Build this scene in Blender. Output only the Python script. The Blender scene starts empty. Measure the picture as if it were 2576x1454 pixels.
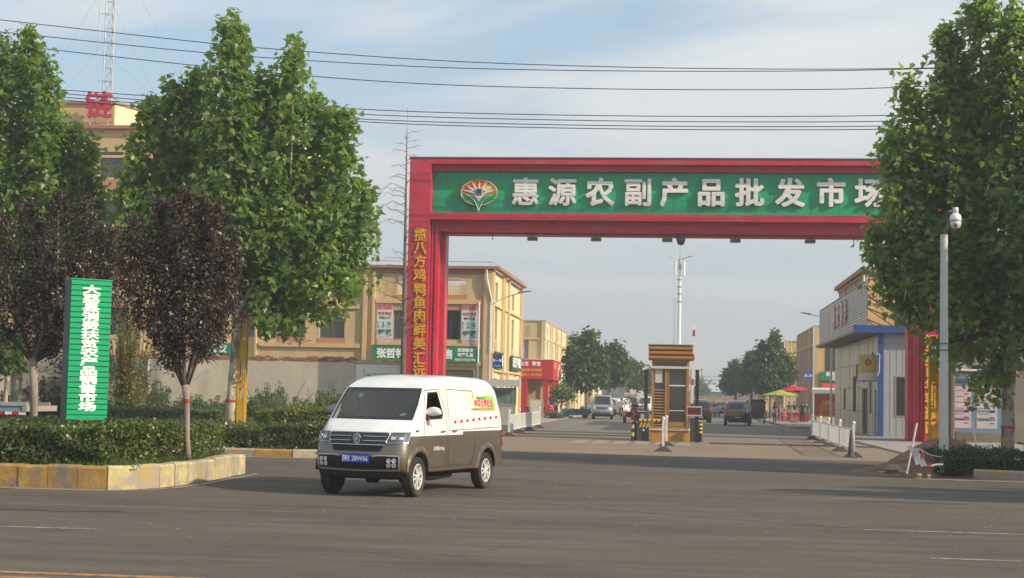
import bpy, math, random
from mathutils import Vector, Matrix, noise
random.seed(7)
sc = bpy.context.scene
COL = sc.collection
R_ = math.radians

# ---------------------------------------------------------------- camera
FPX = 3900.0; PHI = R_(6.4); PIT = math.atan(269/3900); ROL = .021; EYE = 1.67
f0 = Vector((-math.sin(PHI), math.cos(PHI), 0)); r0 = Vector((math.cos(PHI), math.sin(PHI), 0)); u0 = Vector((0, 0, 1))
CF = f0*math.cos(PIT)+u0*math.sin(PIT); CU0 = u0*math.cos(PIT)-f0*math.sin(PIT)
CR = r0*math.cos(ROL)+CU0*math.sin(ROL); CU = CU0*math.cos(ROL)-r0*math.sin(ROL)
cd = bpy.data.cameras.new('camera'); cam = bpy.data.objects.new('camera', cd); COL.objects.link(cam); sc.camera = cam
cd.sensor_width = 36; cd.lens = 36*FPX/2576; cd.clip_start = .1; cd.clip_end = 6000
cam.matrix_world = Matrix(((CR.x, CU.x, -CF.x, 0), (CR.y, CU.y, -CF.y, 0), (CR.z, CU.z, -CF.z, EYE), (0, 0, 0, 1)))
def ray(x, y): return CF+CR*((x-1288)/FPX)+CU*((727-y)/FPX)
def G(x, y, z=0):
    r = ray(x, y); t = (z-EYE)/r.z; return Vector((r.x*t, r.y*t, z))
def PY(x, y, Y):
    r = ray(x, y); t = Y/r.y; return Vector((r.x*t, Y, EYE+r.z*t))
def PX(x, y, X):
    r = ray(x, y); t = X/r.x; return Vector((X, r.y*t, EYE+r.z*t))

# ---------------------------------------------------------------- light
SUN_AZ = 18.0; SUN_EL = 29.0      # azimuth measured from +X towards the viewer
sv = Vector((math.cos(R_(SUN_EL))*math.cos(R_(SUN_AZ)), -math.cos(R_(SUN_EL))*math.sin(R_(SUN_AZ)), math.sin(R_(SUN_EL))))
ld = bpy.data.lights.new('sun', 'SUN'); ld.energy = 4.9; ld.angle = R_(.53); ld.color = (1, .84, .62)
lo = bpy.data.objects.new('sun', ld); COL.objects.link(lo); lo.rotation_euler = sv.to_track_quat('Z', 'Y').to_euler()
w = bpy.data.worlds.new('World'); sc.world = w; w.use_nodes = True
nt = w.node_tree; nd = nt.nodes; lk = nt.links; nd.clear()
out = nd.new('ShaderNodeOutputWorld'); bg = nd.new('ShaderNodeBackground'); lk.new(bg.outputs[0], out.inputs[0])
bg.inputs[1].default_value = .1
sky = nd.new('ShaderNodeTexSky'); sky.sky_type = 'NISHITA'; sky.sun_disc = False
sky.sun_elevation = R_(SUN_EL); sky.sun_rotation = R_(90+SUN_AZ); sky.dust_density = 1.6; sky.air_density = 1.0; sky.ozone_density = 1.2
tc = nd.new('ShaderNodeTexCoord')
skt = nd.new('ShaderNodeMix'); skt.data_type = 'RGBA'; skt.blend_type = 'MULTIPLY'; skt.inputs[0].default_value = 1; lk.new(sky.outputs[0], skt.inputs[6]); skt.inputs[7].default_value = (1.12, 1.50, 1.58, 1)
def nmath(op, a=None, b=None, c=None):
    n = nd.new('ShaderNodeMath'); n.operation = op
    for i, v in enumerate((a, b, c)):
        if v is None: continue
        if isinstance(v, (int, float)): n.inputs[i].default_value = v
        else: lk.new(v, n.inputs[i])
    return n.outputs[0]
sep = nd.new('ShaderNodeSeparateXYZ'); lk.new(tc.outputs['Generated'], sep.inputs[0])
# project the sky onto a cloud layer: (x, y)/(z+.12)
zz = nmath('ADD', nmath('MAXIMUM', sep.outputs[2], 0.0), .16)
cx = nmath('DIVIDE', sep.outputs[0], zz); cy = nmath('DIVIDE', sep.outputs[1], zz)
cmb = nd.new('ShaderNodeCombineXYZ'); lk.new(cx, cmb.inputs[0]); lk.new(cy, cmb.inputs[1])
mp = nd.new('ShaderNodeMapping'); lk.new(cmb.outputs[0], mp.inputs[0])
mp.inputs['Location'].default_value = (10.6, 5.4, 0); mp.inputs['Scale'].default_value = (.62, .95, 1); mp.inputs['Rotation'].default_value = (0, 0, R_(12))
n1 = nd.new('ShaderNodeTexNoise'); n1.inputs['Scale'].default_value = 1.25; n1.inputs['Detail'].default_value = 8; n1.inputs['Roughness'].default_value = .5; n1.inputs['Distortion'].default_value = .35
lk.new(mp.outputs[0], n1.inputs['Vector'])
mr = nd.new('ShaderNodeMapRange'); mr.interpolation_type = 'SMOOTHSTEP'; lk.new(n1.outputs[0], mr.inputs[0])
mr.inputs[1].default_value = .41; mr.inputs[2].default_value = .62; mr.inputs[3].default_value = .24; mr.inputs[4].default_value = .97
# thicker milky air towards the horizon
hz = nd.new('ShaderNodeMapRange'); hz.interpolation_type = 'SMOOTHSTEP'; lk.new(sep.outputs[2], hz.inputs[0])
hz.inputs[1].default_value = .02; hz.inputs[2].default_value = .30; hz.inputs[3].default_value = 1; hz.inputs[4].default_value = 0
m1 = nd.new('ShaderNodeMix'); m1.data_type = 'RGBA'; lk.new(mr.outputs[0], m1.inputs[0]); lk.new(skt.outputs[2], m1.inputs[6]); m1.inputs[7].default_value = (7.9, 8.15, 8.2, 1)
m2 = nd.new('ShaderNodeMix'); m2.data_type = 'RGBA'; lk.new(nmath('MULTIPLY', hz.outputs[0], .82), m2.inputs[0]); lk.new(m1.outputs[2], m2.inputs[6]); m2.inputs[7].default_value = (5.1, 5.5, 6.05, 1)
lk.new(m2.outputs[2], bg.inputs[0])
sc.view_settings.view_transform = 'Standard'; sc.view_settings.look = 'None'; sc.view_settings.exposure = .14; sc.view_settings.gamma = 1
try: sc.view_settings.use_curve_mapping = False
except Exception: pass
sc.cycles.max_bounces = 6; sc.cycles.transparent_max_bounces = 12; sc.cycles.caustics_reflective = False; sc.cycles.caustics_refractive = False

# ---------------------------------------------------------------- helpers
MATS = {}
def M(name, c, r=.65, m=0., v=.10, s=1.5, b=0., bs=30., coat=0., c2=None, c2t=(.5, .62), c2s=2., spec=.4, alpha=1., stretch=None, tr=0.):
    if name in MATS: return MATS[name]
    mt = bpy.data.materials.new(name); mt.use_nodes = True; t = mt.node_tree; N = t.nodes; L = t.links
    p = N['Principled BSDF']; p.inputs['Roughness'].default_value = r; p.inputs['Metallic'].default_value = m
    p.inputs['Specular IOR Level'].default_value = spec; p.inputs['Coat Weight'].default_value = coat; p.inputs['Coat Roughness'].default_value = .05
    if tr: p.inputs['Transmission Weight'].default_value = tr
    if alpha < 1: p.inputs['Alpha'].default_value = alpha
    tx = N.new('ShaderNodeTexCoord'); vec = tx.outputs['Object']
    if stretch:
        mp_ = N.new('ShaderNodeMapping'); mp_.inputs['Scale'].default_value = stretch; L.new(vec, mp_.inputs[0]); vec = mp_.outputs[0]
    base = None
    if v > 0:
        n = N.new('ShaderNodeTexNoise'); n.inputs['Scale'].default_value = s; n.inputs['Detail'].default_value = 6; L.new(vec, n.inputs['Vector'])
        q = N.new('ShaderNodeMapRange'); L.new(n.outputs[0], q.inputs[0]); q.inputs[1].default_value = .3; q.inputs[2].default_value = .7
        q.inputs[3].default_value = 1-v; q.inputs[4].default_value = 1+v
        mx = N.new('ShaderNodeMix'); mx.data_type = 'RGBA'; mx.blend_type = 'MULTIPLY'; mx.inputs[0].default_value = 1
        mx.inputs[6].default_value = (*c, 1); L.new(q.outputs[0], mx.inputs[7]); base = mx.outputs[2]
    if c2:
        n = N.new('ShaderNodeTexNoise'); n.inputs['Scale'].default_value = c2s; n.inputs['Detail'].default_value = 8; n.inputs['Roughness'].default_value = .6; L.new(vec, n.inputs['Vector'])
        q = N.new('ShaderNodeMapRange'); L.new(n.outputs[0], q.inputs[0]); q.inputs[1].default_value = c2t[0]; q.inputs[2].default_value = c2t[1]
        mx = N.new('ShaderNodeMix'); mx.data_type = 'RGBA'; L.new(q.outputs[0], mx.inputs[0])
        if base: L.new(base, mx.inputs[6])
        else: mx.inputs[6].default_value = (*c, 1)
        mx.inputs[7].default_value = (*c2, 1); base = mx.outputs[2]
    if base: L.new(base, p.inputs['Base Color'])
    else: p.inputs['Base Color'].default_value = (*c, 1)
    if b > 0:
        n = N.new('ShaderNodeTexNoise'); n.inputs['Scale'].default_value = bs; n.inputs['Detail'].default_value = 5; L.new(vec, n.inputs['Vector'])
        bp = N.new('ShaderNodeBump'); bp.inputs['Strength'].default_value = b; bp.inputs['Distance'].default_value = .02
        L.new(n.outputs[0], bp.inputs['Height']); L.new(bp.outputs[0], p.inputs['Normal'])
    MATS[name] = mt; return mt

class MB:
    def __init__(s): s.v = []; s.f = []; s.mi = []
    def add(s, vs, fs, mi=0):
        o = len(s.v); s.v += [tuple(v) for v in vs]
        for f in fs: s.f.append(tuple(i+o for i in f)); s.mi.append(mi)
        return s
    def poly(s, pts, mi=0): return s.add(pts, [tuple(range(len(pts)))], mi)
    def box(s, x0, x1, y0, y1, z0, z1, mi=0):
        return s.add([(x0, y0, z0), (x1, y0, z0), (x1, y1, z0), (x0, y1, z0), (x0, y0, z1), (x1, y0, z1), (x1, y1, z1), (x0, y1, z1)],
                     [(0, 3, 2, 1), (4, 5, 6, 7), (0, 1, 5, 4), (1, 2, 6, 5), (2, 3, 7, 6), (3, 0, 4, 7)], mi)
    def bbox(s, x0, x1, y0, y1, z0, z1, b=.01, mi=0):      # box with chamfered vertical and top edges
        def ring(i, z): return [(x0+i+b, y0+i, z), (x1-i-b, y0+i, z), (x1-i, y0+i+b, z), (x1-i, y1-i-b, z), (x1-i-b, y1-i, z), (x0+i+b, y1-i, z), (x0+i, y1-i-b, z), (x0+i, y0+i+b, z)]
        rs = [ring(0, z0), ring(0, z1-b), ring(b, z1)]
        vs = [p for r in rs for p in r]; fs = [tuple(range(7, -1, -1)), tuple(range(16, 24))]
        for k in range(2):
            for i in range(8): j = (i+1) % 8; fs.append((k*8+i, k*8+j, (k+1)*8+j, (k+1)*8+i))
        return s.add(vs, fs, mi)
    def cyl(s, p0, p1, r0, r1=None, n=12, cap=True, mi=0):
        r1 = r0 if r1 is None else r1; p0 = Vector(p0); p1 = Vector(p1); d = (p1-p0).normalized()
        a = d.orthogonal().normalized(); b = d.cross(a)
        vs = [p0+(a*math.cos(6.28318*i/n)+b*math.sin(6.28318*i/n))*r0 for i in range(n)]+[p1+(a*math.cos(6.28318*i/n)+b*math.sin(6.28318*i/n))*r1 for i in range(n)]
        fs = [(i, (i+1) % n, n+(i+1) % n, n+i) for i in range(n)]
        if cap: fs += [tuple(range(n-1, -1, -1)), tuple(range(n, 2*n))]
        return s.add(vs, fs, mi)
    def tube(s, pts, r, n=6, mi=0):
        pts = [Vector(p) for p in pts]; rr = r if isinstance(r, (list, tuple)) else [r]*len(pts)
        vs = []; a = None
        for k, p in enumerate(pts):
            d = (pts[min(k+1, len(pts)-1)]-pts[max(k-1, 0)]).normalized()
            a = d.orthogonal().normalized() if a is None else (a-d*a.dot(d)).normalized()
            b = d.cross(a)
            vs += [p+(a*math.cos(6.28318*i/n)+b*math.sin(6.28318*i/n))*rr[k] for i in range(n)]
        fs = [(k*n+i, k*n+(i+1) % n, (k+1)*n+(i+1) % n, (k+1)*n+i) for k in range(len(pts)-1) for i in range(n)]
        fs += [tuple(range(n-1, -1, -1)), tuple(range((len(pts)-1)*n, len(pts)*n))]
        return s.add(vs, fs, mi)
    def lathe(s, prof, c=(0, 0, 0), n=16, mi=0, ax='z'):
        vs = []
        for r, z in prof:
            for i in range(n):
                a = 6.28318*i/n; x, y = r*math.cos(a), r*math.sin(a)
                vs.append((c[0]+x, c[1]+y, c[2]+z) if ax == 'z' else ((c[0]+x, c[1]+z, c[2]+y) if ax == 'y' else (c[0]+z, c[1]+x, c[2]+y)))
        m = len(prof); fs = [(k*n+i, k*n+(i+1) % n, (k+1)*n+(i+1) % n, (k+1)*n+i) for k in range(m-1) for i in range(n)]
        fs += [tuple(range(n-1, -1, -1)), tuple(range((m-1)*n, m*n))]
        return s.add(vs, fs, mi)
    def prism(s, pts, d, mi=0):     # planar polygon pushed along vector d
        n = len(pts); d = Vector(d); vs = [Vector(p) for p in pts]; vs += [p+d for p in vs]
        return s.add(vs, [tuple(range(n-1, -1, -1)), tuple(range(n, 2*n))]+[(i, (i+1) % n, n+(i+1) % n, n+i) for i in range(n)], mi)
    def holewall(s, O, U, Nn, u0, u1, z0, z1, holes, dep, mi=0, mr_=0):
        O = Vector(O); U = Vector(U); Nn = Vector(Nn)       # Nn points outwards, reveals go inwards by dep
        P = lambda u, z, d=0: O+U*u+Vector((0, 0, z))-Nn*d
        us = sorted({u0, u1}|{h[0] for h in holes}|{h[1] for h in holes}); zs = sorted({z0, z1}|{h[2] for h in holes}|{h[3] for h in holes})
        us = [u for u in us if u0 <= u <= u1]; zs = [z for z in zs if z0 <= z <= z1]
        for a, b in zip(us, us[1:]):
            for c, d in zip(zs, zs[1:]):
                if b-a < 1e-5 or d-c < 1e-5: continue
                m_, n_ = (a+b)/2, (c+d)/2
                if any(h[0] < m_ < h[1] and h[2] < n_ < h[3] for h in holes): continue
                s.poly([P(a, c), P(b, c), P(b, d), P(a, d)], mi)
        for h in holes:
            a, b, c, d = h[:4]
            s.poly([P(a, c), P(b, c), P(b, c, dep), P(a, c, dep)], mr_); s.poly([P(a, d), P(b, d), P(b, d, dep), P(a, d, dep)], mr_)
            s.poly([P(a, c), P(a, d), P(a, d, dep), P(a, c, dep)], mr_); s.poly([P(b, c), P(b, d), P(b, d, dep), P(b, c, dep)], mr_)
        return s
    def mesh(s, name, mats, smooth=False):
        me = bpy.data.meshes.new(name); me.from_pydata(s.v, [], s.f)
        for mt in (mats if isinstance(mats, (list, tuple)) else [mats]): me.materials.append(mt)
        if any(s.mi): me.polygons.foreach_set('material_index', s.mi)
        if smooth: me.polygons.foreach_set('use_smooth', [True]*len(s.f))
        me.validate(); me.update(); return me
    def build(s, name, mats, parent=None, loc=None, smooth=False, stuff=False, label=None):
        return link(name, s.mesh(name, mats, smooth), parent, loc, stuff, label)
CH = {}
def link(name, me, parent=None, loc=None, stuff=False, label=None, rot=None, scale=None):
    o = bpy.data.objects.new(name, me); COL.objects.link(o)
    if parent: o.parent = parent; CH.setdefault(parent.name, []).append(o)
    if loc is not None: o.location = loc
    if rot is not None: o.rotation_euler = rot
    if scale is not None: o.scale = scale
    if stuff: o['kind'] = 'stuff'
    if label: o['label'] = label
    return o
def thing(name, label, cat, loc=(0, 0, 0), rz=0, group=None):
    o = bpy.data.objects.new(name, None); COL.objects.link(o); o.location = loc; o.rotation_euler = (0, 0, rz); o.empty_display_size = .2
    return tag(o, label, cat, group)
def tag(o, label, cat, group=None):
    o['label'] = label; o['category'] = cat
    if group: o['group'] = group
    return o
def struct(o): o['kind'] = 'structure'; return o
def copytree(root, loc, rz, label, group=None, scale=None):
    r = root.copy(); COL.objects.link(r); r.location = loc; r.rotation_euler = (0, 0, rz); r['label'] = label
    if scale: r.scale = scale
    if group: r['group'] = group
    for ch in CH.get(root.name, []):
        c = ch.copy(); COL.objects.link(c); c.parent = r; CH.setdefault(r.name, []).append(c)
        for g in CH.get(ch.name, []):
            d = g.copy(); COL.objects.link(d); d.parent = c; CH.setdefault(c.name, []).append(d)
    return r
def smooth_by_angle(me, ang=35):
    me.polygons.foreach_set('use_smooth', [True]*len(me.polygons))
    try: me.set_sharp_from_angle(angle=R_(ang))
    except Exception: pass
# lettering: built-in font glyphs, thickened by stacking slightly shifted copies
_gl = {}
def glyph(sx, bold, ext, n=8):
    k = (sx, bold, ext, n)
    if k in _gl: return _gl[k]
    c = bpy.data.curves.new('lettering', 'FONT'); c.body = sx; c.size = 1; c.extrude = ext; c.resolution_u = 2; c.align_x = 'CENTER'
    o = bpy.data.objects.new('lettering', c); COL.objects.link(o)
    me = bpy.data.meshes.new_from_object(o.evaluated_get(bpy.context.evaluated_depsgraph_get()))
    bpy.data.objects.remove(o); bpy.data.curves.remove(c)
    vs = [tuple(v.co) for v in me.vertices]; fs = [tuple(p.vertices) for p in me.polygons]
    bpy.data.meshes.remove(me)
    if len(sx) == 1 and vs:      # centre a single glyph
        mx_ = (min(v[0] for v in vs)+max(v[0] for v in vs))/2
        if ord(sx) > 255: mx_ = 0
        vs = [(v[0]-mx_, v[1]-.36, v[2]) for v in vs]
    else: vs = [(v[0], v[1]-.36, v[2]) for v in vs]
    if not bold: r = (vs, fs)
    else:
        V2, F2 = [], []
        for q in range(n):
            a = 6.28318*q/n; o_ = len(V2)
            V2 += [(v[0]+bold*math.cos(a), v[1]+bold*math.sin(a), v[2]+q*.0012) for v in vs]; F2 += [tuple(i+o_ for i in f) for f in fs]
        r = (V2, F2)
    _gl[k] = r; return r
def text(name, sx, size, mt, parent, org, U, Nn, bold=.03, ext=.02, wx=1., n=8, label=None):
    """org = centre; U = reading direction; Nn = outward normal"""
    vs, fs = glyph(sx, bold, ext, n)
    U = Vector(U).normalized(); Nn = Vector(Nn).normalized(); W_ = Nn.cross(U); O = Vector(org); b = MB()
    b.add([O+U*(v[0]*size*wx)+W_*(v[1]*size)+Nn*(v[2]*size) for v in vs], fs)
    return b.build(name, mt, parent, label=label)
# ================================================================ SETTING
X3 = Vector((1, 0, 0)); Y3 = Vector((0, 1, 0)); Z3 = Vector((0, 0, 1)); NY = Vector((0, -1, 0)); NX = Vector((-1, 0, 0))
asphalt = M('asphalt', (.107, .089, .073), .86, v=.10, s=.35, b=.5, bs=90, c2=(.138, .120, .102), c2t=(.45, .75), c2s=1.1, spec=.25, stretch=(.35, 1.6, 1))
def asphalt_mat():
    mt = MATS['asphalt']; t = mt.node_tree; N = t.nodes; L = t.links; p = N['Principled BSDF']; tx = N.new('ShaderNodeTexCoord'); src = p.inputs['Base Color'].links[0].from_socket
    def layer(src, scale, stretch, lo, hi, a, b, detail=4, rough=.6):
        mp_ = N.new('ShaderNodeMapping'); mp_.inputs['Scale'].default_value = stretch; L.new(tx.outputs['Object'], mp_.inputs[0])
        n = N.new('ShaderNodeTexNoise'); n.inputs['Scale'].default_value = scale; n.inputs['Detail'].default_value = detail; n.inputs['Roughness'].default_value = rough; L.new(mp_.outputs[0], n.inputs['Vector'])
        q = N.new('ShaderNodeMapRange'); L.new(n.outputs[0], q.inputs[0]); q.inputs[1].default_value = lo; q.inputs[2].default_value = hi; q.inputs[3].default_value = a; q.inputs[4].default_value = b
        mx = N.new('ShaderNodeMix'); mx.data_type = 'RGBA'; mx.blend_type = 'MULTIPLY'; mx.inputs[0].default_value = 1; L.new(src, mx.inputs[6]); L.new(q.outputs[0], mx.inputs[7]); return mx.outputs[2]
    s_ = layer(src, 38, (1, 1, 1), .3, .7, .72, 1.30, 2)            # aggregate speckle
    s_ = layer(s_, 1.0, (.10, 2.2, 1), .35, .65, .86, 1.12, 5)      # tyre polished streaks along the road
    s_ = layer(s_, .8, (1, 1, 1), .60, .72, 1.0, .80, 6, .7)        # oil and damp stains
    s_ = layer(s_, .13, (1, 1.6, 1), .35, .6, .90, 1.10, 3)
    v = N.new('ShaderNodeTexVoronoi'); v.feature = 'DISTANCE_TO_EDGE'; v.inputs['Scale'].default_value = .22; nz = N.new('ShaderNodeTexNoise'); nz.inputs['Scale'].default_value = 1.3; nz.inputs['Detail'].default_value = 6
    L.new(tx.outputs['Object'], nz.inputs[0]); ad = N.new('ShaderNodeMix'); ad.data_type = 'RGBA'; ad.blend_type = 'ADD'; ad.inputs[0].default_value = 1.0; L.new(tx.outputs['Object'], ad.inputs[6]); L.new(nz.outputs[1], ad.inputs[7]); L.new(ad.outputs[2], v.inputs['Vector'])
    q = N.new('ShaderNodeMapRange'); L.new(v.outputs['Distance'], q.inputs[0]); q.inputs[1].default_value = .0; q.inputs[2].default_value = .010; q.inputs[3].default_value = .62; q.inputs[4].default_value = 1
    mx = N.new('ShaderNodeMix'); mx.data_type = 'RGBA'; mx.blend_type = 'MULTIPLY'; mx.inputs[0].default_value = .55; L.new(s_, mx.inputs[6]); L.new(q.outputs[0], mx.inputs[7]); L.new(mx.outputs[2], p.inputs['Base Color'])
asphalt_mat()
street_a = M('street_asphalt', (.17, .15, .132), .85, v=.12, s=.5, b=.3, bs=60, c2=(.21, .185, .16), c2t=(.45, .7), c2s=.6, spec=.25, stretch=(.5, 1.2, 1))
concrete = M('forecourt_concrete', (.255, .195, .14), .85, v=.12, s=.4, b=.2, bs=40, c2=(.195, .155, .118), c2t=(.45, .65), c2s=.8, spec=.2, stretch=(.4, 1.5, 1))
paving = M('paving', (.30, .27, .24), .85, v=.15, s=1.2, b=.2)
soil = M('soil', (.16, .12, .075), .95, v=.3, s=2.5, b=.6, bs=12, c2=(.07, .09, .03), c2t=(.5, .6), c2s=3)
field = M('field', (.09, .11, .045), .95, v=.3, s=.05, c2=(.17, .15, .08), c2t=(.5, .6), c2s=.03)
paintw = M('road_paint', (.36, .34, .30), .8, v=.2, s=6, c2=(.15, .132, .115), c2t=(.44, .56), c2s=7)
painto = M('road_paint_orange', (.42, .20, .07), .8, v=.2, s=6, c2=(.16, .13, .11), c2t=(.5, .62), c2s=8)
kerb_y = M('kerb_yellow', (.40, .235, .065), .85, v=.25, s=5, b=.4, bs=20, c2=(.20, .17, .13), c2t=(.46, .62), c2s=2.4)
kerb_p = M('kerb_sunlit_yellow', (.50, .415, .20), .85, v=.2, s=5, b=.5, bs=16, c2=(.34, .30, .24), c2t=(.44, .58), c2s=3.4)  # curved end paler than the front stones: sunlight put into the yellow
kerb_g = M('kerb_grey', (.33, .29, .24), .85, v=.15, s=5, b=.3, bs=20, c2=(.40, .29, .12), c2t=(.5, .62), c2s=2)

def sheet(name, pts, z, mt, div=None): return struct(MB().poly([(x, y, z) for x, y in pts]).build(name, mt))
sheet('ground', [(-2500, -600), (2500, -600), (2500, 3000), (-2500, 3000)], -.03, field)
sheet('main_road', [(-260, -60), (260, -60), (260, 46.2), (-260, 46.2)], 0, asphalt)
sheet('forecourt', [(-8.6, 46.2), (7.2, 46.2), (9.3, 70), (-10.8, 70)], .0, concrete)
sheet('market_street', [(-9.0, 70), (8.6, 70), (7.0, 90), (6.6, 330), (-9.0, 330)], .0, street_a)
def slab(name, x0, x1, y0, y1, z, mt): return struct(MB().box(x0, x1, y0, y1, -.02, z).build(name, mt))
slab('pavement', -12.6, -9.0, 88, 330, .12, paving); slab('pavement', 6.62, 14, 99, 330, .12, paving)
slab('pavement', 7.8, 11.4, 70.6, 98.9, .10, paving)
# raised verge on the left between the kerb and the wall, gently mounded
def terrain(name, x0, x1, y0, y1, fn, mt, nx=40, ny=20):
    b = MB(); vs = []
    for j in range(ny+1):
        for i in range(nx+1):
            x = x0+(x1-x0)*i/nx; y = y0+(y1-y0)*j/ny; vs.append((x, y, fn(x, y)))
    b.add(vs, [(j*(nx+1)+i, j*(nx+1)+i+1, (j+1)*(nx+1)+i+1, (j+1)*(nx+1)+i) for j in range(ny) for i in range(nx)])
    return b.build(name, mt, smooth=True)
def ss(a, b, x): t = max(0, min(1, (x-a)/(b-a))); return t*t*(3-2*t)
def vz(x, y): return .14+.42*ss(40.5, 44, y)*(1-ss(55, 66, y))*ss(-9.6, -12, x)+.03*noise.noise(Vector((x*.8, y*.8, 0)))*ss(40, 42, y)
struct(terrain('left_verge_ground', -70, -9.15, 38.7, 69.6, vz, soil, 120, 50))
def iz(x, y): return .33+.05*noise.noise(Vector((x, y, 3)))
struct(terrain('island_ground', -70, -9.0, 24.85, 30.9, lambda x, y: iz(x, y)-(.6 if x > -9.05 else 0)*0, soil, 120, 14))
def rz_(x, y):
    m = 1.05*math.exp(-((x-6.3)**2/1.1+(y-40.0)**2/3.0))+.30*math.exp(-((x-5.4)**2/.7+(y-38.6)**2/1.2))+.25*math.exp(-((x-7.6)**2/1.5+(y-41)**2/5))
    e = min(ss(36.4, 36.9, y), 1)
    return -.03+.17*e*ss(6.2, 7.0, x)+m*.72+(.07*noise.noise(Vector((x*2.2, y*2.2, 5)))+.05*noise.noise(Vector((x*7, y*7, 2))))*min(1, m*3+e*ss(6.2, 7, x))
mound_m = M('dug_soil', (.21, .10, .05), .95, v=.3, s=2.5, b=.8, bs=9, c2=(.24, .17, .12), c2t=(.5, .65), c2s=2)
struct(terrain('right_verge_ground', 3.6, 14.5, 35.95, 46, rz_, mound_m, 90, 70))
slab('right_verge_ground', 14.4, 80, 36.1, 69.6, .14, soil); slab('side_pavement', 7.3, 14.4, 45.95, 70.6, .06, paving)

def kerb_run(t, pts, step, h, wd, mats, h0=0, gap=.012, jit=.01, cham=.04, skip=()):
    pts = [Vector((p[0], p[1], 0)) for p in pts]
    seg = [(b-a).length for a, b in zip(pts, pts[1:])]; tot = sum(seg); n = max(1, round(tot/step)); rnd = random.Random(int(tot*100))
    def at(s):
        for a, b, l in zip(pts, pts[1:], seg):
            if s <= l+1e-6: return a+(b-a)*(s/l)
            s -= l
        return pts[-1]
    for k in range(n):
        a = at(tot*k/n); b = at(tot*(k+1)/n); d = (b-a); L = d.length-gap; d.normalize(); q = Vector((d.y, -d.x, 0))
        mb = MB(); hh = h+rnd.uniform(-jit, jit)
        prof = [(0, h0), (wd, h0), (wd, h0+hh), (cham*.8, h0+hh), (0, h0+hh-cham)] # 0 = outer face
        dx = rnd.uniform(-jit, jit)
        mb.prism([(a-t.location)-q*(u+dx-0)*1+Z3*z_ for u, z_ in prof], d*L)
        mb.build('kerb_stone', mats[k % len(mats)] if not callable(mats) else mats(k), t)
t = thing('kerb', 'tall yellow painted kerb round the end of the hedge island on the left', 'kerb', (-9, 24.6, 0))
kerb_run(t, [(-40, 24.55), (-9.35, 24.6)], .50, .385, .2, [kerb_y, kerb_y, kerb_y])
kerb_run(t, [(-9.33, 24.6), (-8.95, 24.95), (-8.72, 25.7), (-8.66, 27), (-8.74, 30.6)], .56, .40, .22, [kerb_p, kerb_g, kerb_p, kerb_p], jit=.018)
kerb_run(t, [(-8.95, 30.8), (-40, 31.0)], .9, .36, .2, [kerb_g])
t = thing('kerb', 'low worn kerb across the far side of the side road behind the van', 'kerb', (-10, 38.5, 0))
kerb_run(t, [(-40, 38.2), (-9.4, 38.5), (-8.9, 38.9), (-8.7, 46), (-9.3, 60)], 1.0, .2, .16, [kerb_g, kerb_g, kerb_y])
t = thing('kerb', 'yellow and grey kerb below the hedge in the right foreground', 'kerb', (7, 36, 0))
kerb_run(t, [(6.6, 36.6), (8.3, 35.85), (40, 35.7)], 1.15, .22, .16, [kerb_g, kerb_y, kerb_g])

def stripe(name, x0, y0, x1, y1, wd, mt, z=.004, lab=None):
    a = Vector((x0, y0, z)); b = Vector((x1, y1, z)); d = (b-a).normalized(); q = Vector((d.y, -d.x, 0))*(wd/2)
    return struct(MB().poly([a-q, a+q, b+q, b-q][::-1]).build(name, mt))
stripe('lane_line', -22, 17.75, -6.85, 17.75, .10, paintw); stripe('lane_line', 2.4, 21.1, 20, 21.0, .10, paintw); stripe('lane_line', 2.7, 17.45, 20, 17.35, .10, paintw)
stripe('median_line', -30, 13.35, -4.2, 13.45, .15, painto); stripe('median_line', -30, 13.0, -4.2, 13.1, .12, painto)
stripe('lane_line', -20, 21.3, -5.0, 21.2, .07, M('road_paint_faded', (.2, .18, .16), .85, v=.1, c2=(.14, .12, .11), c2s=5))
# patched joints and lines of the forecourt
cream = M('crossing_paint', (.32, .26, .20), .8, v=.12, s=3, c2=(.27, .23, .185), c2t=(.5, .62), c2s=5)
for k in range(6): stripe('crossing_bar', -3.9+.78*k+.0, 57.0, -3.9+.78*k, 61.0, .55, cream)
stripe('stop_line', -7.4, 72.2, -1.4, 72.0, .35, cream); stripe('stop_line', 1.0, 66.3, 6.6, 66.0, .3, cream); stripe('stop_line', 1.0, 62.6, 7.4, 62.2, .25, cream)
stripe('street_edge_line', -6.7, 80, -6.75, 112, .12, paintw)
for y in (90, 108, 128, 150): stripe('stop_line', .8, y, 5.6, y, .35, cream)
dk = M('asphalt_patch', (.10, .088, .078), .85, v=.15, s=1.5)
stripe('road_patch', -8.3, 66.2, 5.5, 66.0, .5, dk, .003)
hump = M('speed_hump_rubber', (.05, .048, .045), .7)
def humpbar(x0, x1, y): return MB().prism([(x0, y-.18, .002), (x0, y+.18, .002), (x0, y+.10, .05), (x0, y-.10, .05)], (x1-x0, 0, 0)).build('speed_hump', hump)
tag(humpbar(-7.3, -1.4, 68.6), 'dark speed hump across the lane left of the booth', 'speed hump')
tag(humpbar(1.0, 7.2, 60.2), 'dark speed hump across the lane right of the booth', 'speed hump')
# pebbles and litter on the road
b = MB(); rnd = random.Random(3)
for k in range(170):
    x = rnd.uniform(-8, 8); y = rnd.uniform(17, 34); s_ = rnd.uniform(.003, .008)
    b.box(x-s_, x+s_, y-s_, y+s_, .001, .001+s_)
struct(b.build('road_grit', M('grit', (.42, .38, .33), .9, v=.3, s=.7)))

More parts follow.
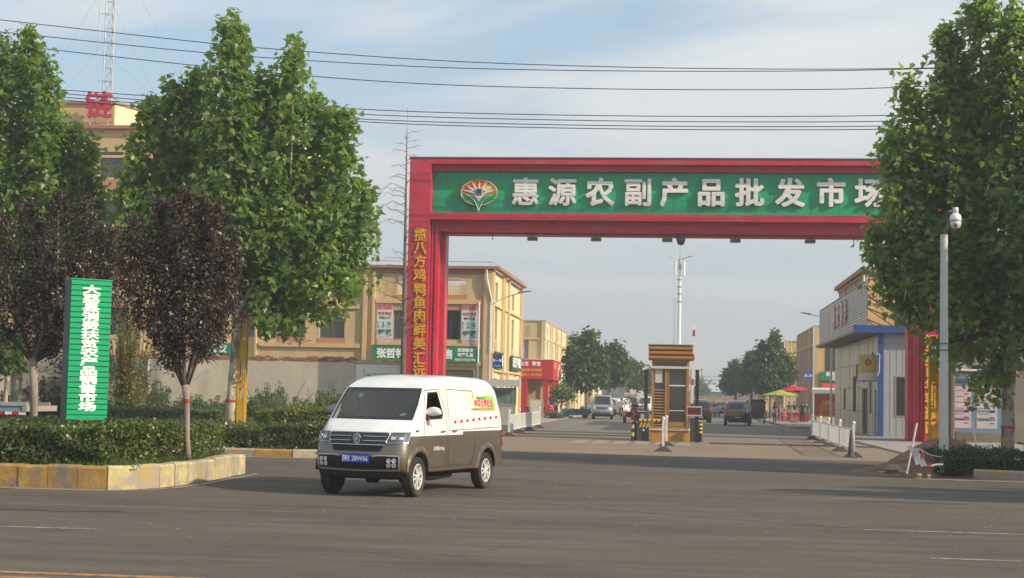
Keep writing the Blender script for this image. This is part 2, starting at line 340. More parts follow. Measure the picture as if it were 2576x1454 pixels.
# ---------------------------------------------------------------- far country beyond the street
haze_g = M('far_foliage', (.075, .095, .05), .9, v=.3, s=.3)
def leafball(b, c, rx, ry, rz, n, size, rnd, mi=0):
    for _ in range(n):
        th = rnd.uniform(0, 6.283); cp = rnd.uniform(-1, 1); sp = math.sqrt(1-cp*cp); q = rnd.uniform(.72, 1.04)
        p = Vector((c[0]+rx*sp*math.cos(th)*q, c[1]+ry*sp*math.sin(th)*q, c[2]+rz*cp*q)); s_ = size*rnd.uniform(.6, 1.3)
        a = Vector((rnd.gauss(0, 1), rnd.gauss(0, 1), rnd.gauss(0, 1))).normalized(); d = a.orthogonal().normalized(); e = a.cross(d)
        b.add([p-d*s_, p+e*s_*.6, p+d*s_, p-e*s_*.6], [(0, 1, 2, 3)], mi)
b = MB(); rnd = random.Random(5)
for k in range(150):
    x = rnd.uniform(-330, 330); y = rnd.uniform(520, 660); h = rnd.uniform(5, 11); leafball(b, (x, y, h*.45), h*.8, h*.8, h*.6, 240, 1.1, rnd)
tag(b.build('distant_wood', haze_g, stuff=True), 'long low line of dull green trees on the horizon behind the market', 'wood')
fw = thing('boundary_wall', 'low ochre wall closing the far end of the market street', 'wall', (0, 300, 0))
MB().box(-9, 16, 0, .4, 0, 2.1).build('wall_face', M('ochre_wall', (.42, .24, .10), .9, v=.2, s=.5), fw); MB().box(-9, 16, -.05, .45, 2.1, 2.35).build('coping', M('coping_grey', (.3, .28, .25)), fw)
fs = thing('warehouse', 'long low grey shed with a pale roof beyond the far end of the street', 'shed', (9, 470, 0))
MB().box(-14, 14, 0, 12, 0, 4.2).build('wall_face', M('shed_grey', (.22, .22, .22), .8), fs)
MB().prism([(-15, -1, 4.2), (-15, 13, 4.2), (-15, 6, 6.4)], (30, 0, 0)).build('roof', M('shed_roof', (.5, .5, .5), .6, v=.2), fs)
for k in range(5): MB().box(-12+k*5, -9.4+k*5, -.06, 0, 1.2, 2.8).build('window', M('shed_window', (.6, .62, .63), .4), fs)

# ================================================================ ENTRANCE GATE
YG = 68.6
red = M('gate_red', (.52, .026, .058), .42, v=.14, s=.8, c2=(.46, .075, .095), c2t=(.52, .66), c2s=.7, spec=.45)
green = M('gate_green', (.014, .36, .165), .45, v=.06, s=.4, spec=.4)
silver = M('letter_silver', (.86, .85, .83), .5, v=.08, s=30, b=.3, bs=80)
gold = M('letter_gold', (.75, .42, .02), .38, v=.1, s=4)
gate = thing('entrance_gate', 'huge red portal gate with a green name board across the market entrance', 'gate', (-1, YG, 0))
GX = lambda x: x+1
GL0, GL1, GR1, GR0, GT = -12.45, -11.48, 10.33, 11.2, 12.33
def gbox(x0, x1, y0, y1, z0, z1, b): b.box(GX(x0), GX(x1), y0, y1, z0, z1)
# left pillar: front fascia, recessed ribs, jamb
for side in (-1, 1):
    fx = (lambda v: v) if side < 0 else (lambda v: -1.15-v)
    b = MB()
    def pb(x0, x1, y0, y1, z0, z1):
        a, c = sorted((fx(x0), fx(x1))); gbox(a, c, y0, y1, z0, z1, b)
    pb(GL0, GL1, 0, 2.2, 0, GT)
    p = b.build('pillar', red, gate)
    def sub(x0, x1, y0, y1, z0, z1, name='cladding_strip'):
        q = MB(); a, c = sorted((fx(x0), fx(x1))); q.box(GX(a), GX(c), y0, y1, z0, z1); return q.build(name, red, p)
    sub(GL1, -11.12, .5, 2.1, 0, 9.5)
    for k in range(2): sub(-11.44+k*.17, -11.35+k*.17, .38, .5, 0, 9.5, 'rib')
    sub(-11.12, -10.9, 1.1, 2.0, 0, 9.03, 'jamb')
    sub(GL0-.03, GL1+.03, -.03, 2.23, 0, .35, 'plinth')
    # seams of the metal sheets
    for z in (2.4, 4.8, 7.2, 9.6): 
        q = MB(); a, c = sorted((fx(GL0), fx(GL1))); q.box(GX(a)-.004, GX(c)+.004, -.004, 2.204, z, z+.012); q.build('seam', M('seam_red', (.2, .02, .03)), p)
b = MB(); XR = GR1-.001+.001
b.box(GX(GL1), GX(10.33), .0, 2.2, 12.06, GT)                 # top lip
b.box(GX(GL1), GX(10.33), .0, 2.2, 9.54, 9.84)                # lower lip
b.box(GX(GL1), GX(10.33), .55, 2.2, 9.06, 9.54)               # inner step
b.box(GX(-10.9), GX(9.75), 1.1, 2.0, 8.98, 9.06)
b.box(GX(GL1), GX(10.33), .40, 2.2, 11.79, 12.06)             # stepped moulding under the lip
bm_ = b.build('crossbeam', red, gate)
MB().box(GX(GL0)-.05, GX(11.3)+.05, -.05, 2.25, GT, GT+.035).build('cap_flashing', M('grey_flashing', (.22, .20, .19), .5, m=.5), gate)
q = MB().box(GX(GL1), GX(10.33), .65, 2.2, 9.84, 11.79); q.build('name_board_backing', green, gate)
W_ = 21.81/36
for k in range(36): MB().box(GX(GL1)+k*W_+.006, GX(GL1)+(k+1)*W_-.006, .615+.008*(k % 2), .65, 9.84, 11.79).build('panel', green, gate)
for px_, ch in zip((1322, 1415, 1509, 1605, 1697, 1789, 1886, 1988, 2091, 2187), '惠源农副产品批发市场'):
    c_ = PY(px_, 483.5+(px_-1322)*.003, YG+.5)
    text('character', ch, 1.30, silver, gate, (GX(c_.x), .53, c_.z), X3, NY, bold=(.027 if ch in '惠源副' else .035), ext=.04, wx=1.0, n=10)
# emblem: oval badge of sun rays over green leaves
em = Vector((GX(PY(1206, 483, YG+.5).x), .44, PY(1206, 485, YG+.5).z)); ex, ez = .83, .57
orange_m = M('badge_orange', (.62, .13, .02), .4, v=.15, s=3, c2=(.75, .5, .06), c2t=(.5, .6), c2s=1.6); leafg = M('badge_green', (.02, .33, .12), .4); whitem = M('badge_white', (.8, .78, .72), .4)
ringm = M('badge_rim', (.75, .65, .42), .35)
eb = MB()
pts = [em+Vector((ex*math.cos(a), 0, ez*math.sin(a))) for a in [6.28318*i/40 for i in range(40)]]
up = [em+Vector((ex*math.cos(3.14159*i/24), 0, ez*math.sin(3.14159*i/24)*1.0)) for i in range(25)]
e_ = eb.prism(up+[em+Vector((-ex, 0, -.02)), em+Vector((0, 0, -.40)), em+Vector((ex, 0, -.02))], (0, .12, 0)).build('emblem', orange_m, gate)
for s_ in (-1, 1):
    q = MB(); lf = [(s_*ex*.99, .0), (s_*ex*.93, -.22), (s_*ex*.74, -.40), (s_*ex*.45, -.53), (s_*ex*.22, -.50), (s_*ex*.36, -.28), (s_*ex*.62, -.10), (s_*ex*.45, -.06), (s_*ex*.2, -.2)]
    lf = [(s_*ex, .0), (s_*ex*.95, -.20), (s_*ex*.78, -.38), (s_*ex*.5, -.5), (s_*ex*.27, -.49), (s_*ex*.38, -.28), (s_*ex*.58, -.13), (s_*ex*.80, -.05)]
    q.prism([em+Vector((x, -.035, z)) for x, z in lf][::s_], (0, .05, 0)); q.build('emblem_leaf', leafg, e_)
    q = MB(); st = [(0, -.84), (s_*.10, -.55), (s_*.30, -.25), (s_*.56, -.12), (s_*.40, -.08), (s_*.18, -.20), (0, -.42)]
    q.prism([em+Vector((x, -.05, z)) for x, z in st][::s_], (0, .05, 0)); q.build('emblem_stem', leafg, e_)
    q = MB(); q.tube([em+Vector((s_*x, -.06, z)) for x, z in [(.0, -.84), (.10, -.56), (.22, -.36), (.4, -.18), (.6, -.10)]], .014, 5); q.build('emblem_trim', whitem, e_)
for k in range(7):
    a = R_(12+26*k); q = MB(); tip = em+Vector((ex*.94*math.cos(a), -.03, ez*.94*math.sin(a))); n_ = Vector((-math.sin(a), 0, math.cos(a)))*.075
    c0 = em+Vector((.18*math.cos(a), -.03, -.02+.12*math.sin(a))); q.prism([c0-n_, tip, c0+n_], (0, .02, 0)); q.build('emblem_ray', whitem, e_)
q = MB(); q.tube([p+Vector((0, -.03, 0)) for p in pts[:]]+[pts[0]+Vector((0, -.03, 0))], .016, 5); q.build('emblem_rim', ringm, e_)
q = MB(); q.prism([em+Vector((x, -.055, z)) for x, z in ((-.2, -.14), (0, -.40), (.2, -.14), (.16, .12), (-.16, .12))], (0, .03, 0)); q.build('emblem_heart', whitem, e_)
text('emblem_character', '惠', .34, M('ink_blue', (.03, .04, .15), .5), e_, em+Vector((0, -.07, .02)), X3, NY, bold=.012, ext=.02)
# couplet down the left pillar
ys = [604-14, 620, 656, 690, 726, 760, 797, 833, 866, 904, 940]
for ch, y_ in zip('揽八方鸡鸭鱼肉鲜美汇远', [591, 623, 657, 692, 728, 761, 795, 829, 864, 905-3, 938-4]):
    c_ = PY(1057-(y_-590)*.008, y_, YG-.03); text('character', ch, .60, gold, gate, (GX(c_.x), -.03, c_.z), X3, NY, bold=.024, ext=.03, wx=.96, n=8)
for ch, y_ in zip('福源百年客聚四', [600+36*k+260 for k in range(7)]):
    c_ = PY(2343, y_, YG-.03); text('character', ch, .60, gold, gate, (GX(c_.x), -.03, c_.z), X3, NY, bold=.04, ext=.05, wx=.96)
# lamps and camera under the beam
fl = M('lamp_grey', (.16, .16, .17), .5)
def flood(x, y, lab):
    p = PY(x, y, YG+1.4); t = thing('floodlight', lab, 'lamp', (p.x, YG+1.4, 8.98), 0, 'small floodlights under the gate beam')
    MB().box(-.02, .02, -.02, .02, -.08, 0).build('bracket', fl, t); MB().bbox(-.23, .23, -.16, .16, -.22, -.08, .015).build('lamp_housing', fl, t)
    MB().box(-.20, .20, -.13, .13, -.232, -.22).build('lens', M('lens_pale', (.5, .5, .48), .3), t)
for x, lab in zip((1340, 1500, 1679, 1850, 2038), ('leftmost', 'second from the left', 'third, beside the round camera', 'second from the right', 'rightmost')):
    flood(x, 590, 'small grey floodlight under the beam, '+lab)
p = PY(1713, 590, YG+1.4); t = thing('dome_camera', 'round grey dome camera hanging from the middle of the gate beam', 'camera', (p.x, YG+1.2, 8.98))
MB().lathe([(.21, 0), (.21, -.16), (.19, -.2)], n=16).build('camera_body', fl, t); MB().lathe([(.18, -.2), (.17, -.28), (.12, -.36), (.02, -.40)], n=16).build('dome', M('dome_dark', (.08, .08, .09), .15), t, smooth=True)
for x, ln, lab in ((1239, .25, 'left'), (2147, .42, 'right')):
    p = PY(x, 590, YG+1.1); tag(MB().tube([(p.x, YG+1.1, 8.98), (p.x+.02, YG+1.1, 8.98-ln*.6), (p.x, YG+1.1, 8.98-ln)], .018, 5).build('loose_cable', M('cable_black', (.02, .02, .02))), 'short black cable end dangling near the %s end of the gate beam' % lab, 'cable')

# pale dust gathered at the foot of the kerbs
dustm = M('gutter_dust', (.30, .235, .175), .95, v=.2, s=3, c2=(.17, .145, .12), c2t=(.48, .62), c2s=2.5)
stripe('gutter_dust', -30, 24.36, -9.3, 24.40, .34, dustm, .006)
pts_ = [(-9.3, 24.34), (-8.85, 24.72), (-8.62, 25.4), (-8.50, 26.6), (-8.56, 30.6)]
b = MB()
for (xa, ya), (xb, yb) in zip(pts_, pts_[1:]): d_ = Vector((xb-xa, yb-ya, 0)).normalized(); q_ = Vector((d_.y, -d_.x, 0)); b.poly([(xa, ya, .006), (xa+q_.x*.16, ya+q_.y*.16, .006), (xb+q_.x*.10, yb+q_.y*.10, .006), (xb, yb, .006)])
struct(b.build('gutter_dust', dustm))
stripe('gutter_dust', 5.2, 35.9, 14, 35.35, .7, dustm, .006); stripe('gutter_dust', -24, 37.95, -9.2, 38.25, .35, dustm, .006)

# tyre marks of turning lorries, patches and litter
tm_ = M('tyre_mark', (.096, .080, .066), .9, v=.12, s=2, c2=(.107, .089, .073), c2t=(.40, .55), c2s=1.6); tp2 = M('asphalt_repair', (.078, .066, .056), .92, v=.15, s=6, b=.6, bs=50)
for cx_, cy_, r_, a0, a1, wd in ( (-14, 37.5, 9.5, 275, 352, .20), (-14, 37.5, 11.2, 278, 350, .18), (9, 36, 16, 205, 262, .25)):
    b = MB(); n = 26
    for k in range(n):
        A, B = R_(a0+(a1-a0)*k/n), R_(a0+(a1-a0)*(k+1)/n); w0 = wd*(.4+.6*math.sin(3.1416*(k+.01)/n)); w1 = wd*(.4+.6*math.sin(3.1416*(k+1.01)/n))
        P = lambda a, r: (cx_+r*math.cos(a), cy_+r*math.sin(a), .003); b.poly([P(A, r_-w0/2), P(A, r_+w0/2), P(B, r_+w1/2), P(B, r_-w1/2)])
    struct(b.build('tyre_mark', tm_))
for cx_, cy_, rx, ry, sd in ((-3.3, 26.0, .55, .5, 1), (3.8, 27.2, .9, .35, 2), (-8.5, 20.5, 1.1, .4, 3), (2.2, 38.0, .9, .5, 4)):
    rnd = random.Random(sd); struct(MB().poly([(cx_+rx*rnd.uniform(.7, 1.15)*math.cos(6.283*k/14), cy_+ry*rnd.uniform(.7, 1.15)*math.sin(6.283*k/14), .0045) for k in range(14)]).build('road_patch', tp2))
b = MB(); rnd = random.Random(33)
for k in range(60):
    x = rnd.uniform(-7, 9); y = rnd.uniform(18, 44) if k % 3 else rnd.uniform(24.2, 24.6); x = rnd.uniform(-11, -9) if not k % 3 else x; s_ = rnd.uniform(.012, .035); a = rnd.uniform(0, 3.1)
    c_, d_ = s_*math.cos(a), s_*math.sin(a); b.poly([(x-c_, y-d_, .008), (x+d_*.6, y-c_*.6, .014), (x+c_, y+d_, .010), (x-d_*.6, y+c_*.6, .016)])
tag(b.build('litter', M('dry_litter', (.38, .33, .26), .9, v=.3, s=.9), stuff=True), 'scattered pale scraps and dry leaves over the road', 'litter')
# ================================================================ BUILDINGS
cream_w = M('render_cream', (.60, .42, .22), .85, v=.09, s=.5, c2=(.47, .32, .17), c2t=(.5, .72), c2s=.6, stretch=(1.6, 1, .35))
brown_w = M('render_orange_brown', (.48, .235, .12), .85, v=.08, s=.8)
pier_w = M('render_pier', (.62, .44, .24), .85, v=.08, s=1.2)
pale_w = M('render_sunlit_yellow', (.68, .60, .36), .85, v=.06, s=.6)  # paler copy of the cream render, sunlight on these walls put into colour
sidebr = M('render_pinkish', (.46, .33, .24), .85, v=.08)
corn = M('cornice_red_brown', (.36, .16, .10), .8, v=.1)
glass = M('window_glass', (.035, .045, .055), .08, v=.15, s=1.2, spec=.8)
framem = M('window_frame', (.16, .13, .12), .5); white_pl = M('white_plastic', (.75, .74, .70), .5, v=.05)
dark_in = M('interior_dark', (.02, .018, .016), .9)
steel_g = M('steel_grey', (.34, .34, .34), .45, m=.4)
shutter = M('roller_shutter', (.30, .27, .23), .6, v=.1, s=2)

def win(t, O, U, Nn, a, b_, c, d, nx=2, nz=2, glassm=None, fm=None, dep=.14, fr=.05, lab=None):
    """window set back in its opening: frame part with a pane sub-part"""
    O = Vector(O); U = Vector(U); Nn = Vector(Nn); fm = fm or framem
    P = lambda u, z, e: O+U*u+Z3*z-Nn*e
    mb = MB()
    def bar(u0_, u1_, z0_, z1_): mb.prism([P(u0_, z0_, dep), P(u1_, z0_, dep), P(u1_, z1_, dep), P(u0_, z1_, dep)], -Nn*.05)
    bar(a, b_, c, c+fr); bar(a, b_, d-fr, d); bar(a, a+fr, c+fr, d-fr); bar(b_-fr, b_, c+fr, d-fr)
    for i in range(1, nx): u = a+(b_-a)*i/nx; bar(u-fr*.4, u+fr*.4, c+fr, d-fr)
    for i in range(1, nz): z = c+(d-c)*(.62 if nz == 2 else i/nz); bar(a+fr, b_-fr, z-fr*.35, z+fr*.35)
    f = mb.build('window', fm, t, label=lab)
    MB().poly([P(a+fr*.5, c+fr*.5, dep+.035), P(b_-fr*.5, c+fr*.5, dep+.035), P(b_-fr*.5, d-fr*.5, dep+.035), P(a+fr*.5, d-fr*.5, dep+.035)]).build('pane', glassm or glass, f)
    return f

# ---- the long corner building behind the wall (left of the market street)
YB = 91.0
c0 = PY(1240, 675, YB); XB = c0.x; ZT = 9.15; XW = -36.0
def fpx(x, y): p = PY(x, y, YB); return p.x-XB, p.z
t = thing('corner_building', 'long cream three level shop building with brown bands at the corner behind the wall', 'building', (XB, YB, 0))
H1 = []
def rectf(x0, y0, x1, y1): a = fpx(x0, y1); c = fpx(x1, y0); return (a[0], c[0], a[1], c[1])
terr = [rectf(998, 706, 1028, 741), rectf(1114, 706, 1172, 741)]
wins = [rectf(988, 781, 1028, 853), rectf(1108, 781, 1159, 854), rectf(803, 780, 868, 850), rectf(707, 780, 769, 849)]
for k in range(5): u = wins[3][0]-2.75-2.6*k-(.5 if k > 1 else 0); wins.append((u, u+1.5, wins[3][2], wins[3][3]))
shut = [rectf(1105, 931, 1190, 1010), rectf(950, 931, 1050, 1010)]
mb = MB(); mb.holewall((0, 0, 0), X3, NY, XW-XB, 0, 0, ZT, terr+wins+shut, .28)
mb.build('front_wall', cream_w, t)
zr = 7.0
SL = 15.8
sw = [(1.5, 2.7, 5.0, 6.9), (1.5, 2.7, 7.35, 8.5), (6.3, 6.9, 4.9, 6.8), (6.3, 6.9, 7.4, 8.5), (10.6, 11.9, 4.7, 6.7), (10.6, 11.9, 7.3, 8.4), (1.3, 3.2, 1.2, 2.7), (10.3, 12.0, .2, 2.5), (6.2, 6.9, .9, 2.5)]
mb = MB().holewall((0, 0, 0), Y3, X3, 0, SL, 0, ZT, sw, .2); mb.build('street_wall', pale_w, t)
MB().box(XW-XB, -.02, 9, 9.2, 0, ZT-.3).box(XW-XB-.1, XW-XB, 0, SL, 0, ZT).box(XW-XB, -.25, .3, SL-.2, zr-.3, zr).box(XW-XB, 0, SL-.2, SL, 0, ZT).build('back_wall', cream_w, t)
MB().box(XW-XB, -.3, .45, .6, 0, zr-.31).box(-.6, -.45, .45, SL-.3, 0, zr-.31).build('interior', dark_in, t)
MB().box(XW-XB, .35, -.32, .1, ZT, ZT+.16).box(.1, .42, .1, SL+.2, ZT, ZT+.16).build('cornice', corn, t)
MB().box(XW-XB, -.02, -.10, -.02, ZT-.28, ZT-.002).build('frieze', corn, t)
MB().tube([(XW-XB, -.1, ZT+.42), (0, -.1, ZT+.42), (.2, SL, ZT+.42)], .02, 5).build('roof_rail', steel_g, t)
for k in range(18): MB().cyl((-.2-1.35*k, -.1, ZT+.16), (-.2-1.35*k, -.1, ZT+.42), .015, n=5).build('rail_post', steel_g, t)
for i, h in enumerate(wins): win(t, (0, 0, 0), X3, NY, *h, nx=2, nz=2 if i > 1 else 1)
for h in terr:
    for k in range(9): u = h[0]+(h[1]-h[0])*(k+.5)/9; MB().box(u-.012, u+.012, .10, .124, h[2], h[3]).build('terrace_bar', white_pl, t)
    for z in (.45, .8): z = h[2]+(h[3]-h[2])*z; MB().box(h[0], h[1], .09, .134, z-.012, z+.012).build('terrace_rail', white_pl, t)
for h in shut:
    s_ = MB()
    for k in range(16): z = h[2]+(h[3]-h[2])*k/16; s_.box(h[0], h[1], .2, .22+.015*(k % 2), z, z+(h[3]-h[2])/16-.012)
    s_.build('roller_shutter', shutter, t)
for i, h in enumerate(sw): win(t, (0, 0, 0), Y3, X3, *h, nx=1 if h[1]-h[0] < .8 else 2, nz=2)
# piers and bands, front
def fbox(name, x0, y0, x1, y1, d, mt, d0=-.0):
    a = rectf(x0, y0, x1, y1); return MB().box(a[0], a[1], -d, -.003+d0, a[2], a[3]).build(name, mt, t)
for (x0, x1) in ((1212, 1241), (930, 946), (907, 927), (636, 652), (1096, 1108)):
    if x1 != 1108: fbox('pier', x0, 682, x1, 1040, .16, pier_w)
fbox('string_course', 946, 755, 1211, 762, .12, pier_w); fbox('string_course', 652, 766, 906, 773, .10, pier_w); fbox('string_course', 652, 865, 906, 871, .14, pier_w)
fbox('string_course', 948, 865, 1211, 871, .10, pier_w); fbox('string_course', 946, 910, 1211, 916, .12, pier_w)
fbox('spandrel', 700, 849, 770, 864, .04, brown_w); fbox('spandrel', 800, 851, 870, 864, .04, brown_w)
fbox('spandrel', 993, 742, 1033, 754, .04, brown_w); fbox('spandrel', 1110, 742, 1176, 754, .04, brown_w)
fbox('spandrel', 1001, 688, 1030, 705, .04, sidebr); fbox('spandrel', 1113, 688, 1160, 705, .04, sidebr)
fbox('panel', 958, 763, 987, 864, .03, brown_w); fbox('panel', 1029, 763, 1096, 864, .03, brown_w)
fbox('panel', 1160, 763, 1210, 864, .03, brown_w); fbox('spandrel', 1108, 763, 1159, 780, .03, brown_w)
fbox('panel', 700, 774, 706, 848, .04, brown_w)
for k in range(12): u = wins[4][0]-.4-2.6*k; MB().box(u-.35, u-.1, -.10, -.003, 3, ZT-.3).build('pier', pier_w, t)
for x in (1207, 627):
    a = fpx(x, 760 if x > 1000 else 690); MB().cyl((a[0], -.22, .2), (a[0], -.22, a[1]), .055, n=8).build('downpipe', white_pl, t)
MB().tube([(-.35, -.25, ZT+.1), (-.3, -.25, ZT-.6), (.0, -.2, ZT-1.9), (.0, -.2, 4.2)], .05, 6).build('downpipe', white_pl, t)
# street side relief
for y in (4.6, 5.4, 7.9, 15.5): MB().box(.003, .16, y, y+.32, 0, ZT-.02).build('pier', pier_w, t)
for y in (.0,): MB().box(.003, .10, -.0, .5, 0, ZT-.02).build('pier', pier_w, t)
for z in (7.0, 3.1): MB().box(.003, .12, .52, SL-.35, z, z+.16).build('string_course', pier_w, t)
for a, b_ in ((1.4, 2.8), (10.5, 12.0)):
    MB().box(.003, .03, a, b_, 6.95 if a > 5 else 6.93, 6.99).build('spandrel', sidebr, t); MB().box(.003, .03, a, b_, 4.2, 4.95 if a < 5 else 4.65).build('spandrel', sidebr, t)
for k, y in enumerate((2.0, 11.2)): MB().tube([(.15, y, 2.95), (.5, y, 3.05), (.62, y, 2.9)], .03, 5).build('wall_lamp', framem, t)

# signs and banners hung on it
pink = M('banner_pink', (.62, .19, .20), .55, v=.08); photo_a = M('banner_photo_grey', (.48, .55, .58), .5, v=.35, s=2.2, c2=(.10, .12, .13), c2t=(.5, .55), c2s=3.3); photo_w = M('banner_pale', (.62, .66, .66), .5, v=.1, s=2)
redt = M('print_red', (.60, .04, .05), .5); blackt = M('print_black', (.03, .03, .03), .5); whitet = M('print_white', (.85, .85, .82), .5); yellowt = M('print_yellow', (.80, .50, .03), .5)
def banner(x0, y0, x1, y1, sub, label):
    a = fpx(x0, y1); c = fpx(x1, y0); wd = c[0]-a[0]; hh = c[1]-a[1]; t2 = thing('banner', label, 'banner', (XB+a[0], YB-.05, a[1]), 0)
    MB().box(0, wd, -.03, .02, 0, hh).build('banner_cloth', photo_w, t2)
    MB().box(.0, wd, -.034, -.03, hh*.84, hh).build('print_band', pink, t2); MB().box(0, wd, -.034, -.03, 0, hh*.13).build('print_band', pink, t2)
    MB().box(.04, wd-.04, -.036, -.03, hh*.40, hh*.56).build('print_photo', photo_a, t2); MB().box(.04, wd-.04, -.036, -.03, hh*.16, hh*.36).build('print_photo', photo_a, t2)
    text('lettering', '张哲馍店', .215, redt, t2, (wd/2, -.036, hh*.745), X3, NY, .03, .001, wx=.98, n=4)
    text('lettering', sub, .17, blackt, t2, (wd/2, -.036, hh*.64), X3, NY, .03, .001, n=4)
    text('lettering', '东一街', .17, redt, t2, (wd*.66, -.038, hh*.95), X3, NY, .02, .001, n=4); text('lettering', '22号', .17, redt, t2, (wd*.66, -.038, hh*.885), X3, NY, .02, .001, n=4)
    MB().lathe([(.14, 0), (.14, .012)], c=(wd*.22, -.046, hh*.93), n=14, ax='y').build('round_logo', M('logo_grey', (.25, .22, .2)), t2)
    for z, sx in ((.085, '15592278812'), (.035, '13485053373')): text('lettering', sx, .155, whitet, t2, (wd/2, -.038, hh*z), X3, NY, .03, .001, wx=1.0, n=4)
banner(947, 763, 989, 865, '传统工艺', 'pink and grey shop banner reading 传统工艺 left of the bare tree')
banner(1160, 764, 1203, 870, '特产礼盒', 'pink and grey shop banner reading 特产礼盒 beside the corner downpipe')
a = fpx(939, 908); c = fpx(1204, 873); t2 = thing('shop_sign', 'long green shop sign board with white characters 零售 right of the red pillar', 'sign', (XB+a[0], YB-.12, a[1]))
sgw = c[0]-a[0]; sgh = c[1]-a[1]; sg_green = M('sign_green', (.02, .22, .11), .45, v=.08)
MB().box(0, sgw, -.12, .1, 0, sgh).build('board', sg_green, t2); MB().box(-.02, sgw+.02, -.14, .1, sgh, sgh+.03).build('frame', framem, t2)
def onsign(ch, px_, sz, bold=.04): u = fpx(px_, 890)[0]-a[0]; text('character', ch, sz, whitet, t2, (u, -.12, sgh*.5), X3, NY, bold, .03, n=8)
for ch, px_ in zip('张哲特产批零售', (961, 985, 1010, 1040, 1065, 1113-9, 1129)):
    onsign(ch, px_, .60)
u = fpx(1172, 890)[0]-a[0]
text('lettering', '烟酒副食', .24, whitet, t2, (u, -.12, sgh*.78), X3, NY, .03, .01, n=4); text('lettering', '特产礼盒', .24, whitet, t2, (u, -.12, sgh*.48), X3, NY, .03, .01, n=4)
text('lettering', '电话:13572317706', .17, whitet, t2, (u, -.12, sgh*.18), X3, NY, .03, .01, wx=.95, n=4)
t2 = thing('shop_sign', 'small dark green shop sign with white characters on the sunlit street wall', 'sign', (XB+.1, YB+9.4, 3.35))
MB().box(.0, .14, 0, 5.6, 0, .95).build('board', M('sign_dark_green', (.03, .09, .06), .5), t2); text('lettering', '刘记饺子早餐店', .72, whitet, t2, (.14, 2.7, .52), Y3, X3, .03, .02, wx=1., n=4)
t2 = thing('shop_sign', 'green and white shop sign above the first street side door', 'sign', (XB+.1, YB+.6, 3.3))
MB().box(0, .14, 0, 3.7, 0, 1.0).build('board', sg_green, t2); MB().box(.14, .15, 2.9, 3.5, .15, .85).build('white_patch', whitet, t2)
t2 = thing('street_sign', 'blue street name sign reading 东一街 on the corner of the cream building', 'sign', (XB+.18, YB-.6, 3.3))
MB().box(0, 1.0*.57, -.03, .03, 0, .85).build('board', M('sign_blue', (.02, .08, .33), .4), t2); MB().box(0, .57, -.035, -.03, .60, .85).build('top_panel', M('sign_blue_dark', (.05, .05, .22), .4), t2)
text('lettering', '东一街', .19, whitet, t2, (.28, -.032, .43), X3, NY, .03, .002, n=4); text('lettering', '22', .2, redt, t2, (.2, -.037, .74), X3, NY, .03, .002, n=4); MB().box(.1, .47, -.034, -.03, .1, .13).build('underline', whitet, t2)

a = fpx(505, 890); c = fpx(612, 864); t2 = thing('shop_sign', 'green shop sign reading 批发 glimpsed behind the plane tree trunk', 'sign', (XB+a[0], YB-.12, a[1]))
MB().box(0, c[0]-a[0], -.12, .1, 0, c[1]-a[1]).build('board', sg_green, t2)
for k, ch in enumerate('批发'): text('character', ch, .52, whitet, t2, ((c[0]-a[0])*(.30+.24*k), -.12, (c[1]-a[1])/2), X3, NY, .04, .02, n=6)
# ---- generic two level blocks further up the street
def block(label, Xc, sg, Y0, Y1, wid, zt, wallm, sidem, fwins, swins, piers, strings=(5.9,), name='shop_building', grp=None):
    """sg=-1: stands left of the street and faces +X; sg=+1 the other way"""
    t = thing(name, label, 'building', (Xc, Y0, 0), 0, grp); D = Y1-Y0; e = -sg
    x0, x1 = (0, wid) if sg > 0 else (-wid, 0)
    MB().holewall((0, 0, 0), X3, NY, x0, x1, 0, zt, fwins, .22).build('front_wall', wallm, t)
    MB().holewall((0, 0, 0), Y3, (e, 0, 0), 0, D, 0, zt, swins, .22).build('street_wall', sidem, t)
    MB().box(x0, x1, D-.2, D, 0, zt).box((wid-.2 if sg > 0 else -wid), (wid if sg > 0 else -wid+.2), 0, D-.2, 0, zt).build('back_wall', wallm, t)
    q = .5*sg; MB().box(min(x0, x1)+.25, max(x0, x1)-.25, .35, D-.25, zt-.6, zt-.45).build('roof', steel_g, t)
    MB().box(min(x0, x1)+.4, max(x0, x1)-.4, .42, D-.3, 0, zt-.65).build('interior', dark_in, t)
    MB().box(min(x0, x1)-.08, max(x0, x1)+.08, -.08, .3, zt, zt+.14).box((-.08 if sg > 0 else -.25), (.25 if sg > 0 else .08), .3, D+.08, zt, zt+.14).build('cornice', M('cornice_stone', (.42, .33, .25), .8), t)
    for h in fwins: win(t, (0, 0, 0), X3, NY, *h)
    for h in swins: win(t, (0, 0, 0), Y3, (e, 0, 0), *h, nx=1 if h[1]-h[0] < .8 else 2)
    for y, wd in piers: a, b_ = sorted((e*.003, e*.14)); MB().box(a, b_, y, y+wd, 0, zt-.02).build('pier', pier_w, t)
    for z in strings:
        a, b_ = sorted((e*.003, e*.10)); MB().box(a, b_, .02, D-.02, z, z+.15).build('string_course', pier_w, t)
        MB().box(x0+.1, x1-.1, -.10, -.003, z, z+.15).build('string_course', pier_w, t)
    for x in ((0, -2.0, -wid+.3) if sg < 0 else (0.0, wid-.3)):
        a, b_ = sorted((x, x+(-.35 if sg < 0 else .35))); MB().box(a, b_, -.14, -.003, 0, zt-.02).build('pier', pier_w, t)
    MB().cyl((e*.12, -.12, 0), (e*.12, -.12, zt), .06, n=8).build('downpipe', white_pl, t)
    return t
cB2 = PY(1372, 806, 146)
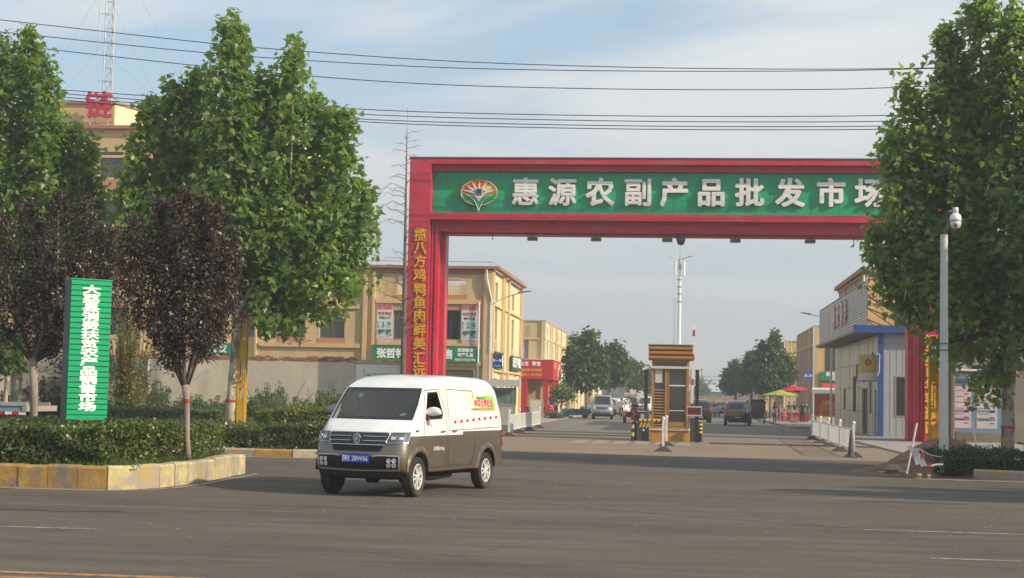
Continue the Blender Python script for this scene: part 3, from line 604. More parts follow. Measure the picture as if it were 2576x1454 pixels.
t = block('two storey cream shop building with a curtained window above the red butcher shop', cB2.x, -1, 146, 172, 14, 8.75, cream_w, pale_w,
      [(-4.0, -1.55-.0, 4.55, 7.0), (-8, -5.5, 4.55, 7.0)], [(2.0, 3.4, 4.3, 7.2-.3), (9, 9.9, 4.3, 6.8), (14.5, 16, 4.3, 6.9), (2.2, 3.2, 7.6, 8.3), (14.8, 15.8, 7.6, 8.3), (21, 22.4, 4.3, 6.9)],
      [(5, .4), (7.2, .4), (11.5, .4), (12.9, .4), (18.6, .4), (25.5, .4)], (7.05,))
for k in range(2): MB().box(-3.95+1.22*k, -2.78+1.22*k, .12, .14, 4.6, 6.95).build('curtain', M('curtain_grey', (.22, .26, .29), .8, v=.3, s=6, stretch=(6, 1, .2)), t)
MB().box(-4.1, -1.4, -.03, -.003, 3.6, 4.5).build('spandrel', brown_w, t); MB().box(-4.1, -1.4, -.03, -.003, 7.2, 8.3).build('spandrel', M('render_olive', (.40, .33, .20), .85), t)
cB3 = PY(1437, 845, 186)
block('third cream shop building up the left side of the street, half behind the trees', cB3.x, -1, 186, 212, 12, 8.75, cream_w, pale_w,
      [(-3.6, -1.4, 4.4, 6.9)], [(2, 3.5, 4.3, 6.9), (9, 10, 4.3, 6.9), (15, 16.4, 4.3, 6.9), (3, 4.5, 1, 2.8)], [(5, .4), (7.2, .4), (12, .4), (18.6, .4)], (7.05,))
block('fourth cream shop building on the left, farthest from the gate', cB3.x+.3, -1, 226, 252, 12, 8.6, cream_w, pale_w, [(-3.6, -1.4, 4.4, 6.9)], [(2, 3.5, 4.3, 6.9), (9, 10, 4.3, 6.9)], [(5, .4), (12, .4)], (7.05,))
cR1 = PY(2186, 692, 89.5)
t = block('orange ochre building with a red roof edge behind the louvred billboard', 10.3, 1, 90.6, 106.2, 16, 9.05, M('render_ochre', (.62, .40, .15), .85, v=.08, s=.6), M('render_shade_brown', (.42, .26, .17), .85, v=.1),  # side wall browner than the ochre front: shade put into its colour
      [(1.6, 3.0, 5.2, 7.0), (6, 7.5, 5.2, 7.0)], [(2, 3.4, 4.5, 6.8), (8, 9.4, 4.5, 6.8)], [(4.6, .35), (11, .35)], (7.4,))
MB().box(-.3, 16, -.3, .3, 9.06+.14, 9.45).box(-.3, .2, .3, 15.8, 9.2, 9.45).build('roof_edge', corn, t)
cR2 = PY(2050, 820, 148)
t = block('ochre shop building with a barred window and green sign right of the street', cR2.x, 1, 148, 170, 14, 8.75, MATS['render_ochre'], M('render_shade_mauve', (.36, .22, .16), .85, v=.1),  # street side is a mauve copy of the ochre, coloured for shade
      [(.95, 2.9, 4.6, 6.95), (5, 7, 4.6, 6.9)], [(2.2, 3.0, 3.9, 7.0), (7, 8.2, 4.2, 6.9), (12.5, 13.5, 4.2, 6.9), (17, 18.4, 4.2, 6.9)], [(4.4, .4), (5.6, .4), (10.2, .4), (15, .4), (21.5, .4)], (7.05,))
for k in range(11): MB().box(1.0+.175*k, 1.02+.175*k, -.04, -.02, 4.6, 6.95).build('window_bar', steel_g, t)
block('second ochre shop building on the right side of the street, behind the trees', cR2.x-.3, 1, 186, 208, 12, 8.75, MATS['render_ochre'], MATS['render_shade_mauve'],
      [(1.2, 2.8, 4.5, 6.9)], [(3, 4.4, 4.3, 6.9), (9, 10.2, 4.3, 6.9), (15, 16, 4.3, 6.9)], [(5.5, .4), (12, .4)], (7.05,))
block('third ochre shop building on the right, farthest up the street', cR2.x-.5, 1, 224, 250, 12, 8.6, MATS['render_ochre'], MATS['render_shade_mauve'], [(1.2, 2.8, 4.5, 6.9)], [(3, 4.4, 4.3, 6.9)], [(5.5, .4)], (7.05,))

# ---- red butcher shop front (annexe of the second block)
rs = M('shop_red', (.52, .015, .03), .5, v=.08); p0 = PY(1310, 907, 145); p1 = PY(1384, 907, 144.4)
SX0 = p0.x-1.5; SX1 = p1.x-.55
t = thing('red_shop_front', 'bright red shop front with lettered fascia and columns left of the street', 'shop', (SX1, 143.8, 0))
zf0, zf1 = 3.3, 5.1; wd = SX1-SX0
MB().box(-wd, .0, 0, 1.9, zf0, zf1).box(0, .9, 0, 9.0, zf0-.05, zf1-.05).build('fascia', rs, t)
MB().box(-wd, .92, -.02, 9.02, zf1, zf1+.05).build('fascia_top', white_pl, t)
for x in (-1.5, -.02): MB().box(x-.9*(x < -1) if x < -1 else x, x+.02 if x < -1 else x+.45, .1, .7, 0, zf0).build('column', rs, t)
for y in (2.8, 5.2, 8.0): MB().box(.35, .75, y, y+.5, 0, zf0).build('column', rs, t)
MB().box(-wd, -2.35, .9, 1.0, 0, zf0).build('shop_glass', glass, t)
for x in (-wd+.1, -3.9, -2.45): MB().box(x, x+.09, .82, .9, 0, 2.6).build('door_frame', M('alu_frame', (.42, .44, .40), .4, m=.3), t)
MB().box(-wd, -2.4, .8, .89, 2.6, 2.72).build('door_head', MATS['alu_frame'], t); MB().box(-wd, -2.4, .84, .895, 1.15, 1.4).build('red_strip', rs, t)
text('lettering', '批发  零售', .44, whitet, t, (-1.25, -.0, zf1-.40), X3, NY, .03, .02, n=4)
text('lettering', '活猪现宰 天天新鲜', .27, yellowt, t, (-1.25, 0, zf1-.98), X3, NY, .02, .02, n=4); text('lettering', '健康放心 尽在阳光', .27, yellowt, t, (-1.25, 0, zf1-1.42), X3, NY, .02, .02, n=4)
text('lettering', '东一街', .7, yellowt, t, (.9, 2.4, zf1-.5), Y3, X3, .02, .02, n=4); text('lettering', '鲜肉', .6, whitet, t, (.9, 7.2, zf1-.55), Y3, X3, .02, .02, n=4)
MB().box(.9, .91, 5.4, 5.4+.9, 3.6, 4.5).build('pale_panel', M('pale_print', (.6, .5, .48)), t)

# ---- tall building far left with its roof lettering and mast
YL = 100.0; tl_ = PY(150, 318, YL)
def lpx(x, y): p = PY(x, y, YL); return p.x-tl_.x, p.z
t = thing('apartment_block', 'tall tan and orange building rising behind the trees at the far left', 'building', (tl_.x, YL, 0))
ZL = lpx(250, 325)[1]; cols = [(lpx(251, 400)[0], lpx(310, 400)[0])]; stp = 4.1; lw = cols[0][1]-cols[0][0]
cols = [(cols[0][0]+stp*k, cols[0][1]+stp*k) for k in range(-3, 4)]
zt_, zb_ = lpx(280, 382)[1], lpx(280, 447)[1]; hs = []
for a, b_ in cols:
    for f in range(5): hs.append((a, b_, zb_-3.4*f, zt_-3.4*f))
MB().holewall((0, 0, 0), X3, NY, -14, 15.5, 0, ZL, hs, .25).build('front_wall', cream_w, t)
MB().box(-14, 15.5, .4, .6, 0, ZL-.2).build('interior', dark_in, t)
MB().box(15.3, 15.5, .0, 14, 0, ZL).box(-14, 15.3, 13.8, 14, 0, ZL).box(-14, 15.3, .6, 13.8, ZL-.3, ZL-.1).build('back_wall', pale_w, t)
MB().box(-14.2, 15.8, -.35, .2, ZL, ZL+.22).build('cornice', corn, t); MB().box(-14, 15.5, -.1, -.003, ZL-1.95, ZL-1.78).build('string_course', pier_w, t)
for i, h in enumerate(hs):
    if -2 < h[0] < 8: win(t, (0, 0, 0), X3, NY, *h, nx=3, nz=2)
    else: MB().poly([(h[0], .2, h[2]), (h[1], .2, h[2]), (h[1], .2, h[3]), (h[0], .2, h[3])]).build('pane', glass, t)
    MB().box(h[0]-.15, h[1]+.15, -.05, -.003, h[2]-1.3, h[2]-.12).build('spandrel', brown_w, t)
    MB().box(h[0]-.15, h[1]+.15, -.09, -.003, h[2]-1.62, h[2]-1.42).build('string_course', pier_w, t)
for a, b_ in cols: MB().box(b_+.25, b_+.7, -.12, -.003, 0, ZL-2).build('pier', pier_w, t)
a = lpx(100, 316); b1 = lpx(277, 255); b2 = lpx(352, 296)
MB().box(a[0], b1[0], .9, 1.1, ZL-.2, b1[1]).build('stair_house', cream_w, t)
MB().prism([(b1[0], 1.0, ZL-.2), (b1[0], 1.0, b1[1]-.05), (b2[0]+.6, 9, b1[1]-.05), (b2[0]+.6, 9, ZL-.2)], (-.2, 0, 0)).build('stair_house_side', pale_w, t)
MB().box(a[0], b1[0]+.15, .75, 1.3, b1[1], b1[1]+.16).prism([(b1[0]-.1, 1.3, b1[1]), (b1[0]+.2, 1.3, b1[1]), (b2[0]+.8, 9, b1[1]), (b2[0]+.5, 9, b1[1])], (0, 0, .16)).build('stair_house_cap', corn, t)
rl = thing('roof_lettering', 'big red character 链 standing on a steel frame on the tall roof', 'sign', (tl_.x+lpx(246, 300)[0], YL+.1, ZL))
cz = lpx(246, 264)[1]-ZL
text('character', '链', 1.95, M('letter_red', (.50, .02, .06), .5), rl, (0, 0, cz), X3, NY, .020, .04, wx=1.0, n=8)
for x in (-.62, .62): MB().cyl((x, .12, 0.05), (x, .12, cz+.3), .03, n=6).build('frame_post', steel_g, rl); MB().cyl((x, .12, cz), (x+.25, 1.2, .05), .025, n=5).build('frame_brace', steel_g, rl)
MB().cyl((-.6, .12, .9), (.6, .12, .9), .02, n=5).build('frame_rail', steel_g, rl)
mst = thing('lattice_mast', 'slim guyed lattice mast standing on the roof at the far left', 'mast', (tl_.x+lpx(213, 250)[0], YL+4, ZL-.1))
q = [(-.32, 0), (.32, 0), (0, .55)]
for x, y in q: MB().cyl((x, y, 0), (x, y, 16), .045, n=6).build('mast_leg', steel_g, mst)
for k in range(17):
    z = .4+.95*k
    for i in range(3):
        a, b_ = q[i], q[(i+1) % 3]; MB().cyl((*a, z), (*b_, z), .018, n=5).cyl((*a, z), (*b_, z+.95), .012, n=5).build('mast_brace', steel_g, mst)
MB().cyl((-.75, -.1, 6.2), (-.62, -.1, 16), .035, n=6).build('whip_aerial', steel_g, mst)
for z in (4.2, 9, 13): MB().cyl((-.8, -.1, z), (0, -.1, z), .02, n=5).build('aerial_bracket', steel_g, mst)
MB().cyl((.1, -.15, 3.3), (1.0, -.3, 2.7), .04, n=6).build('side_arm', steel_g, mst)
for ax, ay, z in ((7.5, -1, 14.5), (5.5, -2, 10), (-6, -1, 12), (-4.5, -2, 7.5), (7, -1, 6)): MB().cyl((0, 0, z), (ax, ay, -.5+.8), .008, n=4).build('guy_wire', steel_g, mst)
# ================================================================ WALLS, HUT, BOOTH, FENCES
plaster = M('wall_plaster', (.56, .49, .39), .9, v=.14, s=.5, b=.25, bs=14, c2=(.42, .37, .30), c2t=(.48, .66), c2s=.7, stretch=(1, 1, .45))
brickm = [M('brick_red', (.34, .17, .10), .9, v=.2, s=9, b=.4, bs=60), M('brick_buff', (.50, .38, .22), .9, v=.2, s=9, b=.4, bs=60), M('brick_dark', (.22, .13, .09), .9, v=.2, s=9)]
brickp = [M('brick_pale', (.68, .56, .33), .85, v=.15, s=9), brickm[1], M('brick_straw', (.60, .45, .22), .9, v=.2, s=9)]
t = thing('plastered_wall', 'long grey plastered wall with a ragged brick coping behind the shrubs on the left', 'wall', (-16.8, 70, 0))
zc = 3.05
XWL = PY(388, 950, 70).x; XWR = PY(896, 950, 70).x
MB().box(-45+16.8, XWR+16.8, 0, .24, -.05, zc).build('wall_face', plaster, t)
rnd = random.Random(11); bms = [(lambda m: (lambda me: me)(MB().bbox(-.115, .115, -.06, .06, 0, .055, .006).mesh('brick', m)))(m) for m in brickm+brickp]
cnt = 0; stuffb = MB()
x = XWR+16.8-.12; k = 0
while x > -45+16.8:
    for r in range(4):
        if r == 3 and rnd.random() < (.25 if noise.noise(Vector((x*.5, 0, 0))) > 0 else .75): continue
        if r == 2 and noise.noise(Vector((x*.35, 5, 0))) < -.25: continue
        mi = rnd.choice([0, 0, 2, 1, 0]); z = zc+.004+r*.066; xo = x-(.12 if r % 2 else 0)+rnd.uniform(-.012, .012)
        if cnt < 296: link('brick', bms[mi], t, (xo, .07+rnd.uniform(-.03, .02), z), rot=(0, 0, rnd.uniform(-.05, .05))); cnt += 1
        else: stuffb.box(xo-.112, xo+.112, .01, .13, z, z+.055)
    x -= .246
stuffb.build('brick_coping', brickm[0], t, stuff=True)
MB().box(-45+16.8, XWR+16.8, .14, .24, zc, zc+.2).build('coping_bed', M('mortar', (.3, .26, .2), .9), t)
t = thing('white_wall', 'whitewashed end of the wall with pale brick coping beside the red gate pillar', 'wall', (XWR, 69.9, 0)); wx_ = PY(1040, 920, 69.9).x-XWR
MB().box(.02, wx_, 0, .3, -.05, 2.98).build('wall_face', M('whitewash', (.78, .77, .72), .85, v=.05), t)
for r in range(3):
    n = int(wx_/.246)
    for i in range(n+1):
        if r == 2 and rnd.random() < .3: continue
        link('brick', bms[3+rnd.randrange(3)], t, (.12+i*.246-(.12 if r % 2 else 0), .06+rnd.uniform(-.03, .02), 3.0+r*.066), rot=(0, 0, rnd.uniform(-.05, .05)))
MB().box(.02, wx_, .14, .28, 2.985, 3.15).build('coping_bed', MATS['mortar'], t)
p = PY(913, 936, 69.8); q = PY(1012, 985, 69.8)
t = thing('notice_board', 'pale green notice board on the whitewashed wall just above the van roof', 'board', (p.x, 69.8, 1.2))
MB().box(0, q.x-p.x, -.06, .06, 0, p.z-1.2).build('board', M('board_white', (.72, .74, .70), .5), t)
MB().box(.03, q.x-p.x-.03, -.07, -.06, p.z-1.2-.36, p.z-1.2-.03).build('header', M('header_mint', (.42, .68, .52), .5), t)
text('lettering', '关于蔬菜流通监测体系追溯公示', .12, redt, t, ((q.x-p.x)*.56, -.07, p.z-1.38), X3, NY, .0, .001, n=4)
MB().lathe([(.07, 0), (.07, .006)], c=(.28, -.078, p.z-1.38), n=12, ax='y').build('round_logo', redt, t)
for k in range(5): MB().box(.12, 1.2-.1*k, -.068, -.06, p.z-1.75-.12*k, p.z-1.70-.12*k).build('print_line', M('print_green', (.2, .42, .3)), t)
for x in (.04, q.x-p.x-.08): MB().box(x, x+.04, -.05, -.0, p.z-1.2, p.z-1.12).build('clip', framem, t)

# painted mural at the left end of the wall
mu = thing('wall_mural', 'faded landscape mural with blue sky and grey mountain at the left of the wall', 'mural', (-26, 69.9, 0))
def murpoly(px, mt, d, name):
    pts = [PY(x, y, 69.95) for x, y in px]; q = MB(); q.poly([(v.x+26, d, max(v.z, .1)) for v in pts]); return q.build(name, mt, mu)
MB().poly([(PY(30, 950, 69.9).x+26, .06, .1), (PY(372, 950, 69.9).x+26, .06, .1), (PY(372, 950, 69.9).x+26, .06, 3.02), (PY(30, 950, 69.9).x+26, .06, 3.02)]).build('painted_ground', M('mural_sand', (.30, .27, .21), .8, v=.3, s=1.2, c2=(.10, .13, .13), c2t=(.5, .6), c2s=1.1, stretch=(.5, 1, 2.5)), mu)
murpoly([(240, 904), (370, 903), (370, 945), (330, 960), (240, 950)], M('mural_sky', (.07, .15, .20), .8, v=.3, s=1.5, c2=(.22, .23, .19), c2t=(.42, .6), c2s=.8), .05, 'painted_sky')
murpoly([(308, 965), (330, 935), (352, 915), (368, 935), (371, 1000), (330, 975)], M('mural_rock', (.15, .15, .13), .8, v=.25, s=2), .04, 'painted_mountain')
murpoly([(30, 990), (110, 955), (210, 905), (240, 905), (160, 975), (60, 1010)], M('mural_dark', (.06, .055, .05), .8, v=.4, s=3, c2=(.22, .17, .13), c2t=(.52, .6), c2s=2.2, stretch=(.3, 1, 2)), .04, 'painted_field')
murpoly([(371, 903), (377, 903), (378, 985), (374, 1000)], M('torn_white', (.75, .74, .70), .8), .03, 'torn_strip')

# ---- hut on the right: panelled side, blue steel frame, grey corrugated front
XH = 9.3; YH = 76.0
def hpx(x, y): p = PX(x, y, XH); return p.y-YH, p.z
t = thing('security_hut', 'stained cream panelled hut with a blue steel frame right behind the gate', 'hut', (XH, YH, 0))
def hr(x0, y0, x1, y1): D = lambda cx, cy: (1980+cx*.402, 649+cy*.402); a = hpx(*D(x1, y1)); c = hpx(*D(x0, y0)); return (a[0], c[0], max(a[1], .08), c[1])
holes = [(1.0, 1.9, .1, 2.35), hr(484, 690, 506, 945), (4.9, 7.3, .1, 2.45), (5.0, 7.2, 2.75, 3.35), hr(362, 705, 386, 940), hr(308, 815, 322, 940)]
holes[1] = (3.1, 4.0, 1.15, 3.1); holes[4] = (10.2, 11.8, 1.2, 3.15); holes[5] = (15.6, 16.8, 1.3, 2.5)
panelw = M('hut_panel_cream', (.50, .46, .36), .35, v=.12, s=.9, c2=(.38, .24, .12), c2t=(.56, .72), c2s=1.0, stretch=(1, 1, .35))
MB().holewall((0, 0, 0), Y3, NX, .25, 22, 0, 5.0, holes, .15).build('side_wall', panelw, t)
for z in (1.25, 2.5, 3.75): 
    for a, b_ in ((2.0, 3.0), (4.05, 4.85), (7.4, 10.1), (11.9, 15.5), (16.9, 21.9)) if z < 3 else ((.3, 21.9),): MB().box(-.012, -.002, a, b_, z-.012, z+.012).build('panel_joint', M('joint_dark', (.12, .10, .08)), t)
for y in (2.5, 4.4, 8.7, 13.5, 18.5): MB().box(-.012, -.002, y-.012, y+.012, .02, 4.98).build('panel_joint', MATS['joint_dark'], t)
alu = MATS['alu_frame']
for i, h in enumerate(holes): win(t, (0, 0, 0), Y3, NX, *h, nx=2 if i in (2, 3) else 1, nz=1 if i > 0 else 2, fm=alu if i in (0, 3) else framem, dep=.08)
stain = M('rust_stain', (.40, .16, .09), .6, v=.3, s=4)
MB().prism([(-.03, 9.2, 3.75), (-.03, 9.9, 3.75), (-.03, 9.75, 3.2), (-.03, 9.6, 2.7), (-.03, 9.45, 3.2)], (-.02, 0, 0)).build('red_pennant', M('pennant_red', (.33, .04, .04), .7), t)
MB().prism([(-.03, 2.35, 4.2), (-.03, 2.65, 4.2), (-.03, 2.52, 3.1)], (-.02, 0, 0)).build('red_pennant', MATS['pennant_red'], t)
blue = M('frame_blue', (.03, .085, .30), .5, v=.12)
MB().box(-.06, .16, -.06, .22, 0, 5.05).build('corner_post', blue, t); MB().box(-1.25, 4.4, -.35, .1, 5.06, 5.42).build('eave_beam', blue, t)
MB().box(-1.2, .0, .1, 22, 5.06, 5.2).build('soffit', M('soffit_grey', (.26, .23, .19), .8, v=.2), t)
MB().box(-.0, 4.4, .1, 22, 5.06, 5.3).build('roof', steel_g, t)
corr = M('corrugated_grey', (.40, .42, .44), .5, v=.06, s=.8)
hw = (.74, 1.40, 1.05, 3.02); mb = MB()
MB().holewall((0, .1, 0), X3, NY, .17, 4.3, 0, 5.05, [hw], .12).build('front_wall', corr, t)
for k in range(22):
    x = .22+k*.30
    if x > 4.25: break
    for z0, z1 in (((0, 1.0), (3.08, 5.0)) if .66 < x < 1.46 else ((0, 5.0),)): MB().box(x, x+.05, .089, .098, z0+.02, z1).build('corrugation', corr, t)
win(t, (0, .1, 0), X3, NY, *hw, nx=1, nz=1, fm=M('frame_pinkish', (.42, .25, .22), .6), dep=-.02, fr=.07)
MB().box(.5, 4.2, .3, 20, .1, 4.9).build('interior', dark_in, t)
MB().tube([(-.1, -.1, 4.1), (-.0, -.12, 4.0), (-.02, -.12, 3.2), (-.1, -.1, 3.0)], .02, 5).build('cable', white_pl, t)
t = thing('light_box_sign', 'yellow and white light box sign with a dark red badge on the hut corner', 'sign', (XH-.07, YH+.25, 0))
zs = [PY(2190, y, YH).z for y in (957, 938, 928, 892)]
MB().bbox(-.82, -.02, 0, .18, zs[1], zs[3], .05).build('yellow_panel', M('sign_mustard', (.48, .38, .10), .4, v=.1), t); MB().box(-.82, -.02, 0, .18, zs[0], zs[1]-.006).build('white_panel', M('sign_greywhite', (.55, .54, .56), .4), t)
MB().box(-.86, .0, -.02, .2, zs[0]-.05, zs[0]-.002).build('lower_rim', framem, t)
bc = Vector((-.42, -.03, (zs[1]+zs[3])/2+.08)); b = MB(); b.prism([bc+Vector((.17*math.cos(R_(90+72*i)), 0, .17*math.sin(R_(90+72*i)))) for i in range(5)], (0, .04, 0)); b.build('badge', M('badge_red', (.35, .03, .03), .4), t)
b = MB(); b.prism([bc+Vector((.09*math.cos(R_(90+72*i)), -.012, .09*math.sin(R_(90+72*i)))) for i in range(5)], (0, .02, 0)); b.build('badge_centre', M('badge_centre', (.45, .22, .12), .4), t)

# ---- slatted billboard over the hut roof
XBB = 8.85; n0 = PX(2180, 712, XBB); n1 = PX(2180, 839, XBB); f0_ = PX(2064, 785, XBB); f1_ = PX(2064, 886, XBB)
BY0 = (n0.y+n1.y)/2; BY1 = (f0_.y+f1_.y)/2; bz0, bz1 = 5.2, 7.62
t = thing('billboard', 'weathered silver slatted billboard leaning out over the hut roof on the right', 'billboard', (XBB, BY0, bz0))
slat = M('slat_silver', (.56, .52, .52), .45, v=.12, s=.6, c2=(.36, .28, .26), c2t=(.5, .65), c2s=.8); NS = 17; hh = (bz1-bz0)/NS; L = BY1-BY0
sm = MB().prism([(0, 0, 0), (.0, 0, hh*.74), (.05, 0, hh*.68), (.05, 0, .0)], (0, L, 0)).mesh('slat', slat)
for k in range(NS): link('slat', sm, t, (-.05, 0, k*hh))
MB().box(-.06, .02, -.06, -.002, -.03, bz1-bz0+.03).box(-.06, .02, L+.002, L+.06, -.03, bz1-bz0+.03).box(-.06, .04, -.06, L+.06, bz1-bz0+.032, bz1-bz0+.08).build('frame', steel_g, t)
MB().box(.03, .05, 0, L, -.0, bz1-bz0).build('backing', M('backing_dark', (.06, .05, .05), .8), t)
for k, ch in enumerate('惠源警务'):
    y = L*.60-k*2.15; text('character', ch, 1.45, M('letter_red_gold', (.60, .50, .38), .35, v=.2, s=3, c2=(.42, .08, .08), c2t=(.50, .56), c2s=3), t, (-.06, y, 1.45+.0), NY, NX, .03, .05, wx=1.0, n=8)
strut = M('strut_rust', (.10, .05, .04), .7)
for k in range(4):
    a = Vector((.05, .1, 2.25-k*.55)); MB().cyl(a, (4.2-.9*k if k < 3 else 1.0, .25, .22), .035, n=6).build('strut', strut, t)
for y in (3, 8, 13, 18, 23): MB().box(.05, .15, y, y+.1, -.0, bz1-bz0).cyl((.1, y, 2.2), (3, y, .2), .03, n=5).build('strut', strut, t)

# ---- boards and wall behind the right hand trees
t = thing('grey_shed', 'pale corrugated shed with a low gable behind the right hand notice boards', 'shed', (11.5, 78, 0))
MB().box(0, 12, 0, .2, 0, 5.6).build('wall_face', corr, t)
for k in range(40): MB().box(.1+.3*k, .2+.3*k, -.03, -.003, 2, 5.55).build('corrugation', M('corrugated_pale', (.52, .52, .54), .5), t)
b = MB(); b.prism([(.3, -1.6, 3.6), (7.6, -1.6, 3.6), (3.9, -1.6, 5.2)], (0, 1.5, 0)); b.build('gable', M('gable_lilac', (.30, .29, .36), .7, v=.1), t)
t = thing('boundary_wall', 'grey wall with a brick coping behind the right hand verge', 'wall', (10.8, 71.2, 0))
MB().box(0, 22, 0, .25, -.05, 3.05).build('wall_face', M('wall_render_dim', (.24, .21, .17), .9, v=.15, s=.6), t)
for r in range(3):
    for i in range(44): link('brick', bms[rnd.choice([0, 0, 1, 2])], t, (.2+i*.246-(.12 if r % 2 else 0), .07+rnd.uniform(-.03, .02), 3.052+r*.066), rot=(0, 0, rnd.uniform(-.05, .05)))
bb = thing('notice_board', 'wide green headed information board with two lists behind the right verge', 'board', (PY(2386, 1090, 70.4).x, 70.4, 0))
bw = PY(2522, 1000, 70.4).x-bb.location.x; zt2 = PY(2450, 930, 70.4).z; zb2 = PY(2450, 1088, 70.4).z
MB().box(0, bw, 0, .2, zb2, zt2-.5).build('board', M('board_blue', (.13, .24, .36), .5, v=.1), bb)
MB().box(-.1, bw+.1, -.1, .2, zt2-.48, zt2-.08).build('header', M('header_teal', (.02, .17, .13), .5), bb); MB().box(-.15, bw+.15, -.25, .3, zt2-.06, zt2+.02).build('canopy', white_pl, bb)
text('lettering', '惠源农副产品批发市场平面图', .21, M('letter_dim', (.45, .48, .45)), bb, (bw/2, -.1, zt2-.28), X3, NY, .02, .01, n=4)
lp = M('list_pale', (.50, .50, .50), .5); red2 = M('stamp_red', (.50, .10, .10)); gr2 = M('list_grey', (.16, .20, .26))
for x0, x1 in ((.15, 1.05), (1.3, 2.25)):
    x0 *= bw/2.5; x1 *= bw/2.5; zz0 = zb2+.18; zz1 = zt2-.75
    pg = MB().box(x0, x1, -.012, -.001, zz0, zz1).build('list_sheet', lp, bb)
    for k in range(6):
        z = zz1-.2-k*(zz1-zz0-.3)/6; MB().box(x0+.08, x0+.08+(x1-x0)*.55, -.018, -.013, z, z+.035).build('print_line', gr2, pg)
        MB().box(x1-.30, x1-.12, -.018, -.013, z-.16, z-.09).build('stamp', red2, pg)
    for k in range(2): MB().box(x0+.03, x1-.08, -.018, -.013, zz0+.35+.35*k, zz0+.47+.35*k).build('print_bar', M('print_steel', (.17, .24, .34)), pg)
tag(MB().box(0, 1.0, 0, .05, 0, 1.2).build('cabinet', M('cabinet_grey', (.30, .31, .33), .5, v=.05), None, PY(2342, 935, 60.0)), 'plain grey sheet metal box behind the white camera pole', 'cabinet')

# ---- lattice posts either side and poles
ochre = M('post_yellow', (.62, .36, .03), .5, v=.1, s=2)
def lattice(name, lab, x, y, zb, zt, wd, grp=None):
    t = thing(name, lab, 'post', (x, y, zb), 0, grp); H_ = zt-zb
    for sx in (0, 1): MB().box(sx*(wd-.05), sx*(wd-.05)+.05, 0, .05, 0, H_).build('upright', ochre, t); MB().box(sx*(wd-.05), sx*(wd-.05)+.05, .17, .22, 0, H_).build('upright', ochre, t)
    z = .0; k = 0
    segs = [(0, .85, 1), (.85, 1.3, 0), (1.3, 2.05, 0), (2.05, 2.6, 1), (2.6, 3.3, 0), (3.3, H_, 1)]
    for a, b_, s_ in segs:
        if s_: MB().box(.052, wd-.052, .005, .215, a+.01, b_-.01).build('plate', ochre, t)
        else:
            for z in (a, b_-.06): MB().box(.052, wd-.052, .01, .21, z, z+.05).build('cross_plate', ochre, t)
            if b_-a > .6: MB().box(wd*.45, wd*.45+.03, .08, .11, a+.05, b_-.06).build('inner_bar', ochre, t)
    return t
p = PY(592, 1073, 45); lattice('steel_post', 'ochre yellow lattice steel post beside the big left tree trunk', p.x+.02, 45, .5, 4.3, .235)
p = PY(2338, 1125, 43); lattice('steel_post', 'ochre yellow lattice steel post just left of the white camera pole', p.x, 43, .22, 3.35, .24)
p = PY(2361, 1130, 37.3); t = thing('camera_pole', 'tall white pole carrying a security camera at its head on the right verge', 'pole', (p.x+.12, 37.3, .1))
zp = PY(2368, 590, 37.3).z-.1; wp = M('pole_white', (.58, .58, .57), .5, v=.06, s=2)
MB().cyl((0, 0, 0), (0, 0, zp), .110, .085, 18).build('pole', wp, t, smooth=False); MB().cyl((0, 0, 0), (0, 0, .05), .2, n=16).build('base_plate', wp, t)
cp_ = PY(2404, 535, 37.0); lc = cp_-Vector(t.location)
MB().tube([(0, 0, zp-.05), (.05, -.05, zp+.15), (lc.x*.6, lc.y*.6, lc.z-.02), (lc.x, lc.y, lc.z+.10)], .03, 8).build('bracket', M('bracket_dark', (.12, .12, .12)), t)
for z in (2.85, 3.0): MB().cyl((0, 0, z), (0, 0, z+.02), .125, n=18).build('strap', framem, t)
t2 = thing('security_camera', 'white round headed security camera at the top of the white pole', 'camera', cp_)
MB().lathe([(.06, .12), (.065, .11), (.065, -.02)][::-1], n=16).build('neck', M('camera_white', (.82, .82, .82), .35, v=.03), t2, smooth=True)
MB().lathe([(.07, -.02), (.125, -.08), (.135, -.15), (.135, -.20)][::-1], n=20).build('shroud', MATS['camera_white'], t2, smooth=True)
MB().lathe([(.125, -.21), (.125, -.27), (.105, -.34), (.06, -.38), (.01, -.39)][::-1], n=20).build('ball', M('camera_grey', (.6, .6, .6), .3), t2, smooth=True); MB().lathe([(.03, 0), (.03, -.02)][::-1], c=(-.02, -.10, -.30), n=10, ax='y').build('lens', M('lens_black', (.01, .01, .01), .1), t2)
p = PY(2391, 1120, 52); tag(MB().tube([p+Z3*(-p.z), p+Z3*(3.2-p.z)+X3*.03, p+Z3*(5.2-p.z)], [.14, .12, .09], 10).build('wooden_pole', M('pole_brown', (.13, .095, .07), .9, v=.2, s=3)), 'thin dark brown pole just right of the white camera pole', 'pole')

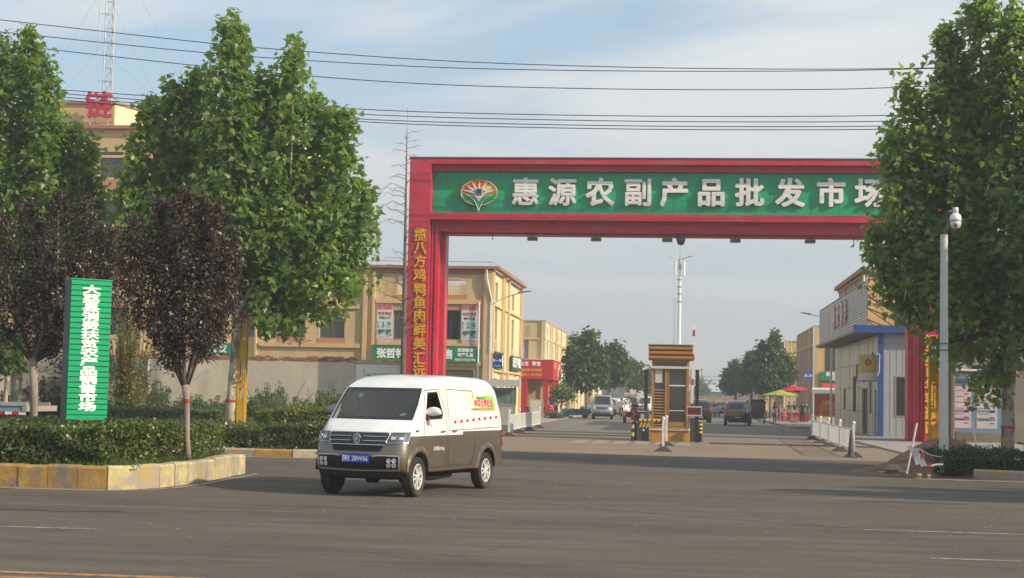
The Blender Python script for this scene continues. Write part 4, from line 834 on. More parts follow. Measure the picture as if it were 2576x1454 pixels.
# ---- ticket booth
YBo = 62.5; b0 = PY(1636, 1108, YBo); b1 = PY(1733, 1108, YBo); BW = b1.x-b0.x; cxb = (b0.x+b1.x)/2
bo = M('booth_bronze', (.43, .215, .075), .42, v=.06, s=2, m=.15); bg_ = M('booth_glass', (.05, .045, .045), .08, spec=.8)
t = thing('toll_booth', 'narrow bronze framed ticket booth with a three tier slatted roof in mid road', 'booth', (cxb, YBo, 0))
h_ = BW/2; BD = 1.7
zz = lambda y: PY(1686, y, YBo).z
MB().box(-h_-.02, h_+.02, -.0, BD+.7, 0, zz(1083)).build('plinth', M('plinth_ochre', (.55, .28, .06), .6, v=.15, s=2), t)
MB().box(-h_-.05, h_+.05, -.05, BD+.75, zz(1083)+.001, zz(1083)+.05).build('plinth_cap', white_pl, t)
zb_, zt_ = zz(1080), zz(905)
for x in (-h_+.02, h_-.12):
    for y in (.05, BD-.1): MB().box(x, x+.10, y, y+.10, zb_+.0, zt_).build('corner_post', bo, t)
xm = -h_+.02+(1695-1641+0)/97*BW*.5+.12; xm = -h_+BW*.36
MB().box(xm, xm+.10, .05, .13, zb_, zt_-.3).build('mullion', bo, t)
for z0, z1 in ((zb_, zb_+.1), (zt_-.34, zt_-.27), (zt_-.10, zt_)): MB().box(-h_+.121, h_-.121, .06, .12, z0, z1).box(-h_+.03, -h_+.1, .151, BD-.101, z0, z1).box(h_-.1, h_-.03, .151, BD-.101, z0, z1).build('rail', bo, t)
MB().box(-h_+.121, h_-.121, .10, .115, zb_+.1, zt_-.1).build('front_glass', bg_, t)
MB().box(h_-.08, h_-.07, .151, BD-.1, zb_+.1, zt_-.1).build('side_glass', bg_, t); MB().box(-h_+.07, -h_+.08, .151, BD-.1, zb_+.1, zt_-.1).box(-h_+.12, h_-.12, BD-.06, BD-.05, zb_, zt_-.1).build('side_glass', bg_, t)
lv0, lv1 = zz(1070), zz(975)
for k in range(13): z = lv0+(lv1-lv0)*k/13; MB().prism([(-h_+.13, .05, z), (-h_+.13, .09, z+.035), (-h_+.13, .095, z+.03), (-h_+.13, .055, z-.01)], (xm+h_-.14, 0, 0)).build('louvre', bo, t)
for x in (xm+.12, h_-.17): MB().box(x, x+.045, .085, .098, zb_+.12, zt_-.36).build('door_stile', bo, t)
MB().box(xm+.17, h_-.18, .085, .098, zb_+.12, zb_+.3).build('door_rail', bo, t)
MB().box(xm+.17, h_-.18, .078, .095, zz(996+0)-.6, zz(996)-.57).build('door_bar', white_pl, t); MB().box(xm+.16, h_-.17, .07, .098, zz(921)-.25-.55, zz(921)-.2-.55).build('door_bar', white_pl, t)
b = MB(); b.poly([(-h_+.16, .094, zz(963)), (xm-.1, .094, zz(963)-.0), (xm-.12, .094, zz(925)), (-h_+.15, .094, zz(925))]); b.build('paper_notice', M('paper', (.62, .60, .56), .7, v=.1), t)
MB().box(-h_-.0, h_+.0, -.03, .04, zt_-.36, zt_-.26).build('awning_rail', M('rail_cream', (.62, .58, .48), .5), t)
zr0 = zz(905)+.0; RH = (zz(870)-zr0)
for k in range(3):
    z = zr0+RH*k/3; e = .12+.03*0; MB().prism([(-h_-e, -.15, z+.05), (-h_-e, -.15, z+RH/3-.03), (-h_-e, BD+.15, z+RH/3-.03), (-h_-e, BD+.15, z+.05), (-h_-e, BD+.08, z), (-h_-e, -.08, z)], (BW+2*e, 0, 0)).build('roof_tier', bo, t)
MB().box(-h_-.02, h_+.02, -.02, BD+.02, zr0, zr0+RH+.02).build('roof_core', M('bronze_dark', (.16, .08, .04), .5), t)
MB().box(-h_-.14, h_+.14, -.17, BD+.17, zr0+RH+.021, zr0+RH+.06).build('roof_cap', steel_g, t)
for k, y in enumerate((935, 985, 1050)): MB().box(h_-.11, h_-.06, .03, .05, zz(y), zz(y)+.14).build('hinge', ochre, t)

# safety cage, bollards, barrier units round the booth
blk = M('black_paint', (.025, .025, .028), .5, v=.1); yb = M('warning_yellow', (.70, .42, .02), .5); grm = M('cabinet_charcoal', (.06, .065, .075), .5, v=.1); gal = M('galvanised', (.5, .5, .5), .4, m=.4, v=.1)
gr_ = thing('guard_rail', 'black and yellow tubular guard rail in front of the booth', 'rail', (0, 61.3, 0))
ga = PY(1497+100, 1060, 61.3); ga = PY(1598, 1060, 61.3); gb = PY(1675+0, 1060, 61.3); gx0 = PY(1488, 1060, 61.3)
xa = PY(1475+113, 1065, 61.3).x; xa = PY(1481+5+105, 1065, 61.3).x
xl_ = PY(1480+112, 1060, 61.3).x; xr_ = PY(1674, 1060, 61.3).x
zr1 = PY(1640, 1058, 61.3).z
b = MB(); b.tube([(xl_, 0, .0), (xl_, 0, zr1-.12), (xl_+.1, 0, zr1), (xr_-.1, 0, zr1), (xr_, 0, zr1-.12), (xr_, 0, 0)], .055, 10); b.build('rail_tube', blk, gr_)
for k in range(5): z = xl_+.25+(xr_-xl_-.4)*k/5; MB().cyl((z, 0, zr1), (z+.12, 0, zr1), .058, n=10).build('yellow_band', yb, gr_)
for z in (.2, .5):
    for xx in (xr_, xl_): MB().cyl((xx, 0, z), (xx, 0, z+.14), .058, n=10).build('yellow_band', yb, gr_)
def cabinet(lab, x0, x1, Y, ztop, zy):
    t = thing('barrier_cabinet', lab, 'barrier cabinet', ((x0+x1)/2, Y, 0)); hw_ = (x1-x0)/2
    MB().bbox(-hw_, hw_, 0, .35, 0, ztop, .015).build('cabinet_body', grm, t); MB().box(-hw_-.02, hw_+.02, -.02, .37, ztop+.001, ztop+.03).build('lid', gal, t)
    for k in range(4): u = -hw_+.02+k*.13; MB().prism([(u, -.004, zy), (u+.07, -.004, zy), (min(u+.15, hw_), -.004, zy+.18), (min(u+.08, hw_-.01), -.004, zy+.18)], (0, .004-.001, 0)).build('warning_stripe', yb, t)
    return t
q0, q1 = PY(1474, 1110, 62).x, PY(1513, 1110, 62).x
q0, q1 = PY(1601, 1110, 62).x, PY(1640, 1110, 62).x
q0, q1 = PY(1475+123-1, 1100, 62).x, PY(1512+0, 1100, 62).x
# crop coordinates: cabinet spans 178..275 of the 1212 px crop -> 1605..1631
q0, q1 = PY(1605.5, 1100, 62).x, PY(1631.5, 1100, 62).x; zt3 = PY(1618, 1036, 62).z; zy = PY(1618, 1075, 62).z
t = cabinet('charcoal ticket machine cabinet with yellow stripes left of the booth', q0, q1, 62.0, zt3, zy)
MB().box(-.12, .02, -.008, -.002, zt3-.35, zt3-.08).build('ticket_slot', gal, t); MB().lathe([(.045, 0), (.04, -.03), (.01, -.04)], c=(.0, -.0, .42), n=10, ax='y').build('button', white_pl, t)
def lane_cam(lab, px_, py0, py1, Y, flip):
    a = PY(px_, py1, Y); z1 = PY(px_, py0, Y).z; t = thing('lane_camera', lab, 'camera', (a.x, Y, 0))
    MB().box(-.07, .07, -.07, .07, 0, z1-.12).build('post', blk, t); MB().box(-.09, .09, -.09, .09, z1-.12, z1-.08).build('collar', blk, t)
    s_ = -1 if flip else 1
    MB().prism([(-s_*.10, -.07, z1-.02), (s_*.15, -.07, z1-.12), (s_*.15, -.07, z1-.03), (s_*.06, -.07, z1+.04), (-s_*.10, -.07, z1+.08)][::s_], (0, .14, 0)).build('camera_body', white_pl, t)
    MB().lathe([(.045, -.0), (.045, .06)], c=(s_*.13, 0, z1-.075), n=10, ax='x').build('lens', M('lens_black', (.01, .01, .01), .1), t); return t
lane_cam('white hooded camera on a black post left of the booth', 1606+18/1, 925+0, 1062, 62.6, True)
lane_cam('white hooded camera on a black post right of the booth', 1760-8, 925, 1100, 61.6, False)
cx_ = PY(1753, 1000, 61.6); t = thing('display_panel', 'small dark red display panel on the post right of the booth', 'display', (cx_.x+.0, 61.48, 0))
zd0, zd1 = PY(1753, 1047, 61.5).z, PY(1753, 1021, 61.5).z; zd1 = PY(1753, 1022, 61.5).z
zd0, zd1 = PY(1750, 1047-0, 61.5).z+0, PY(1750, 1022, 61.5).z
MB().box(-.38, .20, -.06, .0, zd0+.0, zd1+.0).build('case', M('case_white', (.5, .48, .46)), t); MB().box(-.35, .17, -.066, -.061, zd0+.06, zd1-.05).build('screen', M('screen_red', (.13, .015, .015), .3), t)
def boll(lab, px_, yb_, yt_, Y, stripes=False, grp=None, r=.07):
    a = PY(px_, yb_, Y); z = PY(px_, yt_, Y).z; t = thing('bollard', lab, 'bollard', (a.x, Y, 0), 0, grp)
    MB().cyl((0, 0, 0), (0, 0, z), r, n=14).build('post', blk, t); MB().cyl((0, 0, z), (0, 0, z+.02), r*1.04, n=14).build('cap', gal, t)
    if stripes:
        for k in range(3): MB().cyl((.0, 0, z*.45+k*.15), (.0, 0, z*.45+k*.15+.08), r+.004, n=14).build('yellow_band', yb, t)
    return t
boll('black steel post with a red fitting, leftmost beside the booth', 1592.5, 1108, 1062, 62.2); boll('black steel post second from the left beside the ticket machine', 1600.5, 1108, 1062, 62.6)
t = boll('black and yellow banded post right of the booth', 1753+8, 1108, 1062, 62.2, True, r=.085)
MB().box(-.4, .12, -.04, .04, .95, 1.0).build('grey_shelf', gal, t)
a = PY(1751.5, 1095, 62.6); t = thing('barrier_machine', 'dark barrier gate housing at the foot of the raised white arm', 'barrier', (a.x-.1, 62.6, 0))
MB().bbox(-.15, .15, 0, .3, 0, 1.15, .02).build('housing', grm, t)
z0, z1 = PY(1743, 1015, 62.75).z, PY(1745, 815, 62.75).z; bx = PY(1741, 1010, 62.75).x-t.location.x; bx1 = PY(1746, 815, 62.75).x-t.location.x
arm = MB(); wh_ = M('arm_white', (.75, .75, .72), .5); rd_ = M('arm_red', (.50, .03, .05), .5)
nseg = 13
for k in range(nseg):
    u0_, u1_ = k/nseg, (k+1)/nseg-.002; f = lambda u: Vector((bx+(bx1-bx)*u, .15, z0+(z1-z0)*u)); c0, c1 = f(u0_), f(u1_)
    q = MB(); q.add([c0+Vector(v) for v in ((-.05, -.03, 0), (.05, -.03, 0), (.05, .03, 0), (-.05, .03, 0))]+[c1+Vector(v) for v in ((-.05, -.03, 0), (.05, -.03, 0), (.05, .03, 0), (-.05, .03, 0))], [(0, 3, 2, 1), (4, 5, 6, 7), (0, 1, 5, 4), (1, 2, 6, 5), (2, 3, 7, 6), (3, 0, 4, 7)])
    q.build('arm_section', rd_ if k in (3, 7, 11) else wh_, t)
MB().cyl((0, .15, 1.1), (bx, .15, z0), .06, n=8).build('hinge', grm, t)
tag(MB().box(-.04, .04, -.04, .04, 0, 2.9).build('grey_post', gal, None, (PY(1738, 1000, 64).x, 64, 0)), 'plain grey square post just behind the booth on its right', 'post')

# ---- white municipal fences
fw_ = M('fence_white', (.74, .73, .70), .45, v=.06, s=2); rub = M('rubber_base', (.065, .055, .05), .85, v=.1)
post_me = MB().box(-.04, .04, -.04, .04, .12, 1.02).mesh('post', fw_); cap_me = MB().lathe([(.045, 0), (.055, .02), (.055, .05), (.03, .09), (.005, .10)], n=10).mesh('post_cap', fw_)
base_me = MB().add([(-.30, -.16, 0), (.30, -.16, 0), (.30, .16, 0), (-.30, .16, 0), (-.07, -.07, .17), (.07, -.07, .17), (.07, .07, .17), (-.07, .07, .17)], [(0, 3, 2, 1), (4, 5, 6, 7), (0, 1, 5, 4), (1, 2, 6, 5), (2, 3, 7, 6), (3, 0, 4, 7)]).mesh('base', rub)
bar_me = MB().box(-.012, .012, -.012, .012, 0, .62).mesh('bar', fw_)
def fence(lab, pts, grp='white street fences', solid=()):
    o = Vector((pts[0][0], pts[0][1], 0)); t = thing('street_fence', lab, 'fence', o, 0, grp)
    P = [Vector((x, y, 0))-o for x, y in pts]
    for i, p in enumerate(P): link('post', post_me, t, p); link('post_cap', cap_me, t, p+Z3*1.02); link('base', base_me, t, p)
    for i, (a, b_) in enumerate(zip(P, P[1:])):
        d = (b_-a); L_ = d.length; d.normalize(); n_ = max(3, int(L_/.11))
        for z in (.24, .86):
            q = MB(); q.cyl(a+d*.045+Z3*z, b_-d*.045+Z3*z, .024, n=6); q.build('rail', fw_, t)
        for k in range(n_): link('bar', bar_me, t, a+d*(L_*(k+.5)/n_)+Z3*.24)
    return t
def gp(x, y): v = G(x, y); return (v.x, v.y)
fence('white railing with four posts left of the lane, its near end behind the van', [gp(1280, 1098), gp(1306, 1089), gp(1332, 1083), gp(1357, 1077)])
fence('white railing with five posts running back to the hut on the right', [gp(2147, 1150), gp(2113, 1136), gp(2085, 1124), gp(2064, 1115), gp(2043, 1106)])
def lonepost(lab, x, y, s_): 
    v = G(x, y); t = thing('fence_post', lab, 'post', v); link('post', post_me, t, (0, 0, 0)); link('post_cap', cap_me, t, (0, 0, 1.02)); link('base', base_me, t, (0, 0, 0)); t.scale = (s_,)*3; return t
lonepost('white fence post on a black foot standing alone, nearest the camera before the booth', 1668, 1136, 1.0); lonepost('grey white fence post behind the nearer one before the booth', 1676, 1122, .98)
v = G(2141, 1151); t = thing('traffic_cone', 'dark grimy traffic cone at the near end of the right hand railing', 'cone', (v.x, v.y, 0))
MB().lathe([(.115, 0), (.035, .84), (.02, .85)], n=16).build('cone', M('cone_dark', (.10, .085, .08), .7, v=.2), t); MB().box(-.15, .15, -.15, .15, 0, .03).build('cone_base', rub, t)

# ---- street lamps, blue sign, notice boards
lampm = M('lamp_pole', (.55, .55, .53), .4, m=.3)
def street_lamp(lab, x, y, zt, dx, arm_rise=.35, blue_sign=None, grp='street lamps along the market street'):
    t = thing('street_lamp', lab, 'street lamp', (x, y, 0), 0, grp)
    MB().cyl((0, 0, 0), (0, 0, zt), .09, .05, 12).build('pole', lampm, t); MB().tube([(0, 0, zt-.2), (dx*.5, 0, zt+arm_rise*.5), (dx, 0, zt+arm_rise)], .03, 6).build('arm', lampm, t)
    q = MB(); q.add([(dx*.9, -.09, zt+arm_rise-.06), (dx*1.35, -.07, zt+arm_rise+.08), (dx*1.35, .07, zt+arm_rise+.08), (dx*.9, .09, zt+arm_rise-.06), (dx*.9, -.09, zt+arm_rise+.04), (dx*1.35, -.05, zt+arm_rise+.13), (dx*1.35, .05, zt+arm_rise+.13), (dx*.9, .09, zt+arm_rise+.04)], [(0, 3, 2, 1), (4, 5, 6, 7), (0, 1, 5, 4), (1, 2, 6, 5), (2, 3, 7, 6), (3, 0, 4, 7)]); q.build('lamp_head', framem, t)
    if blue_sign:
        MB().box(-.95, -.06, -.03, .03, 2.9, 4.0).build('name_plate', MATS['sign_blue'] if blue_sign == 1 else M('sign_blue_pale', (.05, .13, .42), .4), t)
        text('lettering', '西二街', .27, whitet, t, (-.5, -.032, 3.45), X3, NY, .03, .002, n=4); MB().box(-.8, -.2, -.034, -.03, 3.05, 3.09).build('underline', whitet, t)
    return t
p = PY(1234, 759, 88); street_lamp('street lamp whose arm crosses the sunlit side of the corner building', p.x, 88, p.z, 1.75, .55)
p = PY(1390, 852, 148); street_lamp('street lamp beside the red shop on the left of the street', p.x, 148, 7.0, 1.6, .5)
p = PY(2092, 805, 107); street_lamp('street lamp poking out behind the slatted billboard', p.x, 107, PY(2062, 798, 107).z-.1, -1.55, .3)
p = PY(1990, 863, 148); street_lamp('street lamp above the first tree on the right of the street', p.x, 148, 7.4, -1.4, .3)
p = PY(1893, 908, 210); street_lamp('farthest visible street lamp on the right side above the trees', p.x, 210, 7.4, -1.2, .3)
p = PY(2045, 1055, 118); t = thing('street_sign', 'blue street name plate reading 西二街 on a grey post right of the street', 'sign', (p.x, 118, 0))
MB().cyl((0, 0, 0), (0, 0, PY(2045, 870, 118).z), .07, n=10).build('post', lampm, t); za, zb3 = PY(2035, 958, 118).z, PY(2035, 932, 118).z; xw = PY(2025, 940, 118).x-p.x
MB().box(xw, -.08, -.03, .03, za, zb3).build('name_plate', M('sign_blue_pale', (.05, .13, .42), .4), t); text('lettering', '西二街', .2, whitet, t, ((xw-.08)/2, -.032, (za+zb3)/2), X3, NY, .03, .002, n=4)
# green shop sign, red awning and poster stand right of the street
t = thing('shop_sign', 'green shop sign reading 新鲜 优质 under the barred window on the right', 'sign', (PY(2063, 960, 147.7).x, 147.7, PY(2063, 958, 147.7).z)); hh = PY(2063, 935, 147.7).z-t.location.z
MB().box(0, 4, -.1, .2, 0, hh).build('board', sg_green, t); text('lettering', '新鲜', .42, whitet, t, (.95, -.1, hh*.74), X3, NY, .04, .02, n=4); text('lettering', '优质', .42, whitet, t, (1.4, -.1, hh*.28), X3, NY, .04, .02, n=4)
def awning(lab, x0, x1, Y, z, dep, mt, sag=.7):
    t = thing('awning', lab, 'awning', (x0, Y, z)); b = MB(); b.prism([(0, 0, 0), (0, -dep, -sag), (0, -dep, -sag-.18), (0, -dep+.03, -sag-.18), (0, -dep+.03, -sag-.03), (0, 0, -.05)], (x1-x0, 0, 0)); b.build('cloth', mt, t)
    for x in (.05, x1-x0-.05): MB().cyl((x, 0, -.9), (x, -dep, -sag-.1), .02, n=5).build('strut', steel_g, t)
    return t
redaw = M('awning_red', (.55, .05, .06), .8, v=.15, s=2)
awning('red cloth awning below the green shop sign on the right', PY(2068, 970, 147).x, PY(2068, 970, 147).x+4, 147.9, 3.55, 1.6, redaw)
def poster_stand(lab, x0, x1, ztop, zbot, Y, mt, roof, head=None):
    t = thing('poster_stand', lab, 'notice board', (x0, Y, 0)); wd = x1-x0
    for x in (.05, wd-.05): MB().cyl((x, .05, 0), (x, .05, ztop), .05, n=8).build('post', steel_g, t)
    MB().box(0, wd, .0, .1, zbot, ztop-.35).build('poster', mt, t); MB().box(-.03, wd+.03, -.02, .12, zbot-.05, zbot-.002).box(-.03, 0-.001, -.02, .12, zbot, ztop-.35).box(wd+.001, wd+.03, -.02, .12, zbot, ztop-.35).build('frame', alu, t)
    MB().prism([(-.2, -.35, ztop-.28), (-.2, .5, ztop-.28), (-.2, .3, ztop+.1), (-.2, -.1, ztop+.1)], (wd+.4, 0, 0)).build('roof', roof, t)
    return t
a, c = PY(2050, 1046, 110), PY(2104, 980, 110)
t = poster_stand('red poster board with a white roof at the far end of the right railing', a.x, c.x, c.z, a.z, 110, M('poster_red', (.62, .12, .06), .5, v=.25, s=.9, c2=(.68, .5, .28), c2t=(.52, .66), c2s=.8), white_pl)
text('lettering', '文明', .35, yellowt, t, ((c.x-a.x)*.5, -.005, c.z-.95), X3, NY, .03, .005, n=4)
a, c = PY(1235, 1016, 84), PY(1298, 960, 84)
t = poster_stand('grey roofed notice board with a green walking figure behind the van', a.x, c.x, c.z, a.z, 84, M('poster_bluegrey', (.20, .25, .29), .5, v=.2, s=1.2, c2=(.13, .26, .18), c2t=(.52, .66), c2s=1.5), M('roof_grey', (.33, .33, .33), .6))
text('lettering', '居民公约', .22, M('print_dim', (.08, .12, .15)), t, ((c.x-a.x)*.5, -.005, c.z-.62), X3, NY, .03, .005, n=4)
for k in range(5): MB().box((c.x-a.x)*.38, (c.x-a.x)*.62, -.006, -.001, a.z+.14+.1*k, a.z+.17+.1*k).build('print_line', MATS['print_dim'], t)
g_ = M('figure_green', (.04, .22, .10)); fx_ = (c.x-a.x)*.82; MB().lathe([(.03, 0), (.03, .004)], c=(fx_, -.008, a.z+.5), n=8, ax='y').prism([(fx_-.03, -.006, a.z+.25), (fx_+.03, -.006, a.z+.25), (fx_+.04, -.006, a.z+.46), (fx_-.04, -.006, a.z+.46)], (0, .004, 0)).prism([(fx_-.1, -.006, a.z+.06), (fx_-.05, -.006, a.z+.06), (fx_+.02, -.006, a.z+.26), (fx_-.03, -.006, a.z+.26)], (0, .004, 0)).prism([(fx_+.06, -.006, a.z+.06), (fx_+.10, -.006, a.z+.06), (fx_+.03, -.006, a.z+.26), (fx_-.02, -.006, a.z+.26)], (0, .004, 0)).build('walking_figure', g_, t)
MB().box(0, c.x-a.x, .02, .09, 0.1, a.z-.06).build('lower_panel', M('panel_beige', (.50, .46, .40), .7), t)
a, c = PY(1334, 1046, 96), PY(1366, 1006, 96); t = thing('white_panel', 'blank dirty white panel with rounded frame standing before the red shop', 'panel', (a.x, 96, 0))
MB().box(0, c.x-a.x, 0, .04, .35, c.z).build('sheet', M('panel_offwhite', (.58, .58, .53), .6, v=.12, s=1.5), t); MB().tube([(0, 0, 0), (0, 0, c.z+.03), (c.x-a.x, 0, c.z+.03), (c.x-a.x, 0, 0)], .03, 6).build('tube_frame', gal, t)

# ---- spoil heap things on the right verge
tapew = M('tape_white', (.72, .70, .68), .6, v=.1)
p = G(2288, 1178, .0); tag(MB().tube([G(2281, 1192, .1), Vector(G(2281, 1192, .1))+Vector((.22, 0, 1.15))], .022, 6).build('plastic_pole', tapew), 'white plastic stick leaning out of the soil heap left of the yellow post', 'stick')
p = PY(2457, 1128, 38); tag(MB().tube([p, PY(2445, 1056, 38)], .02, 6).build('plastic_pole', tapew), 'white plastic stick leaning over the right hand hedge', 'stick')
tp = thing('barrier_tape', 'crumpled red and white barrier tape lying on the soil heap', 'tape', G(2306, 1168, .35)); tp.scale = (.72,)*3
rnd = random.Random(4); o_ = Vector((0, 0, 0)); c0 = Vector((-.28, -.1, .55)); b = MB()
def strip(pts, wd, mt, name):
    q = MB(); vs = []
    for k, p_ in enumerate(pts): d = Vector(pts[min(k+1, len(pts)-1)])-Vector(pts[max(k-1, 0)]); s_ = d.cross(Vector((.3, 1, .2))).normalized()*wd/2; vs += [Vector(p_)-s_, Vector(p_)+s_, ]
    q.add(vs, [(2*k, 2*k+1, 2*k+3, 2*k+2) for k in range(len(pts)-1)]); me = q.build(name, mt, tp); return me
strip([(-.24, 0, .55), (-.12, -.05, .42), (-.02, -.02, .22), (.02, -.1, .0)], .14, tapew, 'tape_white'); strip([(-.1, -.08, .45), (.08, -.1, .36), (.12, -.14, .12), (.2, -.16, -.04)], .18, tapew, 'tape_white')
strip([(.06, -.13, .42), (.14, -.13, .32), (.12, -.16, .18)], .08, M('tape_red', (.5, .03, .05)), 'tape_red'); strip([(.2, -.1, -.02), (.45, -.1, -.02), (.6, -.1, .02), (.78, -.1, .02)], .06, tapew, 'tape_white'); strip([(.3, -.12, .0), (.42, -.12, .0)], .07, MATS['tape_red'], 'tape_red'); strip([(.05, 0, .5), (.4, .1, .30), (.75, .1, .24)], .02, tapew, 'tape_white')
b = MB(); rnd = random.Random(8)
stone = M('rubble', (.30, .24, .18), .9, v=.2, s=4, b=.5, bs=12)
for k, (x, y, s_) in enumerate(((2250, 1186, .24), (2272, 1190, .12), (2214, 1190, .07), (2310, 1197, .08), (2335, 1197, .06))):
    g = G(x, y, .08); q = MB(); q.lathe([(s_*.55, -.05), (s_, s_*.2), (s_*.8, s_*.55), (s_*.2, s_*.7)], n=7); q.v = [tuple(c*(1+.18*noise.noise(Vector(v)*6+Vector((k, 0, 0)))) for c in v) for v in q.v]; o = q.build('stone', stone, None, g)
    tag(o, ['largest grey brown stone at the foot of the soil heap', 'middle sized stone touching the largest one by the soil heap', 'small stone at the left tip of the soil heap', 'stone at the left end of the right hand kerb', 'small stone on the right hand kerb beside the hedge'][k], 'stone')
# ================================================================ VEHICLES
import bmesh
chrome = M('chrome', (.62, .61, .60), .18, m=1., v=0); tyre_m = M('tyre_rubber', (.028, .026, .024), .85, v=.25, s=6, c2=(.07, .06, .05), c2t=(.5, .7), c2s=5)
rim_m = M('rim_alloy', (.78, .77, .74), .32, m=.35, v=.06, s=8); blkp = M('black_plastic', (.022, .022, .022), .45, v=.15); vdark = M('underbody_black', (.012, .012, .012), .9, v=0)
lampg = M('headlamp_glass', (.10, .105, .11), .06, v=.2, s=9, coat=1.); lampw = M('lamp_reflector', (.85, .86, .88), .12, m=.6, v=0); redl = M('tail_lamp', (.30, .01, .015), .15, coat=1.)
plate_b = M('plate_blue', (.015, .06, .42), .4, v=0); seam_m = M('shut_line', (.05, .045, .04), .8, v=0); int_d = M('cabin_dark', (.03, .03, .032), .8)
def vglass(name, tint, refl=.085):
    mt = bpy.data.materials.new(name); mt.use_nodes = True; t = mt.node_tree; N = t.nodes; L = t.links; N.clear()
    o = N.new('ShaderNodeOutputMaterial'); mx = N.new('ShaderNodeMixShader'); tr = N.new('ShaderNodeBsdfTransparent'); tr.inputs[0].default_value = (*tint, 1)
    gl = N.new('ShaderNodeBsdfGlossy'); gl.inputs['Roughness'].default_value = .03; gl.inputs[0].default_value = (1, 1, 1, 1)
    lw = N.new('ShaderNodeLayerWeight'); lw.inputs[0].default_value = .5; pw = N.new('ShaderNodeMath'); pw.operation = 'POWER'; L.new(lw.outputs['Facing'], pw.inputs[0]); pw.inputs[1].default_value = 4
    fr = N.new('ShaderNodeMath'); fr.operation = 'MULTIPLY_ADD'; L.new(pw.outputs[0], fr.inputs[0]); fr.inputs[1].default_value = .6; fr.inputs[2].default_value = refl; L.new(fr.outputs[0], mx.inputs[0]); L.new(tr.outputs[0], mx.inputs[1]); L.new(gl.outputs[0], mx.inputs[2]); L.new(mx.outputs[0], o.inputs[0]); return mt
wglass = vglass('windscreen_glass', (.62, .67, .65)); sglass = vglass('side_glass', (.16, .18, .18))
carglass = M('car_glass_dark', (.016, .019, .022), .05, v=0, spec=.7, coat=.5)
def twotone(name, top, bot, thr, x_step, dz, rough=.28, metal=.5):
    mt = bpy.data.materials.new(name); mt.use_nodes = True; t = mt.node_tree; N = t.nodes; L = t.links; p = N['Principled BSDF']
    tx = N.new('ShaderNodeTexCoord'); sp = N.new('ShaderNodeSeparateXYZ'); L.new(tx.outputs['Object'], sp.inputs[0])
    def mth(op, a, b): n = N.new('ShaderNodeMath'); n.operation = op; [(L.new(v, n.inputs[i]) if not isinstance(v, (int, float)) else setattr(n.inputs[i], 'default_value', v)) for i, v in enumerate((a, b))]; return n.outputs[0]
    th = mth('ADD', mth('MULTIPLY', mth('LESS_THAN', sp.outputs[0], x_step), dz), thr); up_ = mth('GREATER_THAN', sp.outputs[2], th)
    n = N.new('ShaderNodeTexNoise'); n.inputs['Scale'].default_value = 2.2; n.inputs['Detail'].default_value = 5; L.new(tx.outputs['Object'], n.inputs[0])
    q = N.new('ShaderNodeMapRange'); L.new(n.outputs[0], q.inputs[0]); q.inputs[1].default_value = .35; q.inputs[2].default_value = .7; q.inputs[3].default_value = 1.03; q.inputs[4].default_value = .86
    # road dust on the lower panels: it is dirt and has its own shape
    mx = N.new('ShaderNodeMix'); mx.data_type = 'RGBA'; L.new(up_, mx.inputs[0]); mx.inputs[6].default_value = (*bot, 1); mx.inputs[7].default_value = (*top, 1)
    m2_ = N.new('ShaderNodeMix'); m2_.data_type = 'RGBA'; m2_.blend_type = 'MULTIPLY'; m2_.inputs[0].default_value = 1; L.new(mx.outputs[2], m2_.inputs[6]); L.new(q.outputs[0], m2_.inputs[7]); L.new(m2_.outputs[2], p.inputs['Base Color'])
    L.new(mth('MULTIPLY', mth('SUBTRACT', 1, up_), metal), p.inputs['Metallic']); p.inputs['Roughness'].default_value = rough; p.inputs['Coat Weight'].default_value = .6; p.inputs['Coat Roughness'].default_value = .08
    return mt

